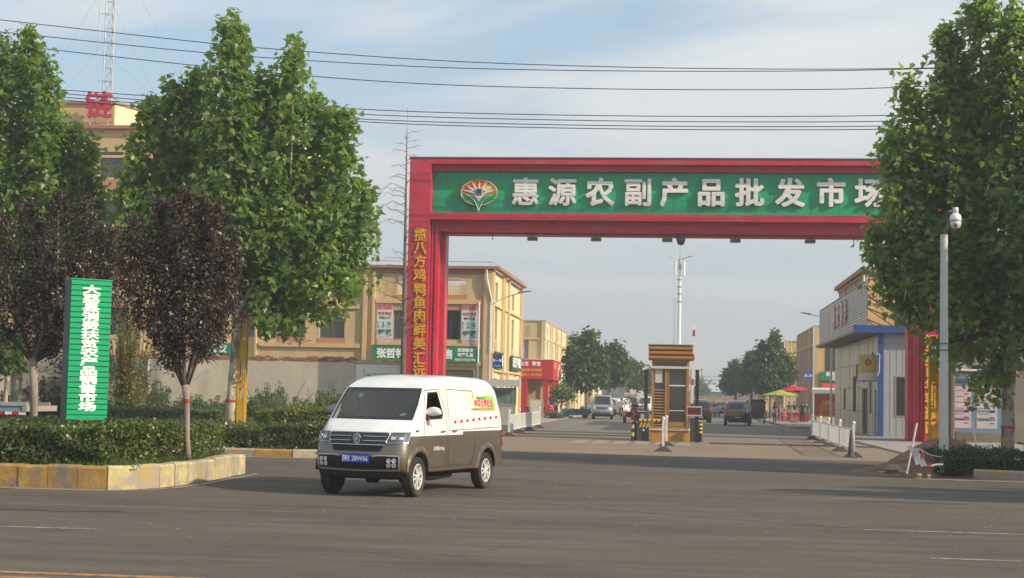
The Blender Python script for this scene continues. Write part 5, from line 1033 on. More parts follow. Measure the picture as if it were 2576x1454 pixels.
class Shell:
    """car body grown from a side silhouette: rounded edges, tumblehome, bowed nose"""
    def __init__(s, prof, W, th, bow=(.1, -1., .3), res=.07, rbow=0.):
        # prof: closed clockwise list (x, z, r); th: list (z, factor)
        s.W = W; s.th = th; s.bow = bow; s.rbow = rbow; P = []
        n = len(prof)
        for i in range(n):
            a, b = prof[i], prof[(i+1) % n]; L_ = math.hypot(b[0]-a[0], b[1]-a[1]); k = max(1, int(L_/res))
            for j in range(k): u = j/k; P.append([a[0]+(b[0]-a[0])*u, a[1]+(b[1]-a[1])*u, a[2]+(b[2]-a[2])*u, i+u])
        for _ in range(1):
            Q = [p[:] for p in P]
            for i in range(len(P)):
                if abs(P[i][3]-round(P[i][3])) < 1e-6 and prof[int(round(P[i][3]))][2] > .05:
                    a, b = Q[i-1], Q[(i+1) % len(P)]; P[i][0] = .5*Q[i][0]+.25*(a[0]+b[0]); P[i][1] = .5*Q[i][1]+.25*(a[1]+b[1])
        s.P = P
        N = []
        for i in range(len(P)):
            a, b = P[i-1], P[(i+1) % len(P)]; d = Vector((b[0]-a[0], b[1]-a[1])).normalized(); N.append(Vector((-d.y, d.x)))  # points into the body
        s.N = N; s.zmax = max(p[1] for p in P); s.xmin = min(p[0] for p in P); s.xmax = max(p[0] for p in P)
    def T(s, z):
        th = s.th
        if z <= th[0][0]: return th[0][1]
        for (z0, f0), (z1, f1) in zip(th, th[1:]):
            if z <= z1: u = (z-z0)/(z1-z0); return f0+(f1-f0)*u
        return th[-1][1]
    def deform(s, x, y, z):
        u = min(1, abs(y)/s.W); g = ss(s.bow[1], s.bow[2], x); x2 = x+s.bow[0]*(1-u*u)*g-s.rbow*(1-u*u)*ss(s.xmin+.5, s.xmin, x)
        z2 = z+.035*(1-u*u)*ss(s.zmax-.25, s.zmax, z)
        return Vector((x2, y*s.T(z), z2))
    def sideY(s, z): return s.W*s.T(z)
    def sp(s, x, z, off=.004, sgn=1): v = s.deform(x, s.W*sgn, z); return Vector((v.x, v.y+off*sgn, v.z))
    def body(s, m=12, glass=None, holes=(), cuts=()):
        """glass=(i0,i1,ycells): profile span of the windscreen, taken out of the body; returns verts/faces body, glass, frit"""
        P, N, W = s.P, s.N, s.W; n = len(P); K = 6; bm = bmesh.new(); ring = {}
        for i, (x, z, r, _) in enumerate(P):
            for j in range(m+1): y = -(W-r)+2*(W-r)*j/m; ring[i, 'c', j] = bm.verts.new((x, y, z))
            for sg in (-1, 1):
                ring[i, sg, 0] = ring[i, 'c', 0 if sg < 0 else m]
                for k in range(1, K+1):
                    a = 1.5708*k/K; d = r*(1-math.cos(a)); y = (W-r+r*math.sin(a))*sg
                    ring[i, sg, k] = bm.verts.new((x+N[i].x*d, y, z+N[i].y*d))
        gf = []; 
        for i in range(n):
            i2 = (i+1) % n
            for j in range(m):
                f = (ring[i, 'c', j], ring[i, 'c', j+1], ring[i2, 'c', j+1], ring[i2, 'c', j])
                u = P[i][3]
                if glass and glass[0] <= u < glass[1]: gf.append((i, j, [v.co.copy() for v in f])); continue
                bm.faces.new(f)
            for sg in (-1, 1):
                for k in range(K): bm.faces.new((ring[i, sg, k], ring[i, sg, k+1], ring[i2, sg, k+1], ring[i2, sg, k]))
        side = []
        for sg in (-1, 1):
            f = bm.faces.new([ring[i, sg, K] for i in range(n)]); side.append(f)
        sf = side
        def bis(co, no):
            nonlocal sf
            geom = set(sf)
            for f in list(sf): geom |= set(f.edges) | set(f.verts)
            r = bmesh.ops.bisect_plane(bm, geom=list(geom), dist=1e-5, plane_co=co, plane_no=no)
            sf = [g for g in r['geom'] if isinstance(g, bmesh.types.BMFace)]
        for k in range(1, 9): bis((0, 0, .4+k*.2), (0, 0, 1))
        for x in (-3, -2.4, -1.8, -1.2, -.6): bis((x, 0, 0), (1, 0, 0))
        for co, no in cuts: bis(co, no)
        bm.faces.ensure_lookup_table()
        if holes:
            rem = []
            for f in sf:
                c = f.calc_center_median()
                for hp in holes:
                    ins = False
                    for (x0, z0), (x1, z1) in zip(hp, hp[1:]+hp[:1]):
                        if (z0 > c.z) != (z1 > c.z) and c.x < (x1-x0)*(c.z-z0)/(z1-z0)+x0: ins = not ins
                    if ins: rem.append(f); break
            bmesh.ops.delete(bm, geom=rem, context='FACES')
        for v in bm.verts: v.co = s.deform(*v.co)
        bmesh.ops.recalc_face_normals(bm, faces=bm.faces)
        me = bpy.data.meshes.new('body'); bm.to_mesh(me); bm.free()
        gfd = [(i, j, [s.deform(*c) for c in q]) for i, j, q in gf]
        return me, gfd
    # front face position at height z and lateral y
    def front(s, y, z, off=0., sgn=1):
        best = None
        for a, b in zip(s.P, s.P[1:]+s.P[:1]):
            if (a[1]-z)*(b[1]-z) <= 0 and abs(a[1]-b[1]) > 1e-6:
                u = (z-a[1])/(b[1]-a[1]); x = a[0]+(b[0]-a[0])*u; r = a[2]+(b[2]-a[2])*u
                if best is None or x*sgn > best[0]*sgn: best = (x, r)
        x, r = best; d = 0; ya = abs(y)
        if ya > s.W-r: sn = min(.999, (ya-(s.W-r))/r); d = r*(1-math.sqrt(1-sn*sn))
        v = s.deform(x-sgn*d, y, z); v.x += off*sgn; 
        return v
    def fpatch(s, quad, off=.006, nu=8, nv=3, sgn=1, thick=0.):
        """quad: four (y,z): bl, br, tr, tl"""
        b = MB(); vs = []
        for j in range(nv+1):
            for i in range(nu+1):
                u, v = i/nu, j/nv; y = (quad[0][0]*(1-u)+quad[1][0]*u)*(1-v)+(quad[3][0]*(1-u)+quad[2][0]*u)*v; z = (quad[0][1]*(1-u)+quad[1][1]*u)*(1-v)+(quad[3][1]*(1-u)+quad[2][1]*u)*v
                vs.append(s.front(y, z, off, sgn))
        b.add(vs, [(j*(nu+1)+i, j*(nu+1)+i+1, (j+1)*(nu+1)+i+1, (j+1)*(nu+1)+i) for j in range(nv) for i in range(nu)])
        return b
    def ftube(s, pts, r, off=.012, sgn=1, n=6, mb=None):
        P_ = []
        for a, b in zip(pts, pts[1:]):
            for k in range(6): u = k/6; P_.append(s.front(a[0]+(b[0]-a[0])*u, a[1]+(b[1]-a[1])*u, off, sgn))
        P_.append(s.front(*pts[-1], off, sgn)); return (mb or MB()).tube(P_, r, n)
    def sline(s, pts, wd=.007, sgn=1, off=.002):
        b = MB()
        for a, c in zip(pts, pts[1:]):
            k = max(1, int(math.hypot(c[0]-a[0], c[1]-a[1])/.12)); d = Vector((c[0]-a[0], c[1]-a[1])).normalized(); q = (-d.y*wd/2, d.x*wd/2)
            for i in range(k):
                u0_, u1_ = i/k, (i+1)/k; p0_ = (a[0]+(c[0]-a[0])*u0_, a[1]+(c[1]-a[1])*u0_); p1_ = (a[0]+(c[0]-a[0])*u1_, a[1]+(c[1]-a[1])*u1_)
                b.add([s.sp(p0_[0]+q[0], p0_[1]+q[1], off, sgn), s.sp(p0_[0]-q[0], p0_[1]-q[1], off, sgn), s.sp(p1_[0]-q[0], p1_[1]-q[1], off, sgn), s.sp(p1_[0]+q[0], p1_[1]+q[1], off, sgn)], [(0, 1, 2, 3)])
        return b
    def spatch(s, poly, off=.005, sgn=1, nv=6):
        """horizontal slices of a convex side polygon so it follows the tumblehome"""
        zs = sorted({p[1] for p in poly}|{min(p[1] for p in poly)+(max(p[1] for p in poly)-min(p[1] for p in poly))*k/nv for k in range(nv+1)}); b = MB()
        def xr(z):
            xs = []
            for (x0, z0), (x1, z1) in zip(poly, poly[1:]+poly[:1]):
                if min(z0, z1)-1e-9 <= z <= max(z0, z1)+1e-9: xs += [x0, x1] if abs(z1-z0) < 1e-9 else [x0+(x1-x0)*(z-z0)/(z1-z0)]
            return min(xs), max(xs)
        for z0, z1 in zip(zs, zs[1:]):
            if z1-z0 < 1e-6: continue
            a, b_ = xr(z0+1e-6); c, d = xr(z1-1e-6); b.add([s.sp(a, z0, off, sgn), s.sp(b_, z0, off, sgn), s.sp(d, z1, off, sgn), s.sp(c, z1, off, sgn)], [(0, 1, 2, 3)])
        return b
def arch(cx, cz, r, z0, rr=.02, n=9, rev=False):
    a0 = math.asin((z0-cz)/r); A = [a0+(math.pi-2*a0)*k/n for k in range(n+1)]; pts = [(cx+r*math.cos(a), cz+r*math.sin(a), rr) for a in A]
    return pts[::-1]
_wm = {}
def wheel(t, x, y, r, wd, sgn, spokes=5, simple=False, steer=0.):
    k = (round(r, 3), wd, spokes, simple)
    if k not in _wm:
        rr = r*.66
        ty = MB().lathe([(rr, -wd*.42), (r*.9, -wd*.5), (r*.985, -wd*.38), (r, -wd*.2), (r, wd*.2), (r*.985, wd*.38), (r*.9, wd*.5), (rr, wd*.42), (rr*.97, wd*.1)], n=32, ax='y').mesh('tyre', tyre_m); smooth_by_angle(ty, 40)
        b = MB()
        def tor(R0, w_, y_): pass
        b.lathe([(rr*1.0, wd*.40), (rr*.93, wd*.44), (rr*.88, wd*.34), (rr*.88, -wd*.3)], n=32, ax='y')
        b.f = [f for f in b.f if len(f) == 4]; b.mi = [0]*len(b.f)
        o_ = len(b.f)
        sp = spokes*2
        for q in range(sp):
            a = 6.28318*(q//2)/spokes+(.17 if q % 2 else -.17); a1 = 6.28318*(q//2)/spokes+(.25 if q % 2 else -.25)
            def P(rad, an, off): return Vector((rad*math.cos(an)-off*math.sin(an), 0, rad*math.sin(an)+off*math.cos(an)))
            y0 = wd*.30; y1 = wd*.42
            v = [P(r*.10, a, -.018), P(rr*.92, a1, -.014), P(rr*.92, a1, .014), P(r*.10, a, .018)]
            b.prism([p+Vector((0, y0, 0)) for p in v], (0, y1-y0, 0))
        b.lathe([(r*.15, wd*.28), (r*.15, wd*.43), (r*.06, wd*.47)], n=16, ax='y')
        rm = b.mesh('rim', rim_m)
        bk = MB().lathe([(rr*.9, wd*.12), (rr*.9, wd*.16)], n=20, ax='y').mesh('brake_disc', vdark)
        _wm[k] = (ty, rm, bk)
    ty, rm, bk = _wm[k]; rz = (0 if sgn > 0 else math.pi)+steer
    w_ = link('wheel', ty, t, (x, y, r), rot=(0, 0, rz)); link('rim', rm, w_)
    if not simple: link('brake_disc', bk, w_)
    return w_

# ---------------------------------------------------------------- the white and bronze van
hd = Vector((-.262, -.965, 0)).normalized()
VO = Vector((-5.075, 25.27, 0))
van = thing('delivery_van', 'white and bronze panel van on the road with red ribbon on its mirror', 'van', VO, math.atan2(hd.y, hd.x))
WB = -2.90; R0 = .325
pf = [(.44, .40, .08), (.50, .46, .16), (.53, .58, .18), (.52, .72, .18), (.49, .86, .20), (.44, 1.02, .20), (.35, 1.09, .19), (.21, 1.17, .13), (.09, 1.235, .08),   # 0..8 nose, bonnet
      (-.14, 1.50, .06), (-.37, 1.765, .07),                                                                        # windscreen 8..10
      (-.50, 1.865, .15), (-.74, 1.935, .17), (-1.2, 1.965, .17), (-2.0, 1.975, .17), (-2.9, 1.965, .17), (-3.25, 1.94, .16), (-3.42, 1.86, .13),
      (-3.50, 1.70, .10), (-3.62, 1.30, .09), (-3.67, .95, .09), (-3.68, .60, .09), (-3.66, .40, .06)]
rear_a = arch(WB, R0+.02, .385, .38); front_a = arch(0, R0+.02, .385, .40)
pf += [(p[0], p[1], .02) for p in rear_a]+[(-2.35, .38, .02), (-.55, .385, .02)]+[(p[0], p[1], .02) for p in front_a]
VS = Shell(pf, .835, [(.35, .975), (.6, 1.0), (1.0, .995), (1.25, .985), (1.75, .90), (2.0, .83)], bow=(.11, -.9, .25), res=.06)
win_poly = [(-.25, 1.255), (-.42, 1.69), (-.80, 1.705), (-.95, 1.36), (-.90, 1.27)]
def cutsof(poly):
    r = []
    for (x0, z0), (x1, z1) in zip(poly, poly[1:]+poly[:1]): r.append(((x0, 0, z0), (-(z1-z0), 0, (x1-x0))))
    return r
paint = twotone('van_paint', (.80, .80, .79), (.20, .165, .132), .985, -1.78, .055, .26, .55)
me, gf = VS.body(m=14, glass=(8.0, 10.0), holes=[win_poly], cuts=cutsof(win_poly)); me.materials.append(paint); smooth_by_angle(me, 38); me.name = 'body'
body = link('body', me, van)
# windscreen and its black border
i0 = min(g[0] for g in gf); i1 = max(g[0] for g in gf); gm = MB(); fm_ = MB()
for i, j, q in gf:
    a_, b__, c__, d__ = q                         # a-b lower edge of the cell, d-c upper edge
    if j in (0, 13):
        u = .38 if j == 0 else .62; e0 = a_.lerp(b__, u); e1 = d__.lerp(c__, u)
        (fm_ if j == 0 else gm).add([a_, e0, e1, d__], [(0, 1, 2, 3)]); (gm if j == 0 else fm_).add([e0, b__, c__, e1], [(0, 1, 2, 3)])
    else: (fm_ if i in (i0, i1) else gm).add(q, [(0, 1, 2, 3)])
me = gm.mesh('windscreen', wglass, True); ws_ = link('windscreen', me, van); fm_.build('windscreen_border', blkp, ws_, smooth=True)
for y0, y1 in ((-.62, -.02), (.02, .62)): VS_ = [VS.deform(.03-.02*k*0-.035, y0+(y1-y0)*k/6, 1.25+.03*math.sin(k/6*1.5)) for k in range(7)]; MB().tube([v+Vector((.03, 0, .02)) for v in VS_], .009, 5).build('wiper', blkp, van)
for sg in (1, -1):
    f = VS.spatch([(-.25, 1.255), (-.90, 1.27), (-.95, 1.36), (-.80, 1.705), (-.42, 1.69)], off=-.012, sgn=sg).build('side_window', sglass, van, label='dark cab window with its quarter glass' if sg > 0 else None)
    VS.sline(win_poly+[win_poly[0]], .022, sg, .001).build('window_seal', blkp, f)
    # doors and trim lines
    VS.sline([(-.18, .99), (-.20, 1.24), (-.31, 1.735), (-.83, 1.75), (-1.06, 1.45), (-1.14, .75), (-1.05, .43)], .013, sg).build('door_seam', seam_m, body)
    VS.sline([(-1.19, 1.72), (-1.19, .48), (-2.16, .47), (-2.30, .62), (-2.32, 1.74), (-1.19, 1.76)], .012, sg).build('door_seam', seam_m, body)
    VS.sline([(-1.2, 1.06), (-3.5, 1.10)], .010, sg).build('slide_rail', seam_m, body)
    VS.sline([(-.5, 1.765), (-1.2, 1.80), (-3.2, 1.80)], .010, sg).build('roof_gutter', M('gutter_grey', (.5, .5, .5)), body)
    VS.sline([(-.50, .46), (-2.30, .46)], .02, sg, .003).build('sill_crease', M('crease_bronze', (.10, .08, .065), .4, m=.4), body)
    for x in (-.92, -1.40): 
        h_ = MB().tube([VS.sp(x-.075, 1.045, .0, sg), VS.sp(x-.05, 1.05, .028, sg), VS.sp(x+.05, 1.05, .028, sg), VS.sp(x+.075, 1.045, .0, sg)], .013, 6).build('door_handle', chrome if sg > 0 else paint, van)
    MB().tube([VS.sp(.15, 1.06, .004, sg), VS.sp(.05, 1.075, .006, sg)], .014, 5).build('side_repeater', blkp, van)
    # flared arches
    for cx_, a_ in ((0, front_a), (WB, rear_a)):
        o_ = [VS.sp(p[0], p[1], .0, sg) for p in a_]; q = MB(); vs = []
        for p in a_:
            for rad, off in ((1.0, .012), (1.07, .026), (1.16, .022), (1.28, -.002)):
                x = min(cx_+(p[0]-cx_)*rad, .43); z = (R0+.02)+(p[1]-R0-.02)*rad; vs.append(VS.sp(x, z, off, sg))
        q.add(vs, [(4*k+i, 4*k+i+1, 4*k+5+i, 4*k+4+i) for k in range(len(a_)-1) for i in range(3)]); f = q.build('wheel_arch', paint, van, smooth=True)
        q = MB(); vs = []
        for p in a_: vs += [VS.sp(p[0], p[1], .012, sg), VS.sp(p[0], p[1], -.28, sg)]
        q.add(vs, [(2*k, 2*k+1, 2*k+3, 2*k+2) for k in range(len(a_)-1)]); q.build('arch_liner', vdark, van)
for x in (0, WB):
    for sg in (1, -1): wheel(van, x, sg*.735, R0, .195, sg, 5, steer=(.06 if x == 0 else 0))
    MB().cyl((x, -.66, R0), (x, .66, R0), .05, n=8).lathe([(.02, -.12), (.13, -.08), (.13, .08), (.02, .12)], c=(x, .0, R0), n=10, ax='y').build('axle', vdark, van)
MB().bbox(-3.5, -3.05+.55-.98, -.62, .62, .34, .48, .03).box(-2.45, -.5, -.60, .60, .30, .42).box(-.42, .34, -.55, .55, .28, .46).build('underbody', vdark, van)
MB().tube([(-1.0, .45, .27), (-1.5, .46, .24), (-2.2, .42, .25), (-2.5, .3, .27)], .03, 6).cyl((-1.5, .3, .25), (-2.0, .3, .25), .07, n=8).build('exhaust', M('exhaust_rust', (.16, .11, .08), .7), van)
MB().box(-3.45, -3.38, .60, .72, .22, .48).box(-3.45, -3.38, -.72, -.60, .22, .48).build('mud_flap', vdark, van)
# front end
VS.fpatch([(-.40, .735), (.40, .735), (.47, .83), (-.47, .83)], .008, 10, 3).build('lower_grille', M('grille_black', (.035, .035, .036), .45), van)
g = VS.fpatch([(-.50, .845), (.50, .845), (.53, 1.035), (-.53, 1.035)], .010, 12, 5).build('grille', MATS['grille_black'], van)
for z in (.84, .905, .975, 1.036): 
    if z in (.905, .975):
        for sg in (-1, 1): VS.ftube([(sg*.50, z), (sg*.11, z)], .010, .018).build('grille_bar', chrome, g)
    else: VS.ftube([(-.50, z), (.50, z)], .011, .016).build('grille_bar', chrome, g)
for k in range(5): VS.ftube([(-.44, .75+.018*k), (.44, .75+.018*k)], .004, .012).build('grille_mesh_bar', vdark, g)
em_ = VS.front(0, .935, .02); b = MB(); ring_ = []
for a in range(25): u = 6.28318*a/24; rx, rz2 = .058, .072*(1.12 if math.sin(u) < 0 else 1); ring_.append(em_+Vector((.012, rx*math.cos(u)*(1.1 if math.sin(u) > 0 else .9), rz2*math.sin(u))))
b.tube(ring_, .010, 6); b.tube([em_+Vector((.012, y, z)) for y, z in ((-.026, .05), (-.026, -.0), (-.008, -.052))], .009, 6); b.tube([em_+Vector((.012, y, z)) for y, z in ((.026, .05), (.026, -.0), (.008, -.052))], .009, 6); b.box(em_.x-.01, em_.x+.004, -.05, .05, em_.z-.05, em_.z+.05); b.box(em_.x+.004, em_.x+.016, -.026, .026, em_.z-.006, em_.z+.008); b.build('emblem', chrome, van)
for sg in (-1, 1):
    h = VS.fpatch([(sg*.505, .868), (sg*.815, .885), (sg*.82, 1.045), (sg*.545, 1.035)], .012, 10, 4).build('headlight', lampg, van)
    VS.ftube([(sg*.505, .868), (sg*.815, .885), (sg*.82, 1.045), (sg*.545, 1.035), (sg*.505, .868)], .008, .014).build('headlight_trim', chrome, h)
    for y in (.625, .735):
        c_ = VS.front(sg*y, .955, .016); b = MB(); b.tube([c_+Vector((-.35*yy*sg*sg if False else 0, yy, zz_)) for yy, zz_ in ((-.036, -.03), (.036, -.03), (.036, .03), (-.036, .03), (-.036, -.03))], .008, 6)
        VS.fpatch([(sg*(y-.024), .935), (sg*(y+.024), .935), (sg*(y+.024), .975), (sg*(y-.024), .975)], .020, 2, 2).build('headlight_lens', lampw, h)
        VS.ftube([(sg*(y-.036), .927), (sg*(y+.036), .927), (sg*(y+.036), .985), (sg*(y-.036), .985), (sg*(y-.036), .927)], .006, .020).build('lens_ring', chrome, h)
bi = VS.fpatch([(-.72, .44), (.72, .44), (.725, .655), (-.725, .655)], .006, 18, 4).build('bumper_intake', blkp, van)
for k in range(6): VS.ftube([(-.52, .47+.03*k), (.52, .47+.03*k)], .006, .010).build('intake_bar', vdark, bi)
for sg in (-1, 1):
    VS.ftube([(sg*.30, .655), (sg*.40, .672), (sg*.725, .668), (sg*.73, .44), (0, .425)], .015, .012).build('bumper_trim', M('trim_silver', (.50, .48, .46), .3, m=.8, v=0), van)
    for y in (.57, .655):
        for z in (.52, .595):
            c_ = VS.front(sg*y, z, .012); b = MB(); n_ = 12; vs = [VS.front(sg*y+.031*math.cos(6.283*a/n_), z+.031*math.sin(6.283*a/n_), .016) for a in range(n_)]; b.poly(vs); b.tube(vs+[vs[0]], .006, 5); b.build('fog_lamp', lampw, van)
pc = VS.front(0, .62, .0); 
for_x = VS.front(0, .69, .03).x
t_ = MB().box(for_x-.03, for_x, -.235, .235, .55, .695).build('number_plate', plate_b, van)
text('lettering', '陕E 28W66', .112, whitet, t_, (for_x+.001, 0, .622), Y3, X3, .022, .0012, wx=.86, n=6)
for y in (-.12, .12): MB().lathe([(.010, for_x), (.008, for_x+.006)], c=(0, y, .682), n=8, ax='x').build('plate_screw', chrome, t_)
VS.fpatch([(-.72, .405), (.72, .405), (.72, .425), (-.72, .425)], .0, 8, 1)
b = MB(); lowv = []
for y in [-.80+.1*k for k in range(17)]: p = VS.front(y, .41, -.01); lowv += [p, p+Vector((-.05, 0, -.085)), p+Vector((-.22, 0, -.10))]
b.add(lowv, [(3*k+i, 3*k+3+i, 3*k+4+i, 3*k+1+i) for k in range(16) for i in range(2)]); b.build('lower_valance', M('valance_black', (.03, .028, .026), .6), van)
# bonnet seams
b = MB(); [b.tube([VS.front(sg*.60, 1.045, .001)]+[VS.deform(x, sg*(.60+.05*k/3), z)+Vector((0, 0, .004)) for k, (x, z) in enumerate(((.30, 1.105), (.18, 1.165), (.05, 1.225)))], .004, 4) for sg in (-1, 1)]; b.build('bonnet_seam', seam_m, body)
# mirrors
for sg in (1, -1):
    c_ = VS.sp(-.33, 1.36, .12, sg); b = MB()
    b.lathe([(.02, -.06), (.085, -.045), (.105, .0), (.10, .05)], c=(0, 0, 0), n=16, ax='x'); v_ = [(c_.x+p[0]*1.0, c_.y+p[1]*1.35, c_.z+.0+p[2]*(1.0 if p[2] > 0 else .45)) for p in b.v]; b.v = v_
    m_ = b.build('mirror', paint if sg > 0 else M('mirror_grey', (.30, .30, .30), .4), van, smooth=True)
    MB().box(c_.x-.055, c_.x+.05, c_.y-.13, c_.y+.13, c_.z-.075, c_.z-.045).tube([(c_.x, c_.y-.05*sg, c_.z-.05), VS.sp(-.26, 1.27, -.01, sg)], .025, 6).build('mirror_foot', blkp, m_)
    MB().poly([(c_.x-.058, c_.y-.12, c_.z-.04), (c_.x-.058, c_.y+.12, c_.z-.04), (c_.x-.058, c_.y+.10, c_.z+.08), (c_.x-.058, c_.y-.10, c_.z+.08)]).build('mirror_glass', glass, m_)
# printed things on the side
for k in range(8):
    x = -1.40-.268*k; z = 1.178+.0110*k
    VS.spatch([(x, z), (x-.10, z), (x-.10, z+.05), (x, z+.05)], .003, nv=1).build('reflective_mark', M('mark_red', (.55, .02, .03), .35), van)
    VS.spatch([(x-.10, z), (x-.2, z), (x-.2, z+.05), (x-.10, z+.05)], .003, nv=1).build('reflective_mark', M('mark_white', (.72, .72, .70), .35), van)
ps = VS.spatch([(-2.18, 1.39), (-3.34, 1.40), (-3.31, 1.66), (-2.16, 1.66)][::-1], .004).build('side_poster', M('poster_green', (.30, .55, .12), .45, v=.3, s=3, c2=(.72, .74, .55), c2t=(.46, .56), c2s=1.7), van)
VS.spatch([(-2.30, 1.455), (-3.16, 1.46), (-3.16, 1.585), (-2.30, 1.585)][::-1], .0055, nv=1).build('poster_panel', M('poster_cream', (.72, .72, .58), .45), ps)
VS.spatch([(-2.2, 1.40), (-3.26, 1.405), (-3.26, 1.44), (-2.2, 1.44)][::-1], .0055, nv=1).build('poster_strip', M('poster_veg', (.45, .28, .06), .5, v=.5, s=9, c2=(.1, .3, .05), c2t=(.48, .52), c2s=12), ps)
def sidetext(sx, x, z, size, mt, bold=.02, wx=1.):
    c_ = VS.sp(x, z, .007, 1); dn = (VS.sp(x, z+.1, 0)-VS.sp(x, z-.1, 0)).normalized(); Nn_ = dn.cross(NX)*-1
    Nn_ = Vector((0, abs(dn.z), -dn.y if dn.y < 0 else dn.y)); Nn_ = Vector((0, dn.z, -dn.y)); return text('lettering', sx, size, mt, ps, c_, NX, Nn_, bold, .002, wx=wx, n=6)
sidetext('鲜菜批零配送', -2.78, 1.525, .145, redt, .03, wx=.98); sidetext('新鲜蔬菜 · 配送上门', -2.7, 1.62, .05, M('print_dkgreen', (.03, .14, .04)), .02)
t__ = sidetext('总质量2010kg', -.76, .77, .075, M('print_silver', (.6, .58, .55), .4), .02); t__.parent = van
VS.spatch([(-.0-3.55, .75), (-3.62, .75), (-3.60, 1.05), (-3.54, 1.05)][::-1], .004).build('tail_lamp', redl, van)
b = MB(); rb_ = VS.sp(-.28, 1.33, .02, 1); rbm = M('ribbon_red', (.45, .03, .04), .6, v=.3, s=20)
b = MB(); pts = [rb_+Vector(v) for v in ((.0, .02, .0), (.02, .04, -.06), (-.01, .05, -.12), (-.05, .05, -.17), (-.075, .05, -.20))]
vs = []
for k, p in enumerate(pts): s_ = Vector((.018, .005*(-1)**k, .008)); vs += [p-s_, p+s_]
b.add(vs, [(2*k, 2*k+1, 2*k+3, 2*k+2) for k in range(4)]); o = b.build('ribbon', rbm, van)
# cab interior
MB().bbox(-.42, -.02, -.70, .70, .95, 1.19, .05).build('dashboard', int_d, van); MB().box(-1.36, -1.32, -.70, .70, .45, 1.82).build('bulkhead', M('bulkhead_grey', (.10, .10, .10), .9), van)
for y in (-.36, .36): MB().bbox(-1.25, -1.12, y-.24, y+.24, .75, 1.42, .05).bbox(-1.24, -1.15, y-.12, y+.12, 1.44, 1.62, .03).bbox(-1.15, -.70, y-.24, y+.24, .66, .80, .04).build('seat', M('seat_grey', (.06, .06, .065), .9), van)
b = MB(); c_ = Vector((-.55, .36, 1.16)); b.tube([c_+Vector((-.06*math.sin(a)*1.0, .19*math.cos(a), .17*math.sin(a))) for a in [6.283*k/20 for k in range(21)]], .013, 6); b.cyl(c_, c_+Vector((.2, 0, -.1)), .03, n=8); b.build('steering_wheel', blkp, van)
VS_p = lambda y0, y1, u0_, u1_, mt, nm: MB().add([VS.deform(.03-.46*u, y, 1.235+.53*u)+Vector((-.02, 0, -.012)) for u, y in ((u0_, y0), (u0_, y1), (u1_, y1), (u1_, y0))], [(0, 1, 2, 3)]).build(nm, mt, van)
VS_p(-.62, -.40, .80, .97, M('sun_strip_teal', (.02, .28, .24), .5), 'permit_sticker'); VS_p(-.50, -.40, .72, .86, M('sticker_white', (.6, .6, .6)), 'permit_sticker')

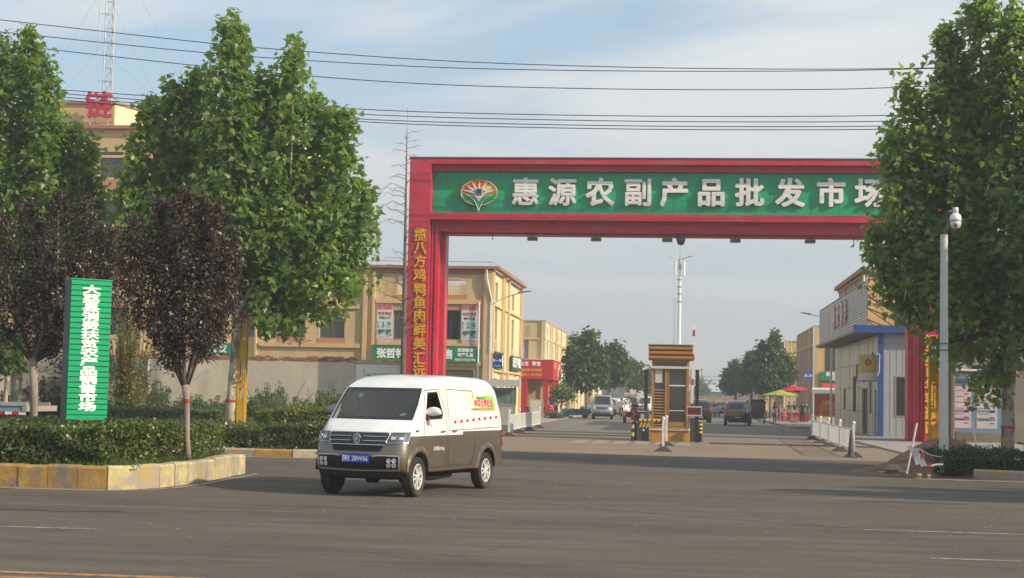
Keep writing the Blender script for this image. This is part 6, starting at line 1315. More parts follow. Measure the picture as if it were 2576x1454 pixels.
# ---------------------------------------------------------------- people
hairm = M('hair_black', (.012, .010, .009), .7); skinm = M('skin', (.42, .235, .155), .55, v=.05); shoem = M('shoe_dark', (.03, .027, .025), .6)
def person(label, loc, rz, shirt, legs, shorts=False, longsleeve=False, arms=None, lg=None, hgt=1.7, female=False, seated=False, skirt=None):
    t = thing('person', label, 'person', loc, rz); k = hgt/1.7; S = lambda v: Vector(v)*k
    arms = arms or {1: ((.23, .02, 1.14), (.25, -.06, .92)), -1: ((-.23, .02, 1.14), (-.25, -.06, .92))}
    lg = lg or {1: ((.10, -.02, .49), (.105, .0, .09)), -1: ((-.10, .02, .49), (-.105, .05, .09))}
    hz_ = .93 if not seated else .55
    V, E_, Rr, reg = [], [], [], []
    def add(p, r, par, g):
        V.append(S(p)); Rr.append(r*k); reg.append(g)
        if par is not None: E_.append((par, len(V)-1))
        return len(V)-1
    dz = hz_-.93
    pel = add((0, 0, .95+dz), .135, None, 'b'); ab = add((0, 0, 1.10+dz), .125, pel, 's'); ch = add((0, .01, 1.30+dz), .15 if not female else .135, ab, 's'); nk = add((0, .005, 1.455+dz), .062, ch, 'k'); hb = add((0, -.01, 1.53+dz), .078, nk, 'k'); hm_ = add((0, -.012, 1.60+dz), .092, hb, 'k'); ht = add((0, .0, 1.675+dz), .062, hm_, 'k')
    for sg in (1, -1):
        sh = add((sg*.175, .01, 1.395+dz), .062, ch, 's'); el, wr = arms[sg]
        el = (el[0], el[1], el[2]+dz); wr = (wr[0], wr[1], wr[2]+dz)
        um = add([(a+b)/2 for a, b in zip((sg*.19, .01, 1.37+dz), el)], .052, sh, 's'); e = add(el, .042, um, 's' if longsleeve else 'k'); w_ = add(wr, .030, e, 'k')
        d = (Vector(wr)-Vector(el)).normalized(); hd_ = Vector(wr)+d*.07; add(hd_, .036, w_, 'k')
        hp = add((sg*.09, 0, .87+dz), .092, pel, 'b'); kn, an = lg[sg]; md = [(a+b)/2 for a, b in zip((sg*.095, 0, .87+dz), kn)]
        m_ = add(md, .083, hp, 'b'); kk = add(kn, .060, m_, 'k' if shorts else 'b'); cf = add([a*.6+b*.4 for a, b in zip(kn, an)], .056, kk, 'k' if shorts else 'b'); aa = add(an, .040, cf, 'k' if shorts else 'b'); add((an[0]*1.1, an[1]-.13, max(an[2]-.045, .03)), .036, aa, 'f')
    bm = bmesh.new(); L_ = bm.verts.layers.skin.verify(); vs = [bm.verts.new(v) for v in V]; [bm.edges.new((vs[a], vs[b])) for a, b in E_]
    for v, r in zip(vs, Rr): v[L_].radius = (r, r*.78 if r > .1*k else r)
    vs[0][L_].use_root = True
    me0 = bpy.data.meshes.new('body'); bm.to_mesh(me0); bm.free(); o = bpy.data.objects.new('body', me0); COL.objects.link(o)
    m1_ = o.modifiers.new('skin', 'SKIN'); m2__ = o.modifiers.new('sub', 'SUBSURF'); m2__.levels = 1; m2__.render_levels = 1
    me = bpy.data.meshes.new_from_object(o.evaluated_get(bpy.context.evaluated_depsgraph_get())); bpy.data.objects.remove(o)
    order = {'s': 0, 'b': 1, 'k': 2, 'f': 3}; me.materials.clear()
    for m__ in (shirt, legs, skinm, shoem): me.materials.append(m__)
    segs = [(V[a], V[b], reg[b], Rr[b]) for a, b in E_]
    for p in me.polygons:
        c = p.center; best = (9, 's')
        for a, b, g, r in segs:
            ab_ = b-a; u = max(0, min(1, (c-a).dot(ab_)/ab_.length_squared)); d = (a+ab_*u-c).length-r*.9
            if d < best[0]: best = (d, g)
        p.material_index = order[best[1]]; p.use_smooth = True
    # fingers and nose joined on
    b = MB(); 
    for sg in (1, -1):
        el, wr = arms[sg]; d = (Vector(wr)-Vector(el)).normalized(); base = Vector(wr)+Vector((0, 0, dz))+d*.085; sd = Vector((0, 1, 0)) if abs(d.y) < .8 else Vector((0, 0, 1))
        for q, ln in enumerate((.055, .068, .072, .064)): p0_ = base+sd*(.024*(q-1.5)*.7); b.tube([S(p0_), S(p0_+d*ln*.6+Vector((0, -.006, 0))), S(p0_+d*ln+Vector((-.008*sg, -.014, 0)))], [.009*k, .008*k, .006*k], 5)
        b.tube([S(base-d*.05-sd*.025), S(base-d*.0-sd*.045), S(base+d*.02-sd*.045)], [.011*k, .009*k, .007*k], 5)
    hc = Vector((0, -.012, 1.60+dz)); b.prism([S(hc+Vector(v)) for v in ((-.012, -.085, -.01), (.012, -.085, -.01), (0, -.08, .03))], (0, -.022*k, 0))
    for sg in (1, -1): b.tube([S(hc+Vector((sg*.078, .0, -.02))), S(hc+Vector((sg*.088, .01, .02)))], .012*k, 5)
    bmx = bmesh.new(); bmx.from_mesh(me); tmp = b.mesh('x', skinm); o0 = len(bmx.faces); bmx.from_mesh(tmp); bmx.faces.ensure_lookup_table()
    for f in bmx.faces[o0:]: f.material_index = 2
    bmx.to_mesh(me); bmx.free(); me.name = 'body'; link('body', me, t)
    hb_ = MB().lathe([(.02, .105), (.06, .09), (.088, .05), (.096, .0), (.09, -.03 if not female else -.10)], n=14); hv = [(v[0]*k+0, (v[1]*1.08+.012)*k, (v[2]+1.60+dz)*k) for v in hb_.v]; hb_.v = [(x, y+(.018*k if z < (1.60+dz+.03)*k else 0), z) for x, y, z in hv]; hb_.build('hair', hairm, t, smooth=True)
    for sg in (1, -1): MB().lathe([(.009, 0), (.006, -.006)], c=S(hc+Vector((sg*.03, -.083, .018))), n=6, ax='y').build('eye', blackt, t)
    return t
cl = lambda n, c: M('cloth_'+n, c, .9, v=.1, s=6)
# driver, seated behind the wheel; local frame of the van
vr = math.atan2(hd.y, hd.x); dp = van.matrix_basis @ Vector((0, 0, 0)); Lv = Vector((-hd.y, hd.x, 0))*1.0
dl = VO-hd*1.0+Lv*.36
person('driver in a dark shirt inside the white and bronze van', (dl.x, dl.y, .27), vr+math.pi/2, cl('charcoal', (.05, .05, .055)), cl('navy', (.02, .025, .04)), seated=True, hgt=1.62,
       arms={1: ((.26, -.18, 1.12), (.10, -.40, 1.24)), -1: ((-.26, -.18, 1.12), (-.10, -.40, 1.22))}, lg={1: ((.11, -.42, .56), (.11, -.55, .16)), -1: ((-.11, -.42, .56), (-.11, -.55, .16))})
def vp(x, y, z): return VO+hd*x+Lv*y+Z3*z
t = thing('tissue_box', 'red and white tissue box on the van dashboard in front of the driver', 'box', vp(-.16, .42, 1.20), vr)
MB().bbox(-.06, .06, -.1, .1, 0, .05, .01).build('box_base', M('box_red', (.6, .02, .03), .5), t); MB().prism([(-.05, -.08, .051), (.05, -.08, .051), (.0, -.0, .15)], (0, .10, 0)).build('tissue', whitet, t)
b = MB(); rnd = random.Random(2)
for i in range(7):
    for j in range(3): b.add([vp(-.14+.05*j, -.02+.05*i, 1.205+.04*rnd.random()), vp(-.14+.05*j, .03+.05*i, 1.205+.04*rnd.random()), vp(-.09+.05*j, .03+.05*i, 1.205+.03*rnd.random()), vp(-.09+.05*j, -.02+.05*i, 1.205+.02*rnd.random())], [(0, 1, 2, 3)])
tag(b.build('cloth', M('cloth_blue', (.03, .08, .45), .8)), 'crumpled blue cloth lying on the van dashboard', 'cloth')
# ================================================================ TRAFFIC AND PEOPLE IN THE MARKET STREET
def carpaint(name, c, metal=.3): return M(name, c, .25, m=metal, v=.05, s=1, coat=.6)
def car(label, cat, name, kind, loc, rz, paint_, cat_simple=True, hgt=1., blackgl=carglass, plate=True, face=1):
    """front of the car points along local +x"""
    t = thing(name, label, cat, loc, rz)
    if kind == 'van':   pf_ = [(.52, .36, .10), (.60, .50, .22), (.58, .80, .24), (.48, 1.0, .2), (.20, 1.14, .16), (-.42, 1.78, .14), (-.75, 1.88, .16), (-2.9, 1.88, .16), (-3.32, 1.80, .12), (-3.48, 1.2, .1), (-3.50, .5, .08), (-3.42, .34, .05)]; wb, W_, gl_, r_ = -2.75, .83, (4.0, 5.0), .31
    elif kind == 'suv': pf_ = [(.70, .34, .10), (.80, .50, .24), (.78, .72, .24), (.68, .92, .22), (-.20, 1.08, .16), (-.85, 1.58, .14), (-1.2, 1.68, .16), (-2.7, 1.66, .16), (-3.25, 1.52, .14), (-3.52, 1.08, .12), (-3.58, .6, .12), (-3.48, .36, .06)]; wb, W_, gl_, r_ = -2.7, .90, (4.0, 5.0), .35
    else:               pf_ = [(.72, .30, .10), (.84, .46, .24), (.80, .66, .24), (.66, .80, .22), (-.30, .95, .16), (-1.05, 1.40, .14), (-1.4, 1.46, .16), (-2.2, 1.44, .16), (-2.95, 1.10, .16), (-3.45, 1.0, .14), (-3.60, .6, .14), (-3.48, .32, .06)]; wb, W_, gl_, r_ = -2.65, .88, (4.0, 5.0), .32
    n0_ = len(pf_); pf_ = pf_+[(p[0], p[1], .02) for p in arch(wb, r_+.02, r_+.07, pf_[-1][1], n=6)]+[(p[0], p[1], .02) for p in arch(0, r_+.02, r_+.07, pf_[0][1], n=6)]
    zt = max(p[1] for p in pf_); belt = {'van': 1.12, 'suv': 1.02, 'sedan': .92}[kind]
    S_ = Shell(pf_, W_, [(.3, .97), (.6, 1.), (belt, .98), (zt, .80)], bow=(.12, -.9, .3), res=.12, rbow=.06)
    me, gf = S_.body(m=8, glass=gl_); me.materials.append(paint_); smooth_by_angle(me, 40); b_ = link('body', me, t)
    gm = MB(); [gm.add(q, [(0, 1, 2, 3)]) for i, j, q in gf]; gm.build('windscreen', blackgl, t, smooth=True)
    top = zt-.16; rb = {'van': -3.25, 'suv': -3.1, 'sedan': -2.75}[kind]; fb = {'van': -.0, 'suv': -.38, 'sedan': -.48}[kind]; ft = {'van': -.52, 'suv': -.95, 'sedan': -1.08}[kind]; rt = {'van': -3.15, 'suv': -2.85, 'sedan': -2.3}[kind]
    for sg in (1, -1):
        for a, c in ((0, .36), (.38, .70), (.72, 1.0)):
            f = lambda u: (fb+(rb-fb)*u, belt+.03); g = lambda u: (ft+(rt-ft)*u, top)
            S_.spatch([f(c), f(a), g(a), g(c)], .004, sg, 3).build('side_window', blackgl, t)
        S_.sline([(fb-.2, belt), (fb-.1, .45)], .01, sg).build('door_seam', seam_m, b_); S_.sline([(fb-1.25, top), (fb-1.2, .45)], .01, sg).build('door_seam', seam_m, b_)
        for x in (fb-1.0, fb-2.0): MB().tube([S_.sp(x-.07, belt-.12, .02, sg), S_.sp(x+.07, belt-.12, .02, sg)], .014, 5).build('door_handle', paint_, t)
        c_ = S_.sp(fb-.12, belt+.10, .10, sg); MB().bbox(c_.x-.05, c_.x+.05, c_.y-.09, c_.y+.09, c_.z-.05, c_.z+.09, .03).build('mirror', paint_, t)
        for x in (0, wb): wheel(t, x, sg*(W_-.11), r_, .2, sg, 5, True)
        hz_ = {'van': .88, 'suv': .78, 'sedan': .66}[kind]
        S_.fpatch([(sg*W_*.50, hz_-.06), (sg*W_*.93, hz_-.02), (sg*W_*.93, hz_+.12), (sg*W_*.62, hz_+.08)], .012, 5, 2).build('headlight', M('headlight_clear', (.45, .47, .5), .08, v=.2, s=12, coat=1.), t)
        S_.fpatch([(sg*W_*.72, hz_-.0), (sg*W_*.94, hz_-.0), (sg*W_*.93, hz_+.36*(1 if kind != 'sedan' else .5)), (sg*W_*.80, hz_+.36*(1 if kind != 'sedan' else .5))], .012, 4, 3, sgn=-1).build('tail_lamp', redl, t)
    g = S_.fpatch([(-.40, hz_-.10), (.40, hz_-.10), (.50, hz_+.08), (-.50, hz_+.08)], .010, 8, 3).build('grille', MATS['grille_black'], t)
    for z in (hz_-.09, hz_-.03, hz_+.03, hz_+.08): S_.ftube([(-.44, z), (.44, z)], .012, .016).build('grille_bar', chrome, g)
    S_.fpatch([(-W_*.8, .36), (W_*.8, .36), (W_*.85, .5), (-W_*.85, .5)], .008, 8, 2).build('bumper_intake', blkp, t)
    if kind != 'sedan': S_.fpatch([(-W_*.68, belt+.08), (W_*.68, belt+.08), (W_*.60, top-.02), (-W_*.60, top-.02)], .008, 6, 3, sgn=-1).build('rear_window', blackgl, t)
    else:
        q = MB(); q.add([S_.deform(-2.93, y, 1.11)+Vector((-.01, 0, .02)) for y in (-.55, .55)]+[S_.deform(-2.25, y, 1.43)+Vector((-.03, 0, .015)) for y in (.5, -.5)], [(0, 1, 2, 3)]); q.build('rear_window', blackgl, t)
    for s_ in (1, -1):
        p = S_.front(0, .56, .02, s_); q = MB().box(min(p.x, p.x+.01*s_), max(p.x, p.x+.01*s_), -.22, .22, .50, .64).build('number_plate', plate_b, t)
        MB().box(p.x+.011*s_ if s_ > 0 else p.x-.013, p.x+.013 if s_ > 0 else p.x-.011, -.17, .17, .555, .585).build('plate_characters', whitet, q)
    MB().box(wb-.3, .3, -W_*.7, W_*.7, .22, .34).build('underbody', vdark, t)
    MB().bbox(-.40, -.1, -W_*.7, W_*.7, .6, belt-.05, .03).build('dashboard', int_d, t)
    return t
def gd(px_, d_y, z=0): v = G(px_, d_y, z); return v
UPY = math.pi/2
# facing the camera = heading -Y -> rz=-90deg ; driving away = +90deg
def at_front(px_, py_): return G(px_, py_)
v = G(1513, 1055); car('silver grey minivan facing the camera on the left of the street', 'minivan', 'parked_minivan', 'van', (v.x, v.y+.9, 0), -UPY+.03, carpaint('paint_silver', (.42, .41, .385), .6))
v = G(1858, 1071); car('bronze brown people carrier seen from behind, right of the booth', 'people carrier', 'people_carrier', 'suv', (v.x, v.y+3.4, 0), UPY-.02, carpaint('paint_brown', (.16, .105, .07), .45))
v = G(1762, 1064); car('dark grey green suv seen from behind, half hidden by the booth posts', 'suv', 'parked_suv', 'suv', (v.x-.2, v.y+3.4, 0), UPY+.04, carpaint('paint_darkgreen', (.035, .045, .045), .4))
v = G(1818, 1046); car('black saloon far up the middle of the street', 'car', 'parked_car', 'sedan', (v.x, v.y+.8, 0), -UPY, carpaint('paint_black', (.015, .016, .018), .3))
v = G(1783, 1041); car('small dark red car beyond the black saloon', 'car', 'parked_car', 'sedan', (v.x, v.y+6, 0), UPY, carpaint('paint_darkred', (.13, .02, .02), .3))
v = G(1447, 1046); car('white estate car standing sideways behind the blue cart', 'car', 'parked_car', 'suv', (v.x+1.3, v.y+4, 0), -.5+math.pi, carpaint('paint_white', (.72, .72, .70), .0))
v = G(1551, 1045); car('white car half hidden behind the silver minivan', 'car', 'parked_car', 'suv', (v.x+.2, v.y+5, 0), -UPY, MATS['paint_white'])
v = G(1624, 1043); car('white minibus just left of the booth', 'minibus', 'parked_minibus', 'van', (v.x-.2, v.y+4, 0), -UPY-.2, MATS['paint_white'])
v = G(1592, 1041); car('grey van carrying a roped beige load on its roof', 'van', 'loaded_van', 'van', (v.x-.6, v.y+7, 0), -UPY, carpaint('paint_grey', (.16, .17, .17), .3))
t = thing('roof_load', 'roped beige bundle tied on the roof of the grey van', 'bundle', (v.x-.6, v.y+9, 1.93)); b = MB(); b.bbox(-1.1, 1.1, -1.4, 1.3, 0, .38, .15); b.build('bundle', M('canvas_beige', (.42, .36, .26), .9, v=.2, s=3), t)
for x in (-.7, 0, .7): MB().tube([(x, -1.42, 0), (x, -1.42, .39), (x, 1.32, .39), (x, 1.32, 0)], .025, 5).build('rope', framem, t)
v = G(1588, 1038); t = thing('tarpaulin_hood', 'curved white truck canopy left of the booth under the trees', 'canopy', (v.x, v.y+16, 1.6)); b = MB(); pr = [(1.5*math.cos(a), 1.5*math.sin(a)) for a in [math.pi*k/12 for k in range(13)]]
b.prism([(x, 0, z) for x, z in pr], (0, 3, 0)); b.build('hood', M('tarp_white', (.66, .64, .60), .7, v=.05), t); MB().box(-1.5, 1.5, 0, 3, -1.3, -.01).build('bed', steel_g, t)
# blue flat cart loaded with cartons
v = G(1447, 1052); t = thing('flat_cart', 'blue flatbed handcart loaded with brown cartons beside the silver minivan', 'cart', (v.x, v.y+.5, 0))
bc_ = M('cart_blue', (.03, .20, .28), .5, v=.1); xw = G(1484, 1052).x-v.x-.05; x0 = G(1406, 1052).x-v.x
MB().box(x0, xw, 0, 1.5, .34, .40).build('deck', bc_, t); MB().box(x0, xw, -.03, -.001, .25, .72).box(x0, xw, 1.501, 1.53, .25, .72).build('side_board', bc_, t)
for x in (x0+.3, xw-.3):
    for y in (.1, 1.4): MB().lathe([(.2, -.05), (.2, .05)], c=(x, y, .2), n=14, ax='y').build('wheel', tyre_m, t)
MB().box(x0-.0, x0+.04, .0, .04, .4, 1.3).build('handle_post', bc_, t)
rnd = random.Random(9); cb = M('carton_brown', (.40, .26, .14), .85, v=.15, s=2)
for k in range(5):
    x = x0+.35+k*.42; h = rnd.uniform(.3, .5); o = MB().bbox(-.19, .19, -.25, .25, 0, h, .01).build('carton', cb, None, (t.location.x+x, t.location.y+.4, .405)); tag(o, 'brown carton number %s along the blue cart, counted from the left' % ['one', 'two', 'three', 'four', 'five'][k], 'carton', 'cartons on the blue cart')
# people
shirtw = cl('white', (.50, .48, .45)); navy = cl('navy', (.02, .025, .04)); blk_c = cl('black', (.018, .017, .018))
v = G(1880, 1073); person('man in a pale blue shirt and black trousers walking towards the booth', v, .1, cl('pale_blue', (.36, .42, .62)), blk_c, lg={1: ((.10, -.10, .50), (.10, -.02, .09)), -1: ((-.10, .05, .50), (-.10, .22, .12))}, arms={1: ((.25, .0, 1.15), (.12, -.20, 1.05)), -1: ((-.24, .06, 1.14), (-.24, -.04, .92))})
v = G(1563, 1056); person('man in a grey white top and dark shorts standing behind the silver minivan', v, math.pi-.3, shirtw, blk_c, shorts=True)
v = G(1949, 1067); person('woman in a dark red top with a red bag by the fruit stalls', v, .9, cl('dark_red', (.22, .03, .05)), blk_c, female=True, hgt=1.62)
v = G(1974, 1064); person('small child in pink standing beside the red cloth stall', v, .3, cl('pink', (.55, .12, .22)), cl('pink2', (.5, .15, .22)), hgt=1.1, shorts=True, female=True)
v = G(2018, 1066); person('person dressed in black at the right end of the fruit stall', v, math.pi, blk_c, blk_c)
v = G(2003, 1064); person('person in dark blue leaning over the stall from the far side', (v.x, v.y+2.2, 0), 0, cl('dark_blue', (.03, .04, .09)), navy)
v = G(1966, 1062); person('woman in a purple top behind the stall under the yellow umbrella', (v.x, v.y+3, 0), .2, cl('purple', (.16, .10, .25)), navy, female=True, hgt=1.6)
v = G(1387, 1048); person('man in a blue jacket standing beside the red shop', v, .4, cl('blue', (.05, .09, .22)), cl('khaki', (.30, .22, .16)))
for px_, py_, rz_p, sh_, lab in ((1600, 1050, 2.6, cl('grey', (.16, .16, .17)), 'person in a grey top behind the red tricycle left of the booth'), (1578, 1046, .6, cl('dull_red', (.25, .05, .05)), 'person in a dull red top between the parked cars on the left'), (1985, 1060, 2.8, cl('olive', (.12, .13, .06)), 'shopper in an olive top with back turned at the stall'), (1926, 1058, 1.2, cl('beige', (.36, .30, .22)), 'person in a beige top by the bicycle'), (2030, 1064, -.8, cl('teal', (.04, .14, .15)), 'person in a teal top at the far right of the stalls'), (1399, 1046, -.6, shirtw, 'person in a pale shirt beside the parked red tricycle')):
    v = G(px_, py_); person(lab, v, rz_p, sh_, navy, hgt=1.66)
rnd = random.Random(17)
for k, (px_, py_, Y_) in enumerate(((2012, 1060, 0), (2021, 1061, 0), (2030, 1062, 0), (1955, 1056, 0), (1997, 1068, 0), (1396, 1052, 0), (1379, 1050, 0))):
    v = G(px_, py_); c3 = [(.30, .20, .10), (.05, .15, .30), (.35, .05, .05), (.32, .30, .25)][k % 4]; o = MB().bbox(-.28, .28, -.2, .2, 0, rnd.uniform(.28, .62), .02).build('crate', M('crate_%d' % (k % 4), c3, .7, v=.2, s=5), None, v)
    tag(o, ['brown crate right of the red stall, nearest it', 'blue crate between the brown and red ones', 'red crate at the right end of the stalls', 'grey crate at the foot of the woman in red', 'brown crate in front of the red stall cloth', 'blue crate beside the red shop columns', 'red crate against the red shop door'][k], 'crate')
# red motor tricycle with rider
def trike(label, x, y, rz, col, rider):
    t = thing('motor_tricycle', label, 'tricycle', (x, y, 0), rz); cm = carpaint('trike_'+col[0], col[1], .1)
    tor = lambda cx, cy, cz, r: MB().lathe([(r*.72, -.05), (r*.93, -.06), (r, -.03), (r, .03), (r*.93, .06), (r*.72, .05)], c=(cx, cy, cz), n=18, ax='x')
    tor(0, -.95, .27, .27).build('front_wheel', tyre_m, t); tor(-.5, .95, .27, .27).build('rear_wheel', tyre_m, t); tor(.5, .95, .27, .27).build('rear_wheel', tyre_m, t)
    MB().tube([(0, -.95, .27), (0, -.80, .75), (0, -.72, 1.05)], .035, 8).build('fork', blkp, t); MB().tube([(-.36, -.60, 1.08), (-.2, -.72, 1.10), (.2, -.72, 1.10), (.36, -.60, 1.08)], .018, 6).build('handlebar', chrome, t)
    MB().bbox(-.28, .28, -.90, -.68, .45, 1.0, .06).build('front_fairing', cm, t); MB().prism([(-.08, -1.15, .52), (.08, -1.15, .52), (.08, -.75, .62), (-.08, -.75, .62)], (0, 0, .04)).build('mudguard', cm, t)
    MB().lathe([(.07, 0), (.075, -.04), (.05, -.07)], c=(0, -.90, .86), n=14, ax='y').build('headlight', M('headlight_clear', (.6, .6, .6), .1), t)
    for sx in (-.14, .14): MB().lathe([(.035, 0), (.03, -.03)], c=(sx, -.90, .68), n=10, ax='y').build('indicator', M('indicator_orange', (.8, .35, .08), .3), t)
    MB().bbox(-.24, .24, -.66, -.25, .25, .42, .03).bbox(-.22, .22, -.22, .25, .25, .68, .05).build('frame', cm, t); MB().bbox(-.20, .20, -.22, .30, .685, .78, .04).build('saddle', blkp, t)
    MB().box(-.55, .55, .35, 1.45, .42, .47).box(-.55, -.52, .35, 1.45, .471, .78).box(.52, .55, .35, 1.45, .471, .78).box(-.519, .519, 1.42, 1.45, .471, .78).box(-.519, .519, .35, .38, .471, .78).build('cargo_box', cm, t)
    MB().tube([(-.3, -.66, 1.1), (-.34, -.7, 1.3)], .01, 5).tube([(.3, -.66, 1.1), (.34, -.7, 1.3)], .01, 5).box(-.40, -.28, -.72, -.70, 1.28, 1.36).box(.28, .40, -.72, -.70, 1.28, 1.36).build('mirror', blkp, t)
    if rider:
        c, s_ = math.cos(rz), math.sin(rz); person(rider, (x-s_*.03, y+c*.03, .22), rz, blk_c, navy, seated=True, shorts=False, hgt=1.68, arms={1: ((.28, -.22, 1.15), (.30, -.55, 1.22)), -1: ((-.28, -.22, 1.15), (-.30, -.55, 1.22))}, lg={1: ((.16, -.38, .48), (.16, -.42, .12)), -1: ((-.16, -.38, .48), (-.16, -.42, .12))})
    return t
v = G(1588, 1066); trike('dark red motor tricycle coming towards the booth on its left', v.x+.2, v.y+1.1, .25, ('red', (.30, .02, .03)), 'rider in black on the dark red motor tricycle')
v = G(1797, 1049); trike('silver motor scooter cart beside the black saloon', v.x, v.y+1, 0, ('silver', (.4, .4, .4)), 'rider in a pale top on the silver scooter cart')
v = G(1410, 1050); trike('red motor tricycle parked against the red shop', v.x-1.6, v.y+1.5, 1.0, ('bright_red', (.42, .03, .03)), None)
# dark canopy tricycle and bicycle right of the brown car
v = G(1908, 1066); t = thing('canopy_tricycle', 'black box bodied tricycle between the brown car and the bicycle', 'tricycle', (v.x, v.y+.8, 0))
MB().bbox(-.55, .55, 0, 1.8, .35, 1.75, .12).build('cabin', M('cabin_black', (.02, .02, .022), .6), t); MB().box(-.60, .60, -.05, 1.9, 1.76, 1.82).build('roof', M('canopy_red', (.32, .03, .04), .8), t)
for x in (-.5, .5): MB().lathe([(.26, -.05), (.26, .05)], c=(x, .4, .26), n=16, ax='x').build('wheel', tyre_m, t)
MB().box(-.45, .45, -.012, -.001, .9, 1.55).build('rear_window', carglass, t)
v = G(1930, 1064); t = thing('bicycle', 'dark bicycle leaning at the kerb before the tree on the right', 'bicycle', v, .35)
for x in (-.52, .52):
    a_ = [(x+.31*math.cos(u), 0, .33+.31*math.sin(u)) for u in [6.2832*k/20 for k in range(21)]]; w_ = MB().tube(a_, .02, 6).build('wheel', tyre_m, t)
    q = MB(); [q.cyl((x, 0, .33), (x+.30*math.cos(u), 0, .33+.30*math.sin(u)), .003, n=3) for u in [6.2832*k/10 for k in range(10)]]; q.build('spokes', chrome, w_)
MB().tube([(-.52, 0, .33), (-.1, 0, .30), (.38, 0, .80), (-.25, 0, .82), (-.52, 0, .33)], .018, 6).tube([(-.1, 0, .30), (-.28, 0, .92)], .016, 6).tube([(.52, 0, .33), (.36, 0, .95)], .018, 6).build('frame', blkp, t)
MB().bbox(-.38, -.16, -.07, .07, .92, .98, .02).build('saddle', blkp, t); MB().tube([(.30, -.25, 1.0), (.38, 0, .97), (.30, .25, 1.0)], .013, 6).build('handlebar', chrome, t); MB().box(.5, .8, -.16, .16, .62, .86).build('basket', steel_g, t)
# umbrellas and stalls
def umbrella(label, x, y, h, r, mt, tilt=0):
    t = thing('umbrella', label, 'umbrella', (x, y, 0)); MB().cyl((0, 0, 0), (0, 0, h), .025, n=8).build('pole', steel_g, t)
    b = MB(); n = 10; vs = [(0, 0, h+.0)]; 
    for k in range(n): a = 6.2832*k/n; vs.append((r*math.cos(a), r*math.sin(a), h-.42+tilt*math.cos(a)))
    for k in range(n): a = 6.2832*(k+.5)/n; vs.append((r*.92*math.cos(a), r*.92*math.sin(a), h-.52+tilt*math.cos(a)))
    for k in range(n): b2 = (k+1) % n; vs; b.add([vs[0], vs[1+k], vs[1+b2]], [(0, 1, 2)]); b.add([vs[1+k], vs[1+n+k], vs[1+b2]], [(0, 1, 2)])
    b.build('canopy', mt, t); return t
v = PY(1962, 1050, 116); umbrella('yellow market umbrella over the fruit stall right of the street', v.x, 116, 2.55, 1.35, M('umbrella_yellow', (.36, .35, .07), .8, v=.1))
v = PY(1992, 1050, 119); umbrella('red market umbrella behind the yellow one', v.x, 119, 2.95, 1.2, redaw, .1)
v = PY(1905, 1050, 160); awning('dark red awning along the shops behind the black tricycle', v.x+1, v.x+5.5, 165, 3.3, 1.8, M('awning_darkred', (.24, .03, .04), .85), .5)
v = G(1990, 1064); t = thing('market_stall', 'market stall draped in dark red cloth and piled with produce', 'stall', (v.x-.9, v.y, 0)); MB().box(0, 2.2, 0, 1.1, 0.02, .80).build('red_cloth', M('stall_cloth', (.30, .03, .06), .9, v=.15), t); MB().box(-.05, 2.25, -.05, 1.15, .801, .84).build('table_top', steel_g, t)
rnd = random.Random(21)
for k in range(7):
    x = .15+.3*k; c_ = [(.5, .3, .05), (.5, .05, .04), (.2, .3, .05), (.55, .45, .2)][k % 4]; o = MB().box(-.13, .13, -.3, .3, 0, .12); [o.lathe([(.0, -.05), (.05, -.02), (.05, .03), (.0, .06)], c=(rnd.uniform(-.1, .1), rnd.uniform(-.25, .25), .15), n=6) for _ in range(7)]
    ob = o.build('produce_tray', M('produce_%d' % (k % 4), c_, .6, v=.3, s=9), None, (t.location.x+x, t.location.y+.5, .842)); tag(ob, 'tray of %s on the red cloth stall, %s from the left' % (['orange fruit', 'red fruit', 'green fruit', 'pale fruit'][k % 4], ['first', 'second', 'third', 'fourth', 'fifth', 'sixth', 'seventh'][k]), 'tray', 'produce trays on the stall')
for x in (0.05, 2.15): MB().cyl((x, 1.05, .84), (x, 1.05, 1.9), .02, n=6).build('canopy_post', steel_g, t)
awning('pale green awning over the far left shops behind the white car', PY(1412, 950, 165).x-.2, PY(1412, 950, 165).x+4.6, 168, 3.9, 2.2, M('awning_pale', (.45, .47, .42), .8), .9)
# cell tower far beyond the market
YT = 300; v = PY(1706, 1000, YT); zs = lambda y: PY(1707, y, YT).z; wm = M('tower_white', (.80, .78, .74), .5, v=.04)
t = thing('phone_mast', 'tall white phone mast with aerial panels rising far behind the booth', 'mast', (v.x, YT, 0))
MB().cyl((0, 0, 0), (0, 0, zs(680)), .42, .30, 16).build('pole', wm, t); MB().cyl((0, 0, zs(680)), (0, 0, zs(652)), .36, .25, 12).build('head', steel_g, t); MB().cyl((0, 0, zs(652)), (0, 0, zs(612)), .09, .04, 8).build('lightning_rod', steel_g, t)
for k in range(3):
    a = R_(90+120*k+25); q = MB(); q.box(-.22, .22, -.12, .12, zs(692), zs(658)); q.v = [(x*math.cos(a)-(y+.95)*math.sin(a), x*math.sin(a)+(y+.95)*math.cos(a), z) for x, y, z in q.v]; q.build('aerial_panel', wm, t)
    MB().cyl((0, 0, zs(670)), (-.9*math.sin(a), .9*math.cos(a), zs(670)), .05, n=6).build('bracket', steel_g, t)
for sg in (-1, 1): MB().tube([(0, 0, zs(654)), (sg*1.1, 0, zs(648)), (sg*2.1, 0, zs(645))], .07, 6).box(*( (sg*1.6, sg*2.4) if sg > 0 else (sg*2.4, sg*1.6)), -.15, .15, zs(646), zs(644)).build('lamp_arm', framem if sg > 0 else wm, t)
for y in (705, 723, 741, 760): MB().cyl((0, 0, zs(y)), (0, 0, zs(y)+.22), .48, n=14).build('collar', steel_g, t)
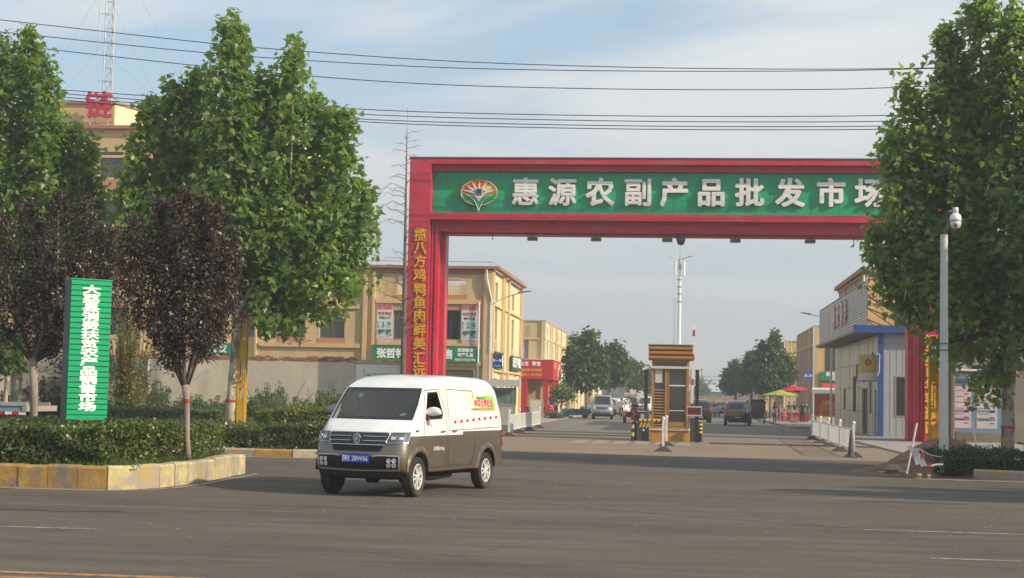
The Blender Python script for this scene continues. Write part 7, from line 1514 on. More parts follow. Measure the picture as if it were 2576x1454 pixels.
q = MB(); q.cyl((-.85, -.3, 2), (-.80, -.3, zs(750)), .05, n=4).cyl((-1.1, -.3, 2), (-1.05, -.3, zs(750)), .05, n=4); q.build('ladder_rail', steel_g, t)
for k in range(24): z = 3+k*.95; MB().cyl((-1.1, -.3, z), (-.8, -.3, z), .04, n=4).build('ladder_rung', steel_g, t)
# blue truck bed at the far left edge
YK = 43.5; p0 = PY(-30, 1050, YK); p1 = PY(66, 1012, YK); z0, z1 = PY(40, 1046, YK).z, PY(40, 1012, YK).z
t = thing('truck_bed', 'dusty blue drop side truck bed with large plate digits at the left edge', 'truck', (p1.x, YK, 0)); tb = M('truck_blue', (.16, .27, .36), .5, v=.15, s=2, c2=(.3, .3, .28), c2t=(.5, .65)); Lk = 4.2
MB().box(-Lk, 0, 0, .05, z0+.13, z1-.10).build('side_panel', tb, t); MB().box(-Lk, .03, -.04, .09, z1-.10, z1).build('top_rail', M('rail_grey', (.36, .36, .35), .5), t); MB().box(-.10, .03, -.03, 2.2, z0+.13, z1-.101).build('tail_board', M('tail_dull', (.35, .30, .28), .6), t)
MB().box(-Lk, -.10, 1.9, 2.0, z0+.13, z1).box(-Lk, -.101, .051, 1.899, z0+.13, z0+.2).build('bed_floor', steel_g, t)
for k in range(10): MB().box(-Lk+.0+.42*k, -Lk+.21+.42*k, -.012, .0, z0+.03, z0+.12).build('reflective_mark', MATS['mark_red'], t); MB().box(-Lk+.211+.42*k, -Lk+.42+.42*k, -.012, .0, z0+.03, z0+.12).build('reflective_mark', MATS['mark_white'], t)
text('lettering', 'E56Y00A', .33, M('letter_pale_blue', (.13, .33, .60), .5), t, (-.72, 0, (z0+z1)/2+.02), X3, NY, .0, .002, wx=.8, n=4)
for x in (-1.0, -3.4): MB().lathe([(.40, -.1), (.42, 0), (.40, .1)], c=(x, .4, .42), n=20, ax='y').build('wheel', tyre_m, t)
MB().box(-Lk, -.2, .3, 1.7, .42, z0+.12).build('chassis', vdark, t); MB().bbox(-Lk-1.9, -Lk-.1, 0, 1.95, .5, 2.0, .12).build('cab', tb, t)
# ================================================================ VEGETATION
import numpy as np
def leafmat(name, cols, trans, rough=.5, tw=.35, spec=.4, young=None):
    mt = bpy.data.materials.new(name); mt.use_nodes = True; t = mt.node_tree; N = t.nodes; L = t.links; p = N['Principled BSDF']; o = N['Material Output']
    g = N.new('ShaderNodeNewGeometry'); r = N.new('ShaderNodeValToRGB'); L.new(g.outputs['Random Per Island'], r.inputs[0]); r.color_ramp.interpolation = 'LINEAR'
    el = r.color_ramp.elements; el[0].position = 0; el[0].color = (*cols[0], 1); el[1].position = 1; el[1].color = (*cols[-1], 1)
    for k, c in enumerate(cols[1:-1]): e = el.new((k+1)/(len(cols)-1)); e.color = (*c, 1)
    src = r.outputs[0]
    if young:      # paler sprays; on the plane trees they imitate sunlit clumps by colour
        tx = N.new('ShaderNodeTexCoord'); n = N.new('ShaderNodeTexNoise'); n.inputs['Scale'].default_value = young[1]; n.inputs['Detail'].default_value = 3; L.new(tx.outputs['Object'], n.inputs['Vector'])
        q = N.new('ShaderNodeMapRange'); L.new(n.outputs[0], q.inputs[0]); q.inputs[1].default_value = .52; q.inputs[2].default_value = .66; q.inputs[4].default_value = .85
        mx0 = N.new('ShaderNodeMix'); mx0.data_type = 'RGBA'; L.new(q.outputs[0], mx0.inputs[0]); L.new(src, mx0.inputs[6]); mx0.inputs[7].default_value = (*young[0], 1); src = mx0.outputs[2]
    L.new(src, p.inputs['Base Color']); p.inputs['Roughness'].default_value = rough; p.inputs['Specular IOR Level'].default_value = spec
    tr = N.new('ShaderNodeBsdfTranslucent'); tr.inputs[0].default_value = (*trans, 1); mx = N.new('ShaderNodeMixShader'); mx.inputs[0].default_value = tw
    L.new(p.outputs[0], mx.inputs[1]); L.new(tr.outputs[0], mx.inputs[2]); L.new(mx.outputs[0], o.inputs[0]); MATS[name] = mt; return mt
plane_leaf = leafmat('plane_leaf', [(.032, .082, .016), (.058, .130, .024), (.098, .175, .036), (.22, .27, .10)], (.38, .56, .06), .38, .45, .5, ((.27, .32, .11), 1.0))
plum_leaf = leafmat('plum_leaf', [(.030, .018, .020), (.055, .030, .032), (.082, .048, .040), (.068, .060, .034), (.14, .10, .075)], (.12, .03, .035), .40, .16, .5)
hedge_leaf = leafmat('hedge_leaf', [(.026, .058, .016), (.046, .095, .022), (.075, .130, .028), (.13, .155, .035), (.15, .08, .035)], (.16, .22, .03), .36, .22, .5, ((.12, .16, .035), 1.8))
hedge_bright = leafmat('hedge_bright_leaf', [(.05, .085, .018), (.09, .13, .025), (.15, .18, .035), (.22, .20, .04)], (.26, .34, .04), .4, .3, .5)
hedge_dark = leafmat('hedge_dark_leaf', [(.015, .035, .012), (.03, .06, .018), (.045, .075, .022)], (.08, .16, .03), .42, .2)
weed_leaf = leafmat('weed_leaf', [(.045, .080, .022), (.075, .125, .034), (.12, .165, .05)], (.14, .24, .05), .55, .3)
yellow_leaf = leafmat('yellow_leaf', [(.07, .11, .02), (.15, .17, .03), (.22, .19, .04), (.25, .12, .04)], (.28, .30, .04), .5, .35)
street_leaf = leafmat('street_leaf', [(.036, .085, .020), (.060, .125, .028), (.11, .18, .05)], (.14, .22, .05), .5, .25)
bark = M('bark_plane', (.52, .455, .34), .9, v=.15, s=3, b=.4, bs=14, c2=(.24, .19, .13), c2t=(.50, .56), c2s=4.5, stretch=(1, 1, .5)); barkd = M('bark_dark', (.30, .235, .20), .9, v=.25, s=4, b=.5, bs=18, c2=(.24, .19, .15), c2t=(.52, .62), c2s=5, stretch=(1, 1, .35))
barkg = M('bark_grey', (.22, .19, .165), .9, v=.2, s=4, b=.3); twig = M('twig', (.09, .065, .045), .9)

PALM = np.array([(0, -.10, 0), (.17, -.16, .03), (.33, -.12, .05), (.26, .10, .04), (.50, .22, .10), (.24, .36, .04), (.17, .52, .02), (0, .92, -.05), (0, .30, -.02)], float)
PALM = np.vstack([PALM, PALM[1:7]*np.array((-1, 1, 1))])          # 0..8, then mirrored 9..14
PALMF = [(0, 1, 2, 3, 8), (8, 3, 4, 5), (8, 5, 6, 7), (0, 8, 11, 10, 9), (8, 13, 12, 11), (8, 7, 14, 13)]
OVAL = np.array([(0, -.5, 0), (.24, -.05, .05), (0, .55, -.04), (-.24, -.05, .05)], float); OVALF = [(0, 1, 2, 3)]
TUFT = np.array([(-.10, 0, 0), (.10, 0, 0), (.30, .55, .05), (.02, 1.0, -.08), (-.28, .5, .05)], float); TUFTF = [(0, 1, 2, 3, 4)]
def leafframes(P, out, rng, up=.3, rnd_=.75, droop=.6):
    n = len(P); Nn = out*.6+np.array((0, 0, up))+rng.normal(0, rnd_, (n, 3)); Nn /= np.linalg.norm(Nn, axis=1)[:, None]+1e-9
    T = out*.5+np.array((0, 0, -droop))+rng.normal(0, .5, (n, 3)); T -= Nn*(T*Nn).sum(1)[:, None]; T /= np.linalg.norm(T, axis=1)[:, None]+1e-9
    B = np.cross(T, Nn); return np.stack([B, T, Nn], axis=2)       # columns: local x, y, z
def leafmesh(name, P, F, S, tmpl, faces, mt):
    n = len(P); m = len(tmpl); V = np.einsum('nij,mj->nmi', F, tmpl)*S[:, None, None]+P[:, None, :]
    me = bpy.data.meshes.new(name); me.vertices.add(n*m); me.vertices.foreach_set('co', V.reshape(-1).astype(np.float32))
    lt = [len(f) for f in faces]; fl = np.array([i for f in faces for i in f]); L_ = len(fl)
    idx = (fl[None, :]+np.arange(n)[:, None]*m).reshape(-1); me.loops.add(n*L_); me.loops.foreach_set('vertex_index', idx.astype(np.int32))
    nf = len(faces); me.polygons.add(n*nf); st = np.concatenate([[0], np.cumsum(lt)[:-1]]); me.polygons.foreach_set('loop_start', (st[None, :]+np.arange(n)[:, None]*L_).reshape(-1).astype(np.int32))
    try: me.polygons.foreach_set('loop_total', np.tile(lt, n).astype(np.int32))
    except Exception: pass
    me.update(calc_edges=True); me.validate(); me.materials.append(mt); return me
def lobe_points(lobes, n, rng, clump=9, csz=.2, shell=.65):
    """lobes: (base, tip, radius) in metres; leaves grow in clumps over teardrop shaped lobes"""
    w_ = np.array([(max(.3, (np.linalg.norm(np.subtract(t, b)))))*r for b, t, r in lobes]); w_ = w_/w_.sum(); nc = n//clump
    pick = rng.choice(len(lobes), nc, p=w_); C = np.zeros((nc, 3)); O = np.zeros((nc, 3))
    for k in range(nc):
        b, t, R = lobes[pick[k]]; b = np.array(b, float); t = np.array(t, float)
        u = rng.random(); prof = min(1, (u/.16))**.5*(1-u)**.55 if u > 0 else 0
        a = rng.random()*6.2832; q = (rng.random()**.5 if rng.random() > shell else .82+.26*rng.random()); r = R*1.12*prof*q
        r *= 1+.22*math.sin(3*a+pick[k]*1.7+u*7)
        C[k] = b+(t-b)*u+np.array((r*math.cos(a), r*math.sin(a), rng.normal(0, .1)*R)); O[k] = (math.cos(a)*(1-.5*u), math.sin(a)*(1-.5*u), .25+.6*u)
    P = np.repeat(C, clump, 0)+rng.normal(0, csz, (nc*clump, 3))*np.array((1, 1, 1.25)); out = np.repeat(O, clump, 0)+rng.normal(0, .2, (nc*clump, 3)); return P, out
def px_lobes(L_, Y, rng, o, dy=1.0, k=1.0):
    r = []
    for (bx, by), (tx, ty), R in L_:
        yo = rng.uniform(-dy, dy); b = PY(bx, by, Y); t = PY(tx, ty, Y); s_ = Y/3900.
        r.append(((b.x-o[0], Y+yo-o[1], b.z-o[2]), (t.x-o[0], Y+yo*.4-o[1], t.z-o[2]), R*s_*k))
    return r
def big_tree(name, label, base_px, Y, zb, trunk_px, lobes, nleaf, lsize, seed, mt=plane_leaf, bk=bark, tm=PALM, tf=PALMF, nsingle=300, csz=.155, clump=10, group=None, cat='tree', dy=1.0, ribbon=None, shell=.65, up=.3):
    rng = np.random.default_rng(seed); p = PY(*base_px, Y); o = Vector((p.x, Y, zb)); t = thing(name, label, cat, o, 0, group)
    lb = px_lobes(lobes, Y, rng, o, dy)
    b = MB(); pts = []; rr = []
    for x, y, wpx in trunk_px: q = PY(x, y, Y); pts.append((q.x-o.x, 0, q.z-o.z)); rr.append(wpx*.5*Y/3900)
    pts[0] = (pts[0][0], 0, -.1); b.tube(pts, rr, 12); fk = Vector(pts[-1]); r0_ = rr[-1]
    tr_ = b.build('trunk', bk, t, smooth=True)
    for k, (lb0, lb1, R) in enumerate(lb):
        a = Vector(lb0)*.75+Vector(lb1)*.25; c = Vector(lb0)*.25+Vector(lb1)*.75; e = Vector(lb0)*.03+Vector(lb1)*.97
        q = MB().tube([fk+Vector((0, 0, -.1)), fk.lerp(a, .5)+Vector((0, 0, .1)), a, c, e], [r0_*.55, r0_*.42, r0_*.3, r0_*.14, .012], 7); q.build('branch', bk if k < 4 else twig, t, smooth=True)
    P, out = lobe_points(lb, nleaf, rng, clump, csz, shell); S = lsize*rng.uniform(.65, 1.25, len(P)); F = leafframes(P, out, rng, up)
    if nsingle:      # the leaves that show largest from the road are objects of their own
        vis = -F[:, 1, 2]*1.0+(-(P[:, 1]))*.35+S/lsize*.4; vis += rng.random(len(P))*.6; sel = np.argsort(-np.abs(vis))[:nsingle]; keep = np.ones(len(P), bool); keep[sel] = False
        lm = bpy.data.meshes.new('leaf'); lm.from_pydata([tuple(v) for v in tm], [], tf); lm.materials.append(mt)
        for i in sel:
            lo_ = link('leaf', lm, t); lo_.matrix_local = Matrix.Translation(P[i].tolist()) @ (Matrix(F[i].tolist()).to_4x4()) @ Matrix.Diagonal((S[i]*1.05,)*3+(1,))
        P, F, S = P[keep], F[keep], S[keep]
    link('crown', leafmesh('crown', P, F, S, tm, tf, mt), t, stuff=True)
    if ribbon:
        z = ribbon-zb; i_ = max(i for i in range(len(pts)-1) if pts[i][2] <= z); f_ = (z-pts[i_][2])/(pts[i_+1][2]-pts[i_][2]); xr_ = pts[i_][0]+(pts[i_+1][0]-pts[i_][0])*f_
        MB().cyl((xr_, 0, z), (xr_, 0, z+.06), rr[0]*1.06, rr[0]*1.05, 14).build('red_band', M('band_red', (.42, .05, .03), .8, v=.3, s=10), t)
    return t
PL = 'plane trees along the road'
big_tree('plane_tree', 'large plane tree with two pointed tops behind the purple trees, left of the gate', (578, 1073), 45, .5, [(576, 1076, 29), (582, 1000, 24), (588, 920, 22), (593, 850, 22), (597, 785, 27)],
         [((600, 700), (590, 58), 92), ((735, 720), (745, 128), 82), ((500, 640), (492, 175), 78), ((400, 600), (375, 262), 68), ((352, 640), (322, 455), 38), ((835, 700), (862, 285), 72), ((880, 740), (922, 470), 52), ((735, 835), (735, 560), 88), ((650, 770), (600, 480), 95), ((820, 800), (850, 520), 82), ((450, 700), (440, 400), 90), ((430, 640), (438, 215), 72), ((365, 660), (345, 350), 55), ((330, 680), (300, 480), 30), ((560, 700), (560, 300), 95), ((780, 600), (790, 240), 70), ((660, 560), (664, 190), 72), ((690, 660), (705, 235), 80), ((640, 650), (640, 250), 90), ((700, 850), (760, 700), 45)],
         30000, .225, 3, ribbon=PY(580, 1010, 45).z)
RT = big_tree('plane_tree', 'large dark plane tree at the right edge overhanging the gate beam', (2532, 1125), 41, .12, [(2534, 1130, 33), (2537, 1000, 30), (2541, 900, 31), (2545, 840, 34)],
         [((2480, 800), (2470, -70), 92), ((2400, 480), (2388, 70), 48), ((2330, 650), (2284, 205), 62), ((2410, 700), (2360, 230), 74), ((2545, 700), (2545, 30), 88), ((2300, 780), (2240, 330), 62), ((2235, 760), (2195, 560), 42), ((2350, 830), (2325, 560), 80), ((2610, 800), (2640, 60), 100), ((2480, 890), (2470, 600), 88), ((2400, 900), (2385, 740), 50), ((2570, 920), (2565, 660), 88), ((2470, 1010), (2500, 900), 38), ((2300, 640), (2265, 420), 60), ((2440, 600), (2430, 150), 80), ((2700, 850), (2710, 150), 100)],
         29000, .205, 5, ribbon=PY(2533, 1078, 41).z)
LT = big_tree('plane_tree', 'tall plane tree at the left edge in front of the apartment block', (40, 1075), 46, .5, [(40, 1078, 28), (42, 900, 26), (48, 780, 28)],
         [((60, 700), (62, 80), 76), ((130, 650), (122, 160), 55), ((5, 650), (2, 100), 72), ((178, 620), (166, 310), 45), ((212, 660), (218, 352), 38), ((228, 680), (243, 480), 28), ((-70, 700), (-75, 180), 95), ((100, 720), (100, 350), 90), ((20, 760), (20, 420), 90), ((170, 720), (180, 450), 55)],
         18000, .22, 9)
# the trees of the same row that stand just beyond the right edge and shade the road
copytree(RT, (15.5, 36.6, .12), 1.2, 'plane tree just beyond the right edge, first one whose shade crosses the road', PL)
copytree(RT, (20.6, 36.9, .12), 2.6, 'plane tree further beyond the right edge, second whose shade crosses the road', PL)
for o in (RT, LT): o['group'] = PL
# purple leaved plum trees
PUR = 'purple plum trees on the island'
PT = big_tree('plum_tree', 'purple leaved plum tree with a forked trunk beside the kerb, nearest the van', (474, 1158), 28.0, .33, [(475, 1162, 19), (470, 1100, 15), (470, 1010, 16), (467, 968, 21)],
         [((455, 890), (470, 490), 70), ((405, 880), (398, 515), 60), ((370, 830), (338, 550), 50), ((530, 870), (550, 525), 60), ((555, 830), (592, 590), 42), ((440, 925), (440, 700), 40), ((505, 905), (510, 500), 50), ((350, 770), (318, 600), 34)],
         24000, .080, 12, plum_leaf, barkd, OVAL, OVALF, 0, csz=.065, clump=13, group=PUR, dy=.35, ribbon=PY(472, 1012, 28).z, shell=.5)
big_tree('plum_tree', 'purple leaved plum tree behind the green sign at the far left', (85, 1075), 30.3, .33, [(86, 1078, 24), (86, 1000, 20), (84, 900, 22)],
         [((90, 850), (65, 510), 62), ((150, 860), (150, 492), 62), ((215, 850), (216, 500), 52), ((255, 830), (272, 575), 36), ((20, 850), (5, 540), 62), ((280, 760), (296, 620), 24), ((100, 890), (110, 650), 66), ((-60, 860), (-60, 560), 66), ((180, 880), (190, 640), 60), ((245, 900), (250, 700), 28), ((150, 930), (160, 760), 40)],
         29000, .078, 14, plum_leaf, barkd, OVAL, OVALF, 0, csz=.07, clump=13, group=PUR, dy=.45, shell=.5)
for k, (x, y, rz, s_) in enumerate(((12.4, 27.0, .5, 1.2), (15.0, 28.0, 2, 1.35), (18.5, 26.6, 4, 1.35), (15.4, 29.6, 3, 1.1))):
    copytree(PT, (x, y, .0), rz, 'purple plum tree beyond the right edge, %s of four shading the road' % ['first', 'second', 'third', 'fourth'][k], PUR, (s_,)*3)
# hedges
def hedge(name, label, x0, x1, y0, y1, zf, zt, n, mt, seed, size=.05, xr=None, taper=None):
    rng = np.random.default_rng(seed); t = thing(name, label, 'hedge', ((x0+x1)/2, (y0+y1)/2, 0)); o = np.array(t.location)
    q = rng.random(n); P = np.zeros((n, 3)); out = np.zeros((n, 3)); L_ = x1-x0; D = y1-y0; H_ = zt-.2
    af, at_, as_ = L_*H_*2.2, L_*D*.8, D*H_*1.2; c = np.cumsum([af, at_, as_]); c = c/c[-1]
    X = rng.uniform(x0, x1, n); Yv = rng.uniform(y0, y1, n); Z = rng.random(n)
    for i in range(n):
        x, y = X[i], Yv[i]; bump = .10*noise.noise(Vector((x*1.3, y*1.3, seed)))+.05*noise.noise(Vector((x*5, y*5, seed))); z0 = zf(x, y)-.02
        if q[i] < c[0]: y = y0+rng.random()**2*.22+.12*noise.noise(Vector((x*1.6, Z[i]*2.5, seed+4))); z = z0+(zt+bump-z0)*Z[i]; out[i] = (0, -1, .35)
        elif q[i] < c[1]: z = zt+bump-rng.random()**2*.15+rng.random()**6*.12; out[i] = (0, -.1, 1)
        else: x = x1-rng.random()**2*.2+.1*noise.noise(Vector((y*1.6, Z[i]*2, seed+9))); z = z0+(zt+bump-z0)*Z[i]; out[i] = (1, -.1, .35)
        if taper: x, z = taper(x, y, z)
        P[i] = (x, y, z)
    P -= o; S = size*rng.uniform(.6, 1.35, n); F = leafframes(P, out, rng, .25, .65, -.1); link('foliage', leafmesh('foliage', P, F, S, OVAL*np.array((1.25, 1, 1)), OVALF, mt), t, stuff=True)
    b = MB(); k = int((x1-x0)/.35)
    for i in range(k): x = x0+.15+i*.35-t.location.x; b.tube([(x, y0+.25-t.location.y, zf(x0, y0)), (x+rng.uniform(-.08, .08), y0+.2-t.location.y, zt-.15)], .010, 4)
    b.box(x0+.3-t.location.x, x1-(1.1 if taper else .3)-t.location.x, y0+.32-t.location.y, y1-.1-t.location.y, zf(x0, y0)-.1, zt-.22, 1); b.build('stems', [twig, M('hedge_shade', (.012, .018, .008), 1., v=.2)], t, stuff=True); return t  # besides the stems, a dark box stands in for the hedge's inner shade
def tp_(x, y, z):
    lim = -9.62+.5*ss(25.2, 28.5, y)
    if x > lim: x = lim-(x-lim)*.5
    return x, z
hedge('clipped_hedge', 'thick clipped hedge filling the kerbed island in the left foreground', -17, -9.1, 25.05, 30.4, iz, .97, 46000, hedge_leaf, 31, .082, taper=tp_)
hedge('clipped_hedge', 'long low hedge along the far kerb behind the island', -24, PY(640, 1100, 39.6).x, 39.2, 40.7, lambda x, y: .14, .74, 20000, hedge_leaf, 32, .08)
hedge('clipped_hedge', 'short hedge piece just left of the van, right of the grey slab', PY(668, 1100, 39.6).x, -8.95, 39.2, 40.5, lambda x, y: .14, .76, 10000, hedge_leaf, 33, .08)
hedge('clipped_hedge', 'taller yellow tipped hedge behind the short one left of the van', PY(690, 1060, 43).x, -8.9, 42.4, 44.6, lambda x, y: .4, 1.14, 12000, hedge_bright, 34, .08)
hedge('clipped_hedge', 'middle hedge at the foot of the big plane tree', -19, PY(560, 1050, 47).x, 46.5, 48.6, lambda x, y: .5, 1.02, 12000, hedge_leaf, 35, .07)
hedge('clipped_hedge', 'low yellow tipped hedge right of the yellow lattice post', PY(625, 1050, 48).x, -9.3, 48.5, 50.6, lambda x, y: .5, 1.0, 10000, hedge_bright, 36, .085)
hedge('clipped_hedge', 'dark low hedge behind the right hand kerb', PY(2345, 1150, 37).x, 14, 36.75, 38.4, lambda x, y: .12, .62, 26000, hedge_dark, 37, .058)
struct(MB().box(PY(641, 1100, 39.6).x, PY(668, 1100, 39.6).x, 39.3, 41.4, .1, .2).box(PY(641, 1100, 39.6).x, PY(668, 1100, 39.6).x, 38.8, 39.15, .05, .14).build('path_slab', paving))
# loose shrubs and weeds in front of the wall
def shrub(label, px_, Y, ztop, wd, n, mt, seed, name='shrub', zb=.45, size=.09, spiky=.5, cat='shrub'):
    rng = np.random.default_rng(seed); p = PY(px_, 1000, Y); t = thing(name, label, cat, (p.x, Y, zb)); H_ = ztop-zb
    ns = 26; st = [(rng.normal(0, wd*.33), rng.normal(0, wd*.3), H_*rng.uniform(.55, 1.1)) for _ in range(ns)]; P = np.zeros((n, 3)); out = np.zeros((n, 3))
    for i in range(n):
        sx, sy, sh = st[rng.integers(ns)]; u = rng.random()**.8; f = 1-abs(sx)/(wd*1.3); a = rng.random()*6.28; r = (.05+.17*(1-u))*wd*rng.random()**.5
        P[i] = (sx*(.35+.65*u)+r*math.cos(a), sy*(.35+.65*u)+r*math.sin(a), u*sh*max(.35, f)); out[i] = (math.cos(a)*.6, math.sin(a)*.6, spiky)
    S = size*rng.uniform(.6, 1.3, n); F = leafframes(P, out, rng, .1, .5, -spiky); link('foliage', leafmesh('foliage', P, F, S, OVAL, OVALF, mt), t, stuff=True)
    b = MB(); [b.tube([(sx*.3, sy*.3, 0), (sx, sy, sh*.9)], .012, 4) for sx, sy, sh in st]; b.build('stems', twig, t, stuff=True); return t
for k, (px_, Y, zt_, wd, lab) in enumerate(((690, 60, 2.05, 2.3, 'tall bushy weed in front of the wall between the yellow post and the van'), (640, 56, 1.55, 1.6, 'bushy weed just right of the yellow lattice post'), (835, 58, 1.95, 1.9, 'tall weed against the wall touching the left of the van'), (765, 55, 1.45, 2.0, 'low weed clump between two taller ones left of the van'),
        (405, 58, 2.0, 1.6, 'upright shrub in front of the wall behind the forked plum trunk'), (350, 54, 1.5, 1.6, 'rounded shrub right of the green sign against the mural'), (490, 58, 1.5, 2.2, 'low spreading shrub at the wall between plum trunk and plane trunk'), (300, 50, 1.35, 1.3, 'dark shrub directly right of the green sign'), (130, 47, 1.95, 1.6, 'dark shrub left of the green sign behind the plum trunk'), (215, 50, 1.8, 1.5, 'dark shrub hidden mostly behind the green sign'), (20, 46.5, 1.5, 1.5, 'dark shrub behind the blue truck bed'), (540, 60, 1.4, 1.8, 'weed clump left of the big plane trunk'))):
    shrub(lab, px_, Y, zt_, wd, 3600, weed_leaf if k not in (7, 8, 9, 10) else hedge_dark, 50+k)
shrub('yellow green young tree between the green sign and the purple tree', 318, 52, PY(318, 720, 52).z, 1.5, 5000, yellow_leaf, 70, 'young_tree', size=.12, cat='tree')
big_tree('young_tree', 'small green tree with a pale leaning trunk at the far left edge', (10, 1015), 44.6, .5, [(11, 1016, 14), (18, 950, 11), (24, 915, 9)], [((10, 940), (0, 820), 40), ((35, 930), (36, 850), 26), ((-30, 930), (-30, 830), 40)], 1800, .17, 71, weed_leaf, bark, PALM, PALMF, 0, csz=.12)
# street trees
ST = 'plane trees along the market street'
def st_tree(label, base, Y, lobes, n, ls, seed, tw_=9): return big_tree('street_tree', label, base, Y, .1, [(base[0], base[1], tw_), (base[0], base[1]-45, tw_*.8), (base[0]+1, base[1]-80, tw_*.8)], lobes, n, ls, seed, street_leaf, barkg, TUFT, TUFTF, 0, csz=.22, clump=7, group=ST, dy=.8)
st_tree('first and fullest plane tree on the left of the market street', (1476, 1052), 131, [((1470, 965), (1486, 838), 30), ((1448, 955), (1452, 850), 24), ((1436, 930), (1434, 880), 13), ((1505, 960), (1512, 880), 20), ((1470, 975), (1470, 900), 38)], 5200, .40, 81)
st_tree('second plane tree on the left of the market street', (1530, 1046), 150, [((1540, 965), (1548, 868), 26), ((1520, 965), (1522, 880), 20), ((1565, 960), (1566, 892), 18)], 3800, .42, 82)
st_tree('third plane tree on the left, paler and half hidden', (1580, 1040), 182, [((1585, 965), (1588, 912), 20), ((1605, 970), (1606, 925), 16)], 2400, .5, 83)
st_tree('farthest plane tree on the left, beside the booth roof', (1620, 1035), 225, [((1622, 985), (1625, 930), 18), ((1600, 985), (1600, 940), 16)], 2000, .6, 84)
st_tree('first and fullest plane tree on the right of the market street', (1938, 1056), 146, [((1935, 970), (1948, 842), 26), ((1915, 965), (1915, 872), 20), ((1965, 965), (1972, 890), 22), ((1985, 955), (1990, 905), 12), ((1940, 985), (1940, 905), 40)], 5200, .42, 85)
st_tree('second plane tree on the right of the market street', (1890, 1046), 172, [((1885, 975), (1890, 893), 22), ((1905, 975), (1905, 910), 16)], 2800, .48, 86)
st_tree('third plane tree on the right of the market street', (1850, 1040), 200, [((1850, 980), (1850, 914), 24), ((1832, 985), (1830, 935), 14), ((1868, 980), (1868, 930), 16)], 3000, .52, 87)
st_tree('lone round tree on the horizon between booth and right hand trees', (1764, 1012), 420, [((1762, 1005), (1764, 962), 18), ((1775, 1005), (1775, 975), 10)], 1200, 1.2, 88, 3)
st_tree('dark tree on the horizon behind the white camera left of the booth', (1612, 1020), 400, [((1618, 1000), (1622, 928), 18), ((1600, 1000), (1598, 940), 14)], 1500, 1.1, 89, 3)
yt = big_tree('young_tree', 'thin young tree tied to a stake on the pavement before the red shop', (1411, 1050), 124, .1, [(1411, 1050, 2.6), (1411, 1010, 2.2), (1412, 990, 2)], [((1412, 1005), (1415, 972), 18), ((1395, 1000), (1395, 980), 12), ((1432, 1000), (1436, 980), 13)], 900, .22, 90, street_leaf, barkg, TUFT, TUFTF, 0, csz=.2, cat='tree')
p = PY(1438, 1052, 124); tag(MB().cyl((p.x, 124, 0), (p.x, 124, 2.6), .03, n=6).build('tree_stake', barkg), 'thin wooden stake on the pavement right of the young tree', 'stake')
p = PY(1390, 1050, 120); tag(leaf_ := shrub('small planted shrubs along the pavement before the red shop', 1395, 112, .55, 1.6, 900, hedge_dark, 91, zb=.12, size=.12), 'small planted shrubs along the pavement before the red shop', 'shrub')
# bare dead conifer beside the left pillar
Yd = 66.0; p0 = PY(1012, 1070, Yd); t = thing('dead_tree', 'bare dead tree with a straight dark trunk beside the left gate pillar', 'tree', (p0.x, Yd, 0)); rnd = random.Random(77)
top = PY(1024, 322, Yd); tx, tz = top.x-p0.x, top.z; b = MB(); b.tube([(tx*u, 0, tz*u) for u in (0, .25, .5, .75, 1)], [.14, .115, .085, .05, .012], 10); b.build('trunk', M('bark_dead', (.13, .115, .10), .9, v=.2, s=4), t); MB().cyl((tx, 0, tz), (tx, 0, tz+.9), .006, n=4).build('tip_twig', twig, t)
for k in range(64):
    u = .32+.66*(k/63)**.95; z = tz*u; a = rnd.uniform(0, 6.28); L_ = rnd.uniform(.5, 1.0)*(2.1*(1-u)**.6+.35); 
    if k % 3 == 0: a = rnd.choice([0, 3.14])+rnd.uniform(-.4, .4); L_ *= 1.15
    d = Vector((math.cos(a), math.sin(a), 0)); r = rnd.uniform(.05, .35); st = Vector((tx*u, 0, z)); pts = [st+d*L_*s_+Vector((0, 0, L_*(r*math.sin(s_*2.2)*1.1-.15*s_*s_*rnd.choice([1, 2, -.3])))) for s_ in (0, .25, .5, .75, 1)]
    q = MB().tube(pts, [.028*(1.1-u)+.008, .02*(1.1-u)+.006, .012, .008, .005], 5)
    for j in range(3): s_ = rnd.uniform(.4, .95); o_ = st+(pts[-1]-st)*s_; i_ = min(3, int(s_*4)); o_ = pts[i_]; q.tube([o_, o_+d*L_*.16+Vector((rnd.uniform(-.15, .15), rnd.uniform(-.1, .1), rnd.uniform(-.18, .08)))], [.006, .003], 3)
    q.build('branch', MATS['bark_dead'], t)
# grass tufts on verge and island
def grass(name, xs, ys, zf, n, mt, seed, h=.16):
    rng = np.random.default_rng(seed); P = np.zeros((n, 3)); k = 0
    while k < n:
        x, y = rng.uniform(*xs), rng.uniform(*ys)
        if noise.noise(Vector((x*.7, y*.7, seed)))+rng.random()*.5 < .12: continue
        P[k] = (x, y, zf(x, y)-.01); k += 1
    out = rng.normal(0, .5, (n, 3)); T = rng.normal(0, .45, (n, 3))+np.array((0, 0, 1.)); T /= np.linalg.norm(T, axis=1)[:, None]; B = np.cross(T, rng.normal(0, 1, (n, 3))); B /= np.linalg.norm(B, axis=1)[:, None]; F = np.stack([B, T, np.cross(B, T)], axis=2)
    o = link(name, leafmesh(name, P, F, h*rng.uniform(.5, 1.5, n), np.array([(-.05, 0, 0), (.05, 0, 0), (.03, .6, .03), (0, 1, .12)]), [(0, 1, 2, 3)], mt), stuff=True); return o
tag(grass('grass', (-10.6, -8.95), (24.9, 30), iz, 5000, weed_leaf, 101, .14), 'ragged grass between the hedge and the curved end of the kerb', 'grass')
tag(grass('grass', (-24, -9.3), (41, 66), vz, 26000, weed_leaf, 102, .22), 'rough grass and weeds over the left verge', 'grass')
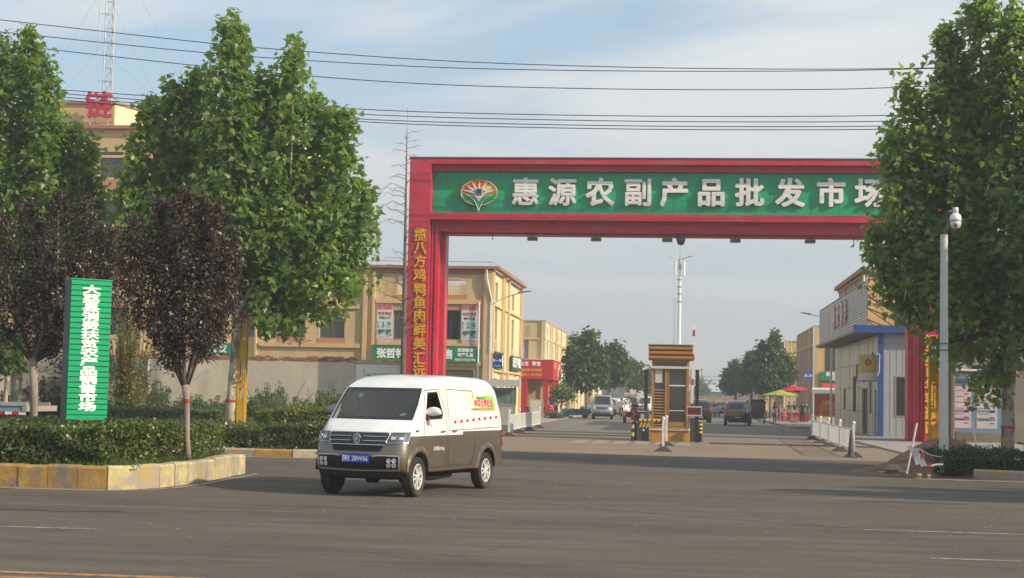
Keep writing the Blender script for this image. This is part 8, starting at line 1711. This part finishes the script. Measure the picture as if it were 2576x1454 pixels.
tag(grass('grass', (6.2, 13), (36.5, 45), rz_, 1600, weed_leaf, 103, .10), 'thin grass on the right verge', 'grass')

# ================================================================ GREEN SIGN ON THE ISLAND
al = R_(36); u_ = Vector((math.cos(al), math.sin(al), 0)); n_ = Vector((math.sin(al), -math.cos(al), 0))
A0 = PY(166, 1057, 26.7); 
def on_line(px_, py_):   # where the view ray meets the sign plane
    r = ray(px_, py_); d = (Vector((A0.x, A0.y, 0))-Vector((0, 0, 0))).dot(n_)/Vector((r.x, r.y, 0)).dot(n_); return Vector((r.x*d, r.y*d, EYE+r.z*d))
B0 = on_line(268, 1060); T0 = on_line(181, 702); WS = (Vector((B0.x, B0.y, 0))-Vector((A0.x, A0.y, 0))).length; zb_ = A0.z; zt_ = T0.z
t = thing('sign_board', 'tall narrow green slatted sign with fourteen white characters on the hedge island', 'sign', (A0.x, A0.y, 0), al)
sg_g = M('sign_bright_green', (.01, .36, .15), .38, v=.05, s=1.5); NSL = 26; hh = (zt_-zb_)/NSL
sm = MB().prism([(0, 0, 0), (0, -.012, .01), (0, -.016, hh-.016), (0, 0, hh-.008), (0, .02, hh-.008), (0, .02, 0)], (WS, 0, 0)).mesh('slat', sg_g)
for k in range(NSL): link('slat', sm, t, (0, -.0, zb_+k*hh))
MB().box(-.006, WS+.006, .021, .42, zb_, zt_-.002).build('casing', M('sign_case_grey', (.10, .10, .11), .6), t); MB().box(-.012, WS+.012, -.02, .43, zt_-.0, zt_+.02).build('top_cap', sg_g, t)
for x in (.05, WS-.09): MB().box(x, x+.05, .1, .15, .3, zb_).build('leg', white_pl, t)
H_ = zt_-zb_
for k, ch in enumerate('大荔县消费扶贫农产品销售市场'):
    z = zt_-.175-(H_-.42)*k/13; text('character', ch, .165, whitet, t, (WS*.5+.0, -.018, z), X3, NY, .045, .012, wx=1.98, n=8)

# ================================================================ OVERHEAD WIRES
wiremat = M('wire_black', (.012, .012, .014), .6, v=0)
WR = [[(-60, 43), (0, 50), (545, 111), (644, 120), (1103, 155), (1600, 171), (2077, 175), (2370, 171), (2640, 160)], [(-60, 74), (0, 80), (507, 133), (717, 149), (1103, 172), (1600, 180), (2077, 179), (2370, 172), (2640, 161)], [(-60, 104), (0, 110), (475, 164), (789, 193), (1103, 215), (1600, 226), (2077, 226), (2260, 220), (2640, 205)],
      [(-60, 208), (165, 227), (425, 245), (822, 271), (1103, 284), (1600, 293), (2077, 293), (2253, 290), (2640, 280)], [(-60, 218), (165, 236), (400, 255), (822, 284), (1103, 296), (1600, 306), (2077, 307), (2244, 305), (2640, 296)], [(-60, 226), (167, 245), (380, 263), (859, 298), (1103, 308), (1600, 318), (2077, 319), (2240, 317), (2640, 309)], [(-60, 233), (170, 252), (367, 270), (879, 305), (1103, 316), (1600, 326), (2077, 327), (2230, 325), (2640, 317)]]
LB = ['topmost overhead wire of the upper three', 'second overhead wire from the top', 'third overhead wire from the top, alone below the upper pair', 'uppermost of the four lower overhead wires', 'second of the four lower overhead wires', 'third of the four lower overhead wires', 'lowest overhead wire of all, just above the gate']
for pts, lab in zip(WR, LB):
    P3 = [PY(x, y, 66.0+.25*(WR.index(pts) % 3)) for x, y in pts]; sm_ = []
    for i in range(len(P3)-1):
        p0, p1, p2, p3 = P3[max(i-1, 0)], P3[i], P3[i+1], P3[min(i+2, len(P3)-1)]
        for k in range(6):
            u = k/6; sm_.append(p1.lerp(p2, u))
    for _ in range(8): sm_ = [sm_[0]]+[(sm_[i-1]+sm_[i]*2+sm_[i+1])/4 for i in range(1, len(sm_)-1)]+[sm_[-1]]
    tag(MB().tube(sm_, .019, 5).build('overhead_wire', wiremat), lab, 'wire', 'overhead wires crossing above the gate')
for k, y in enumerate((947, 955)): tag(MB().tube([PY(1640, y-1, 380), PY(1760, y+1, 380), PY(1900, y, 380)], .06, 4).build('overhead_wire', wiremat), 'faint far wire low on the horizon, %s of the two' % ['upper', 'lower'][k], 'wire')
# ================================================================ HAZE
hm = bpy.data.materials.new('haze'); hm.use_nodes = True; N = hm.node_tree.nodes; L = hm.node_tree.links; N.clear()
o_ = N.new('ShaderNodeOutputMaterial'); pv = N.new('ShaderNodeVolumePrincipled'); pv.inputs['Color'].default_value = (.92, .95, 1, 1); pv.inputs['Density'].default_value = .0010; pv.inputs['Anisotropy'].default_value = .2
L.new(pv.outputs[0], o_.inputs['Volume'])
MB().box(-2600, 2600, -700, 3100, -1.2, 45).build('haze', hm, stuff=True)
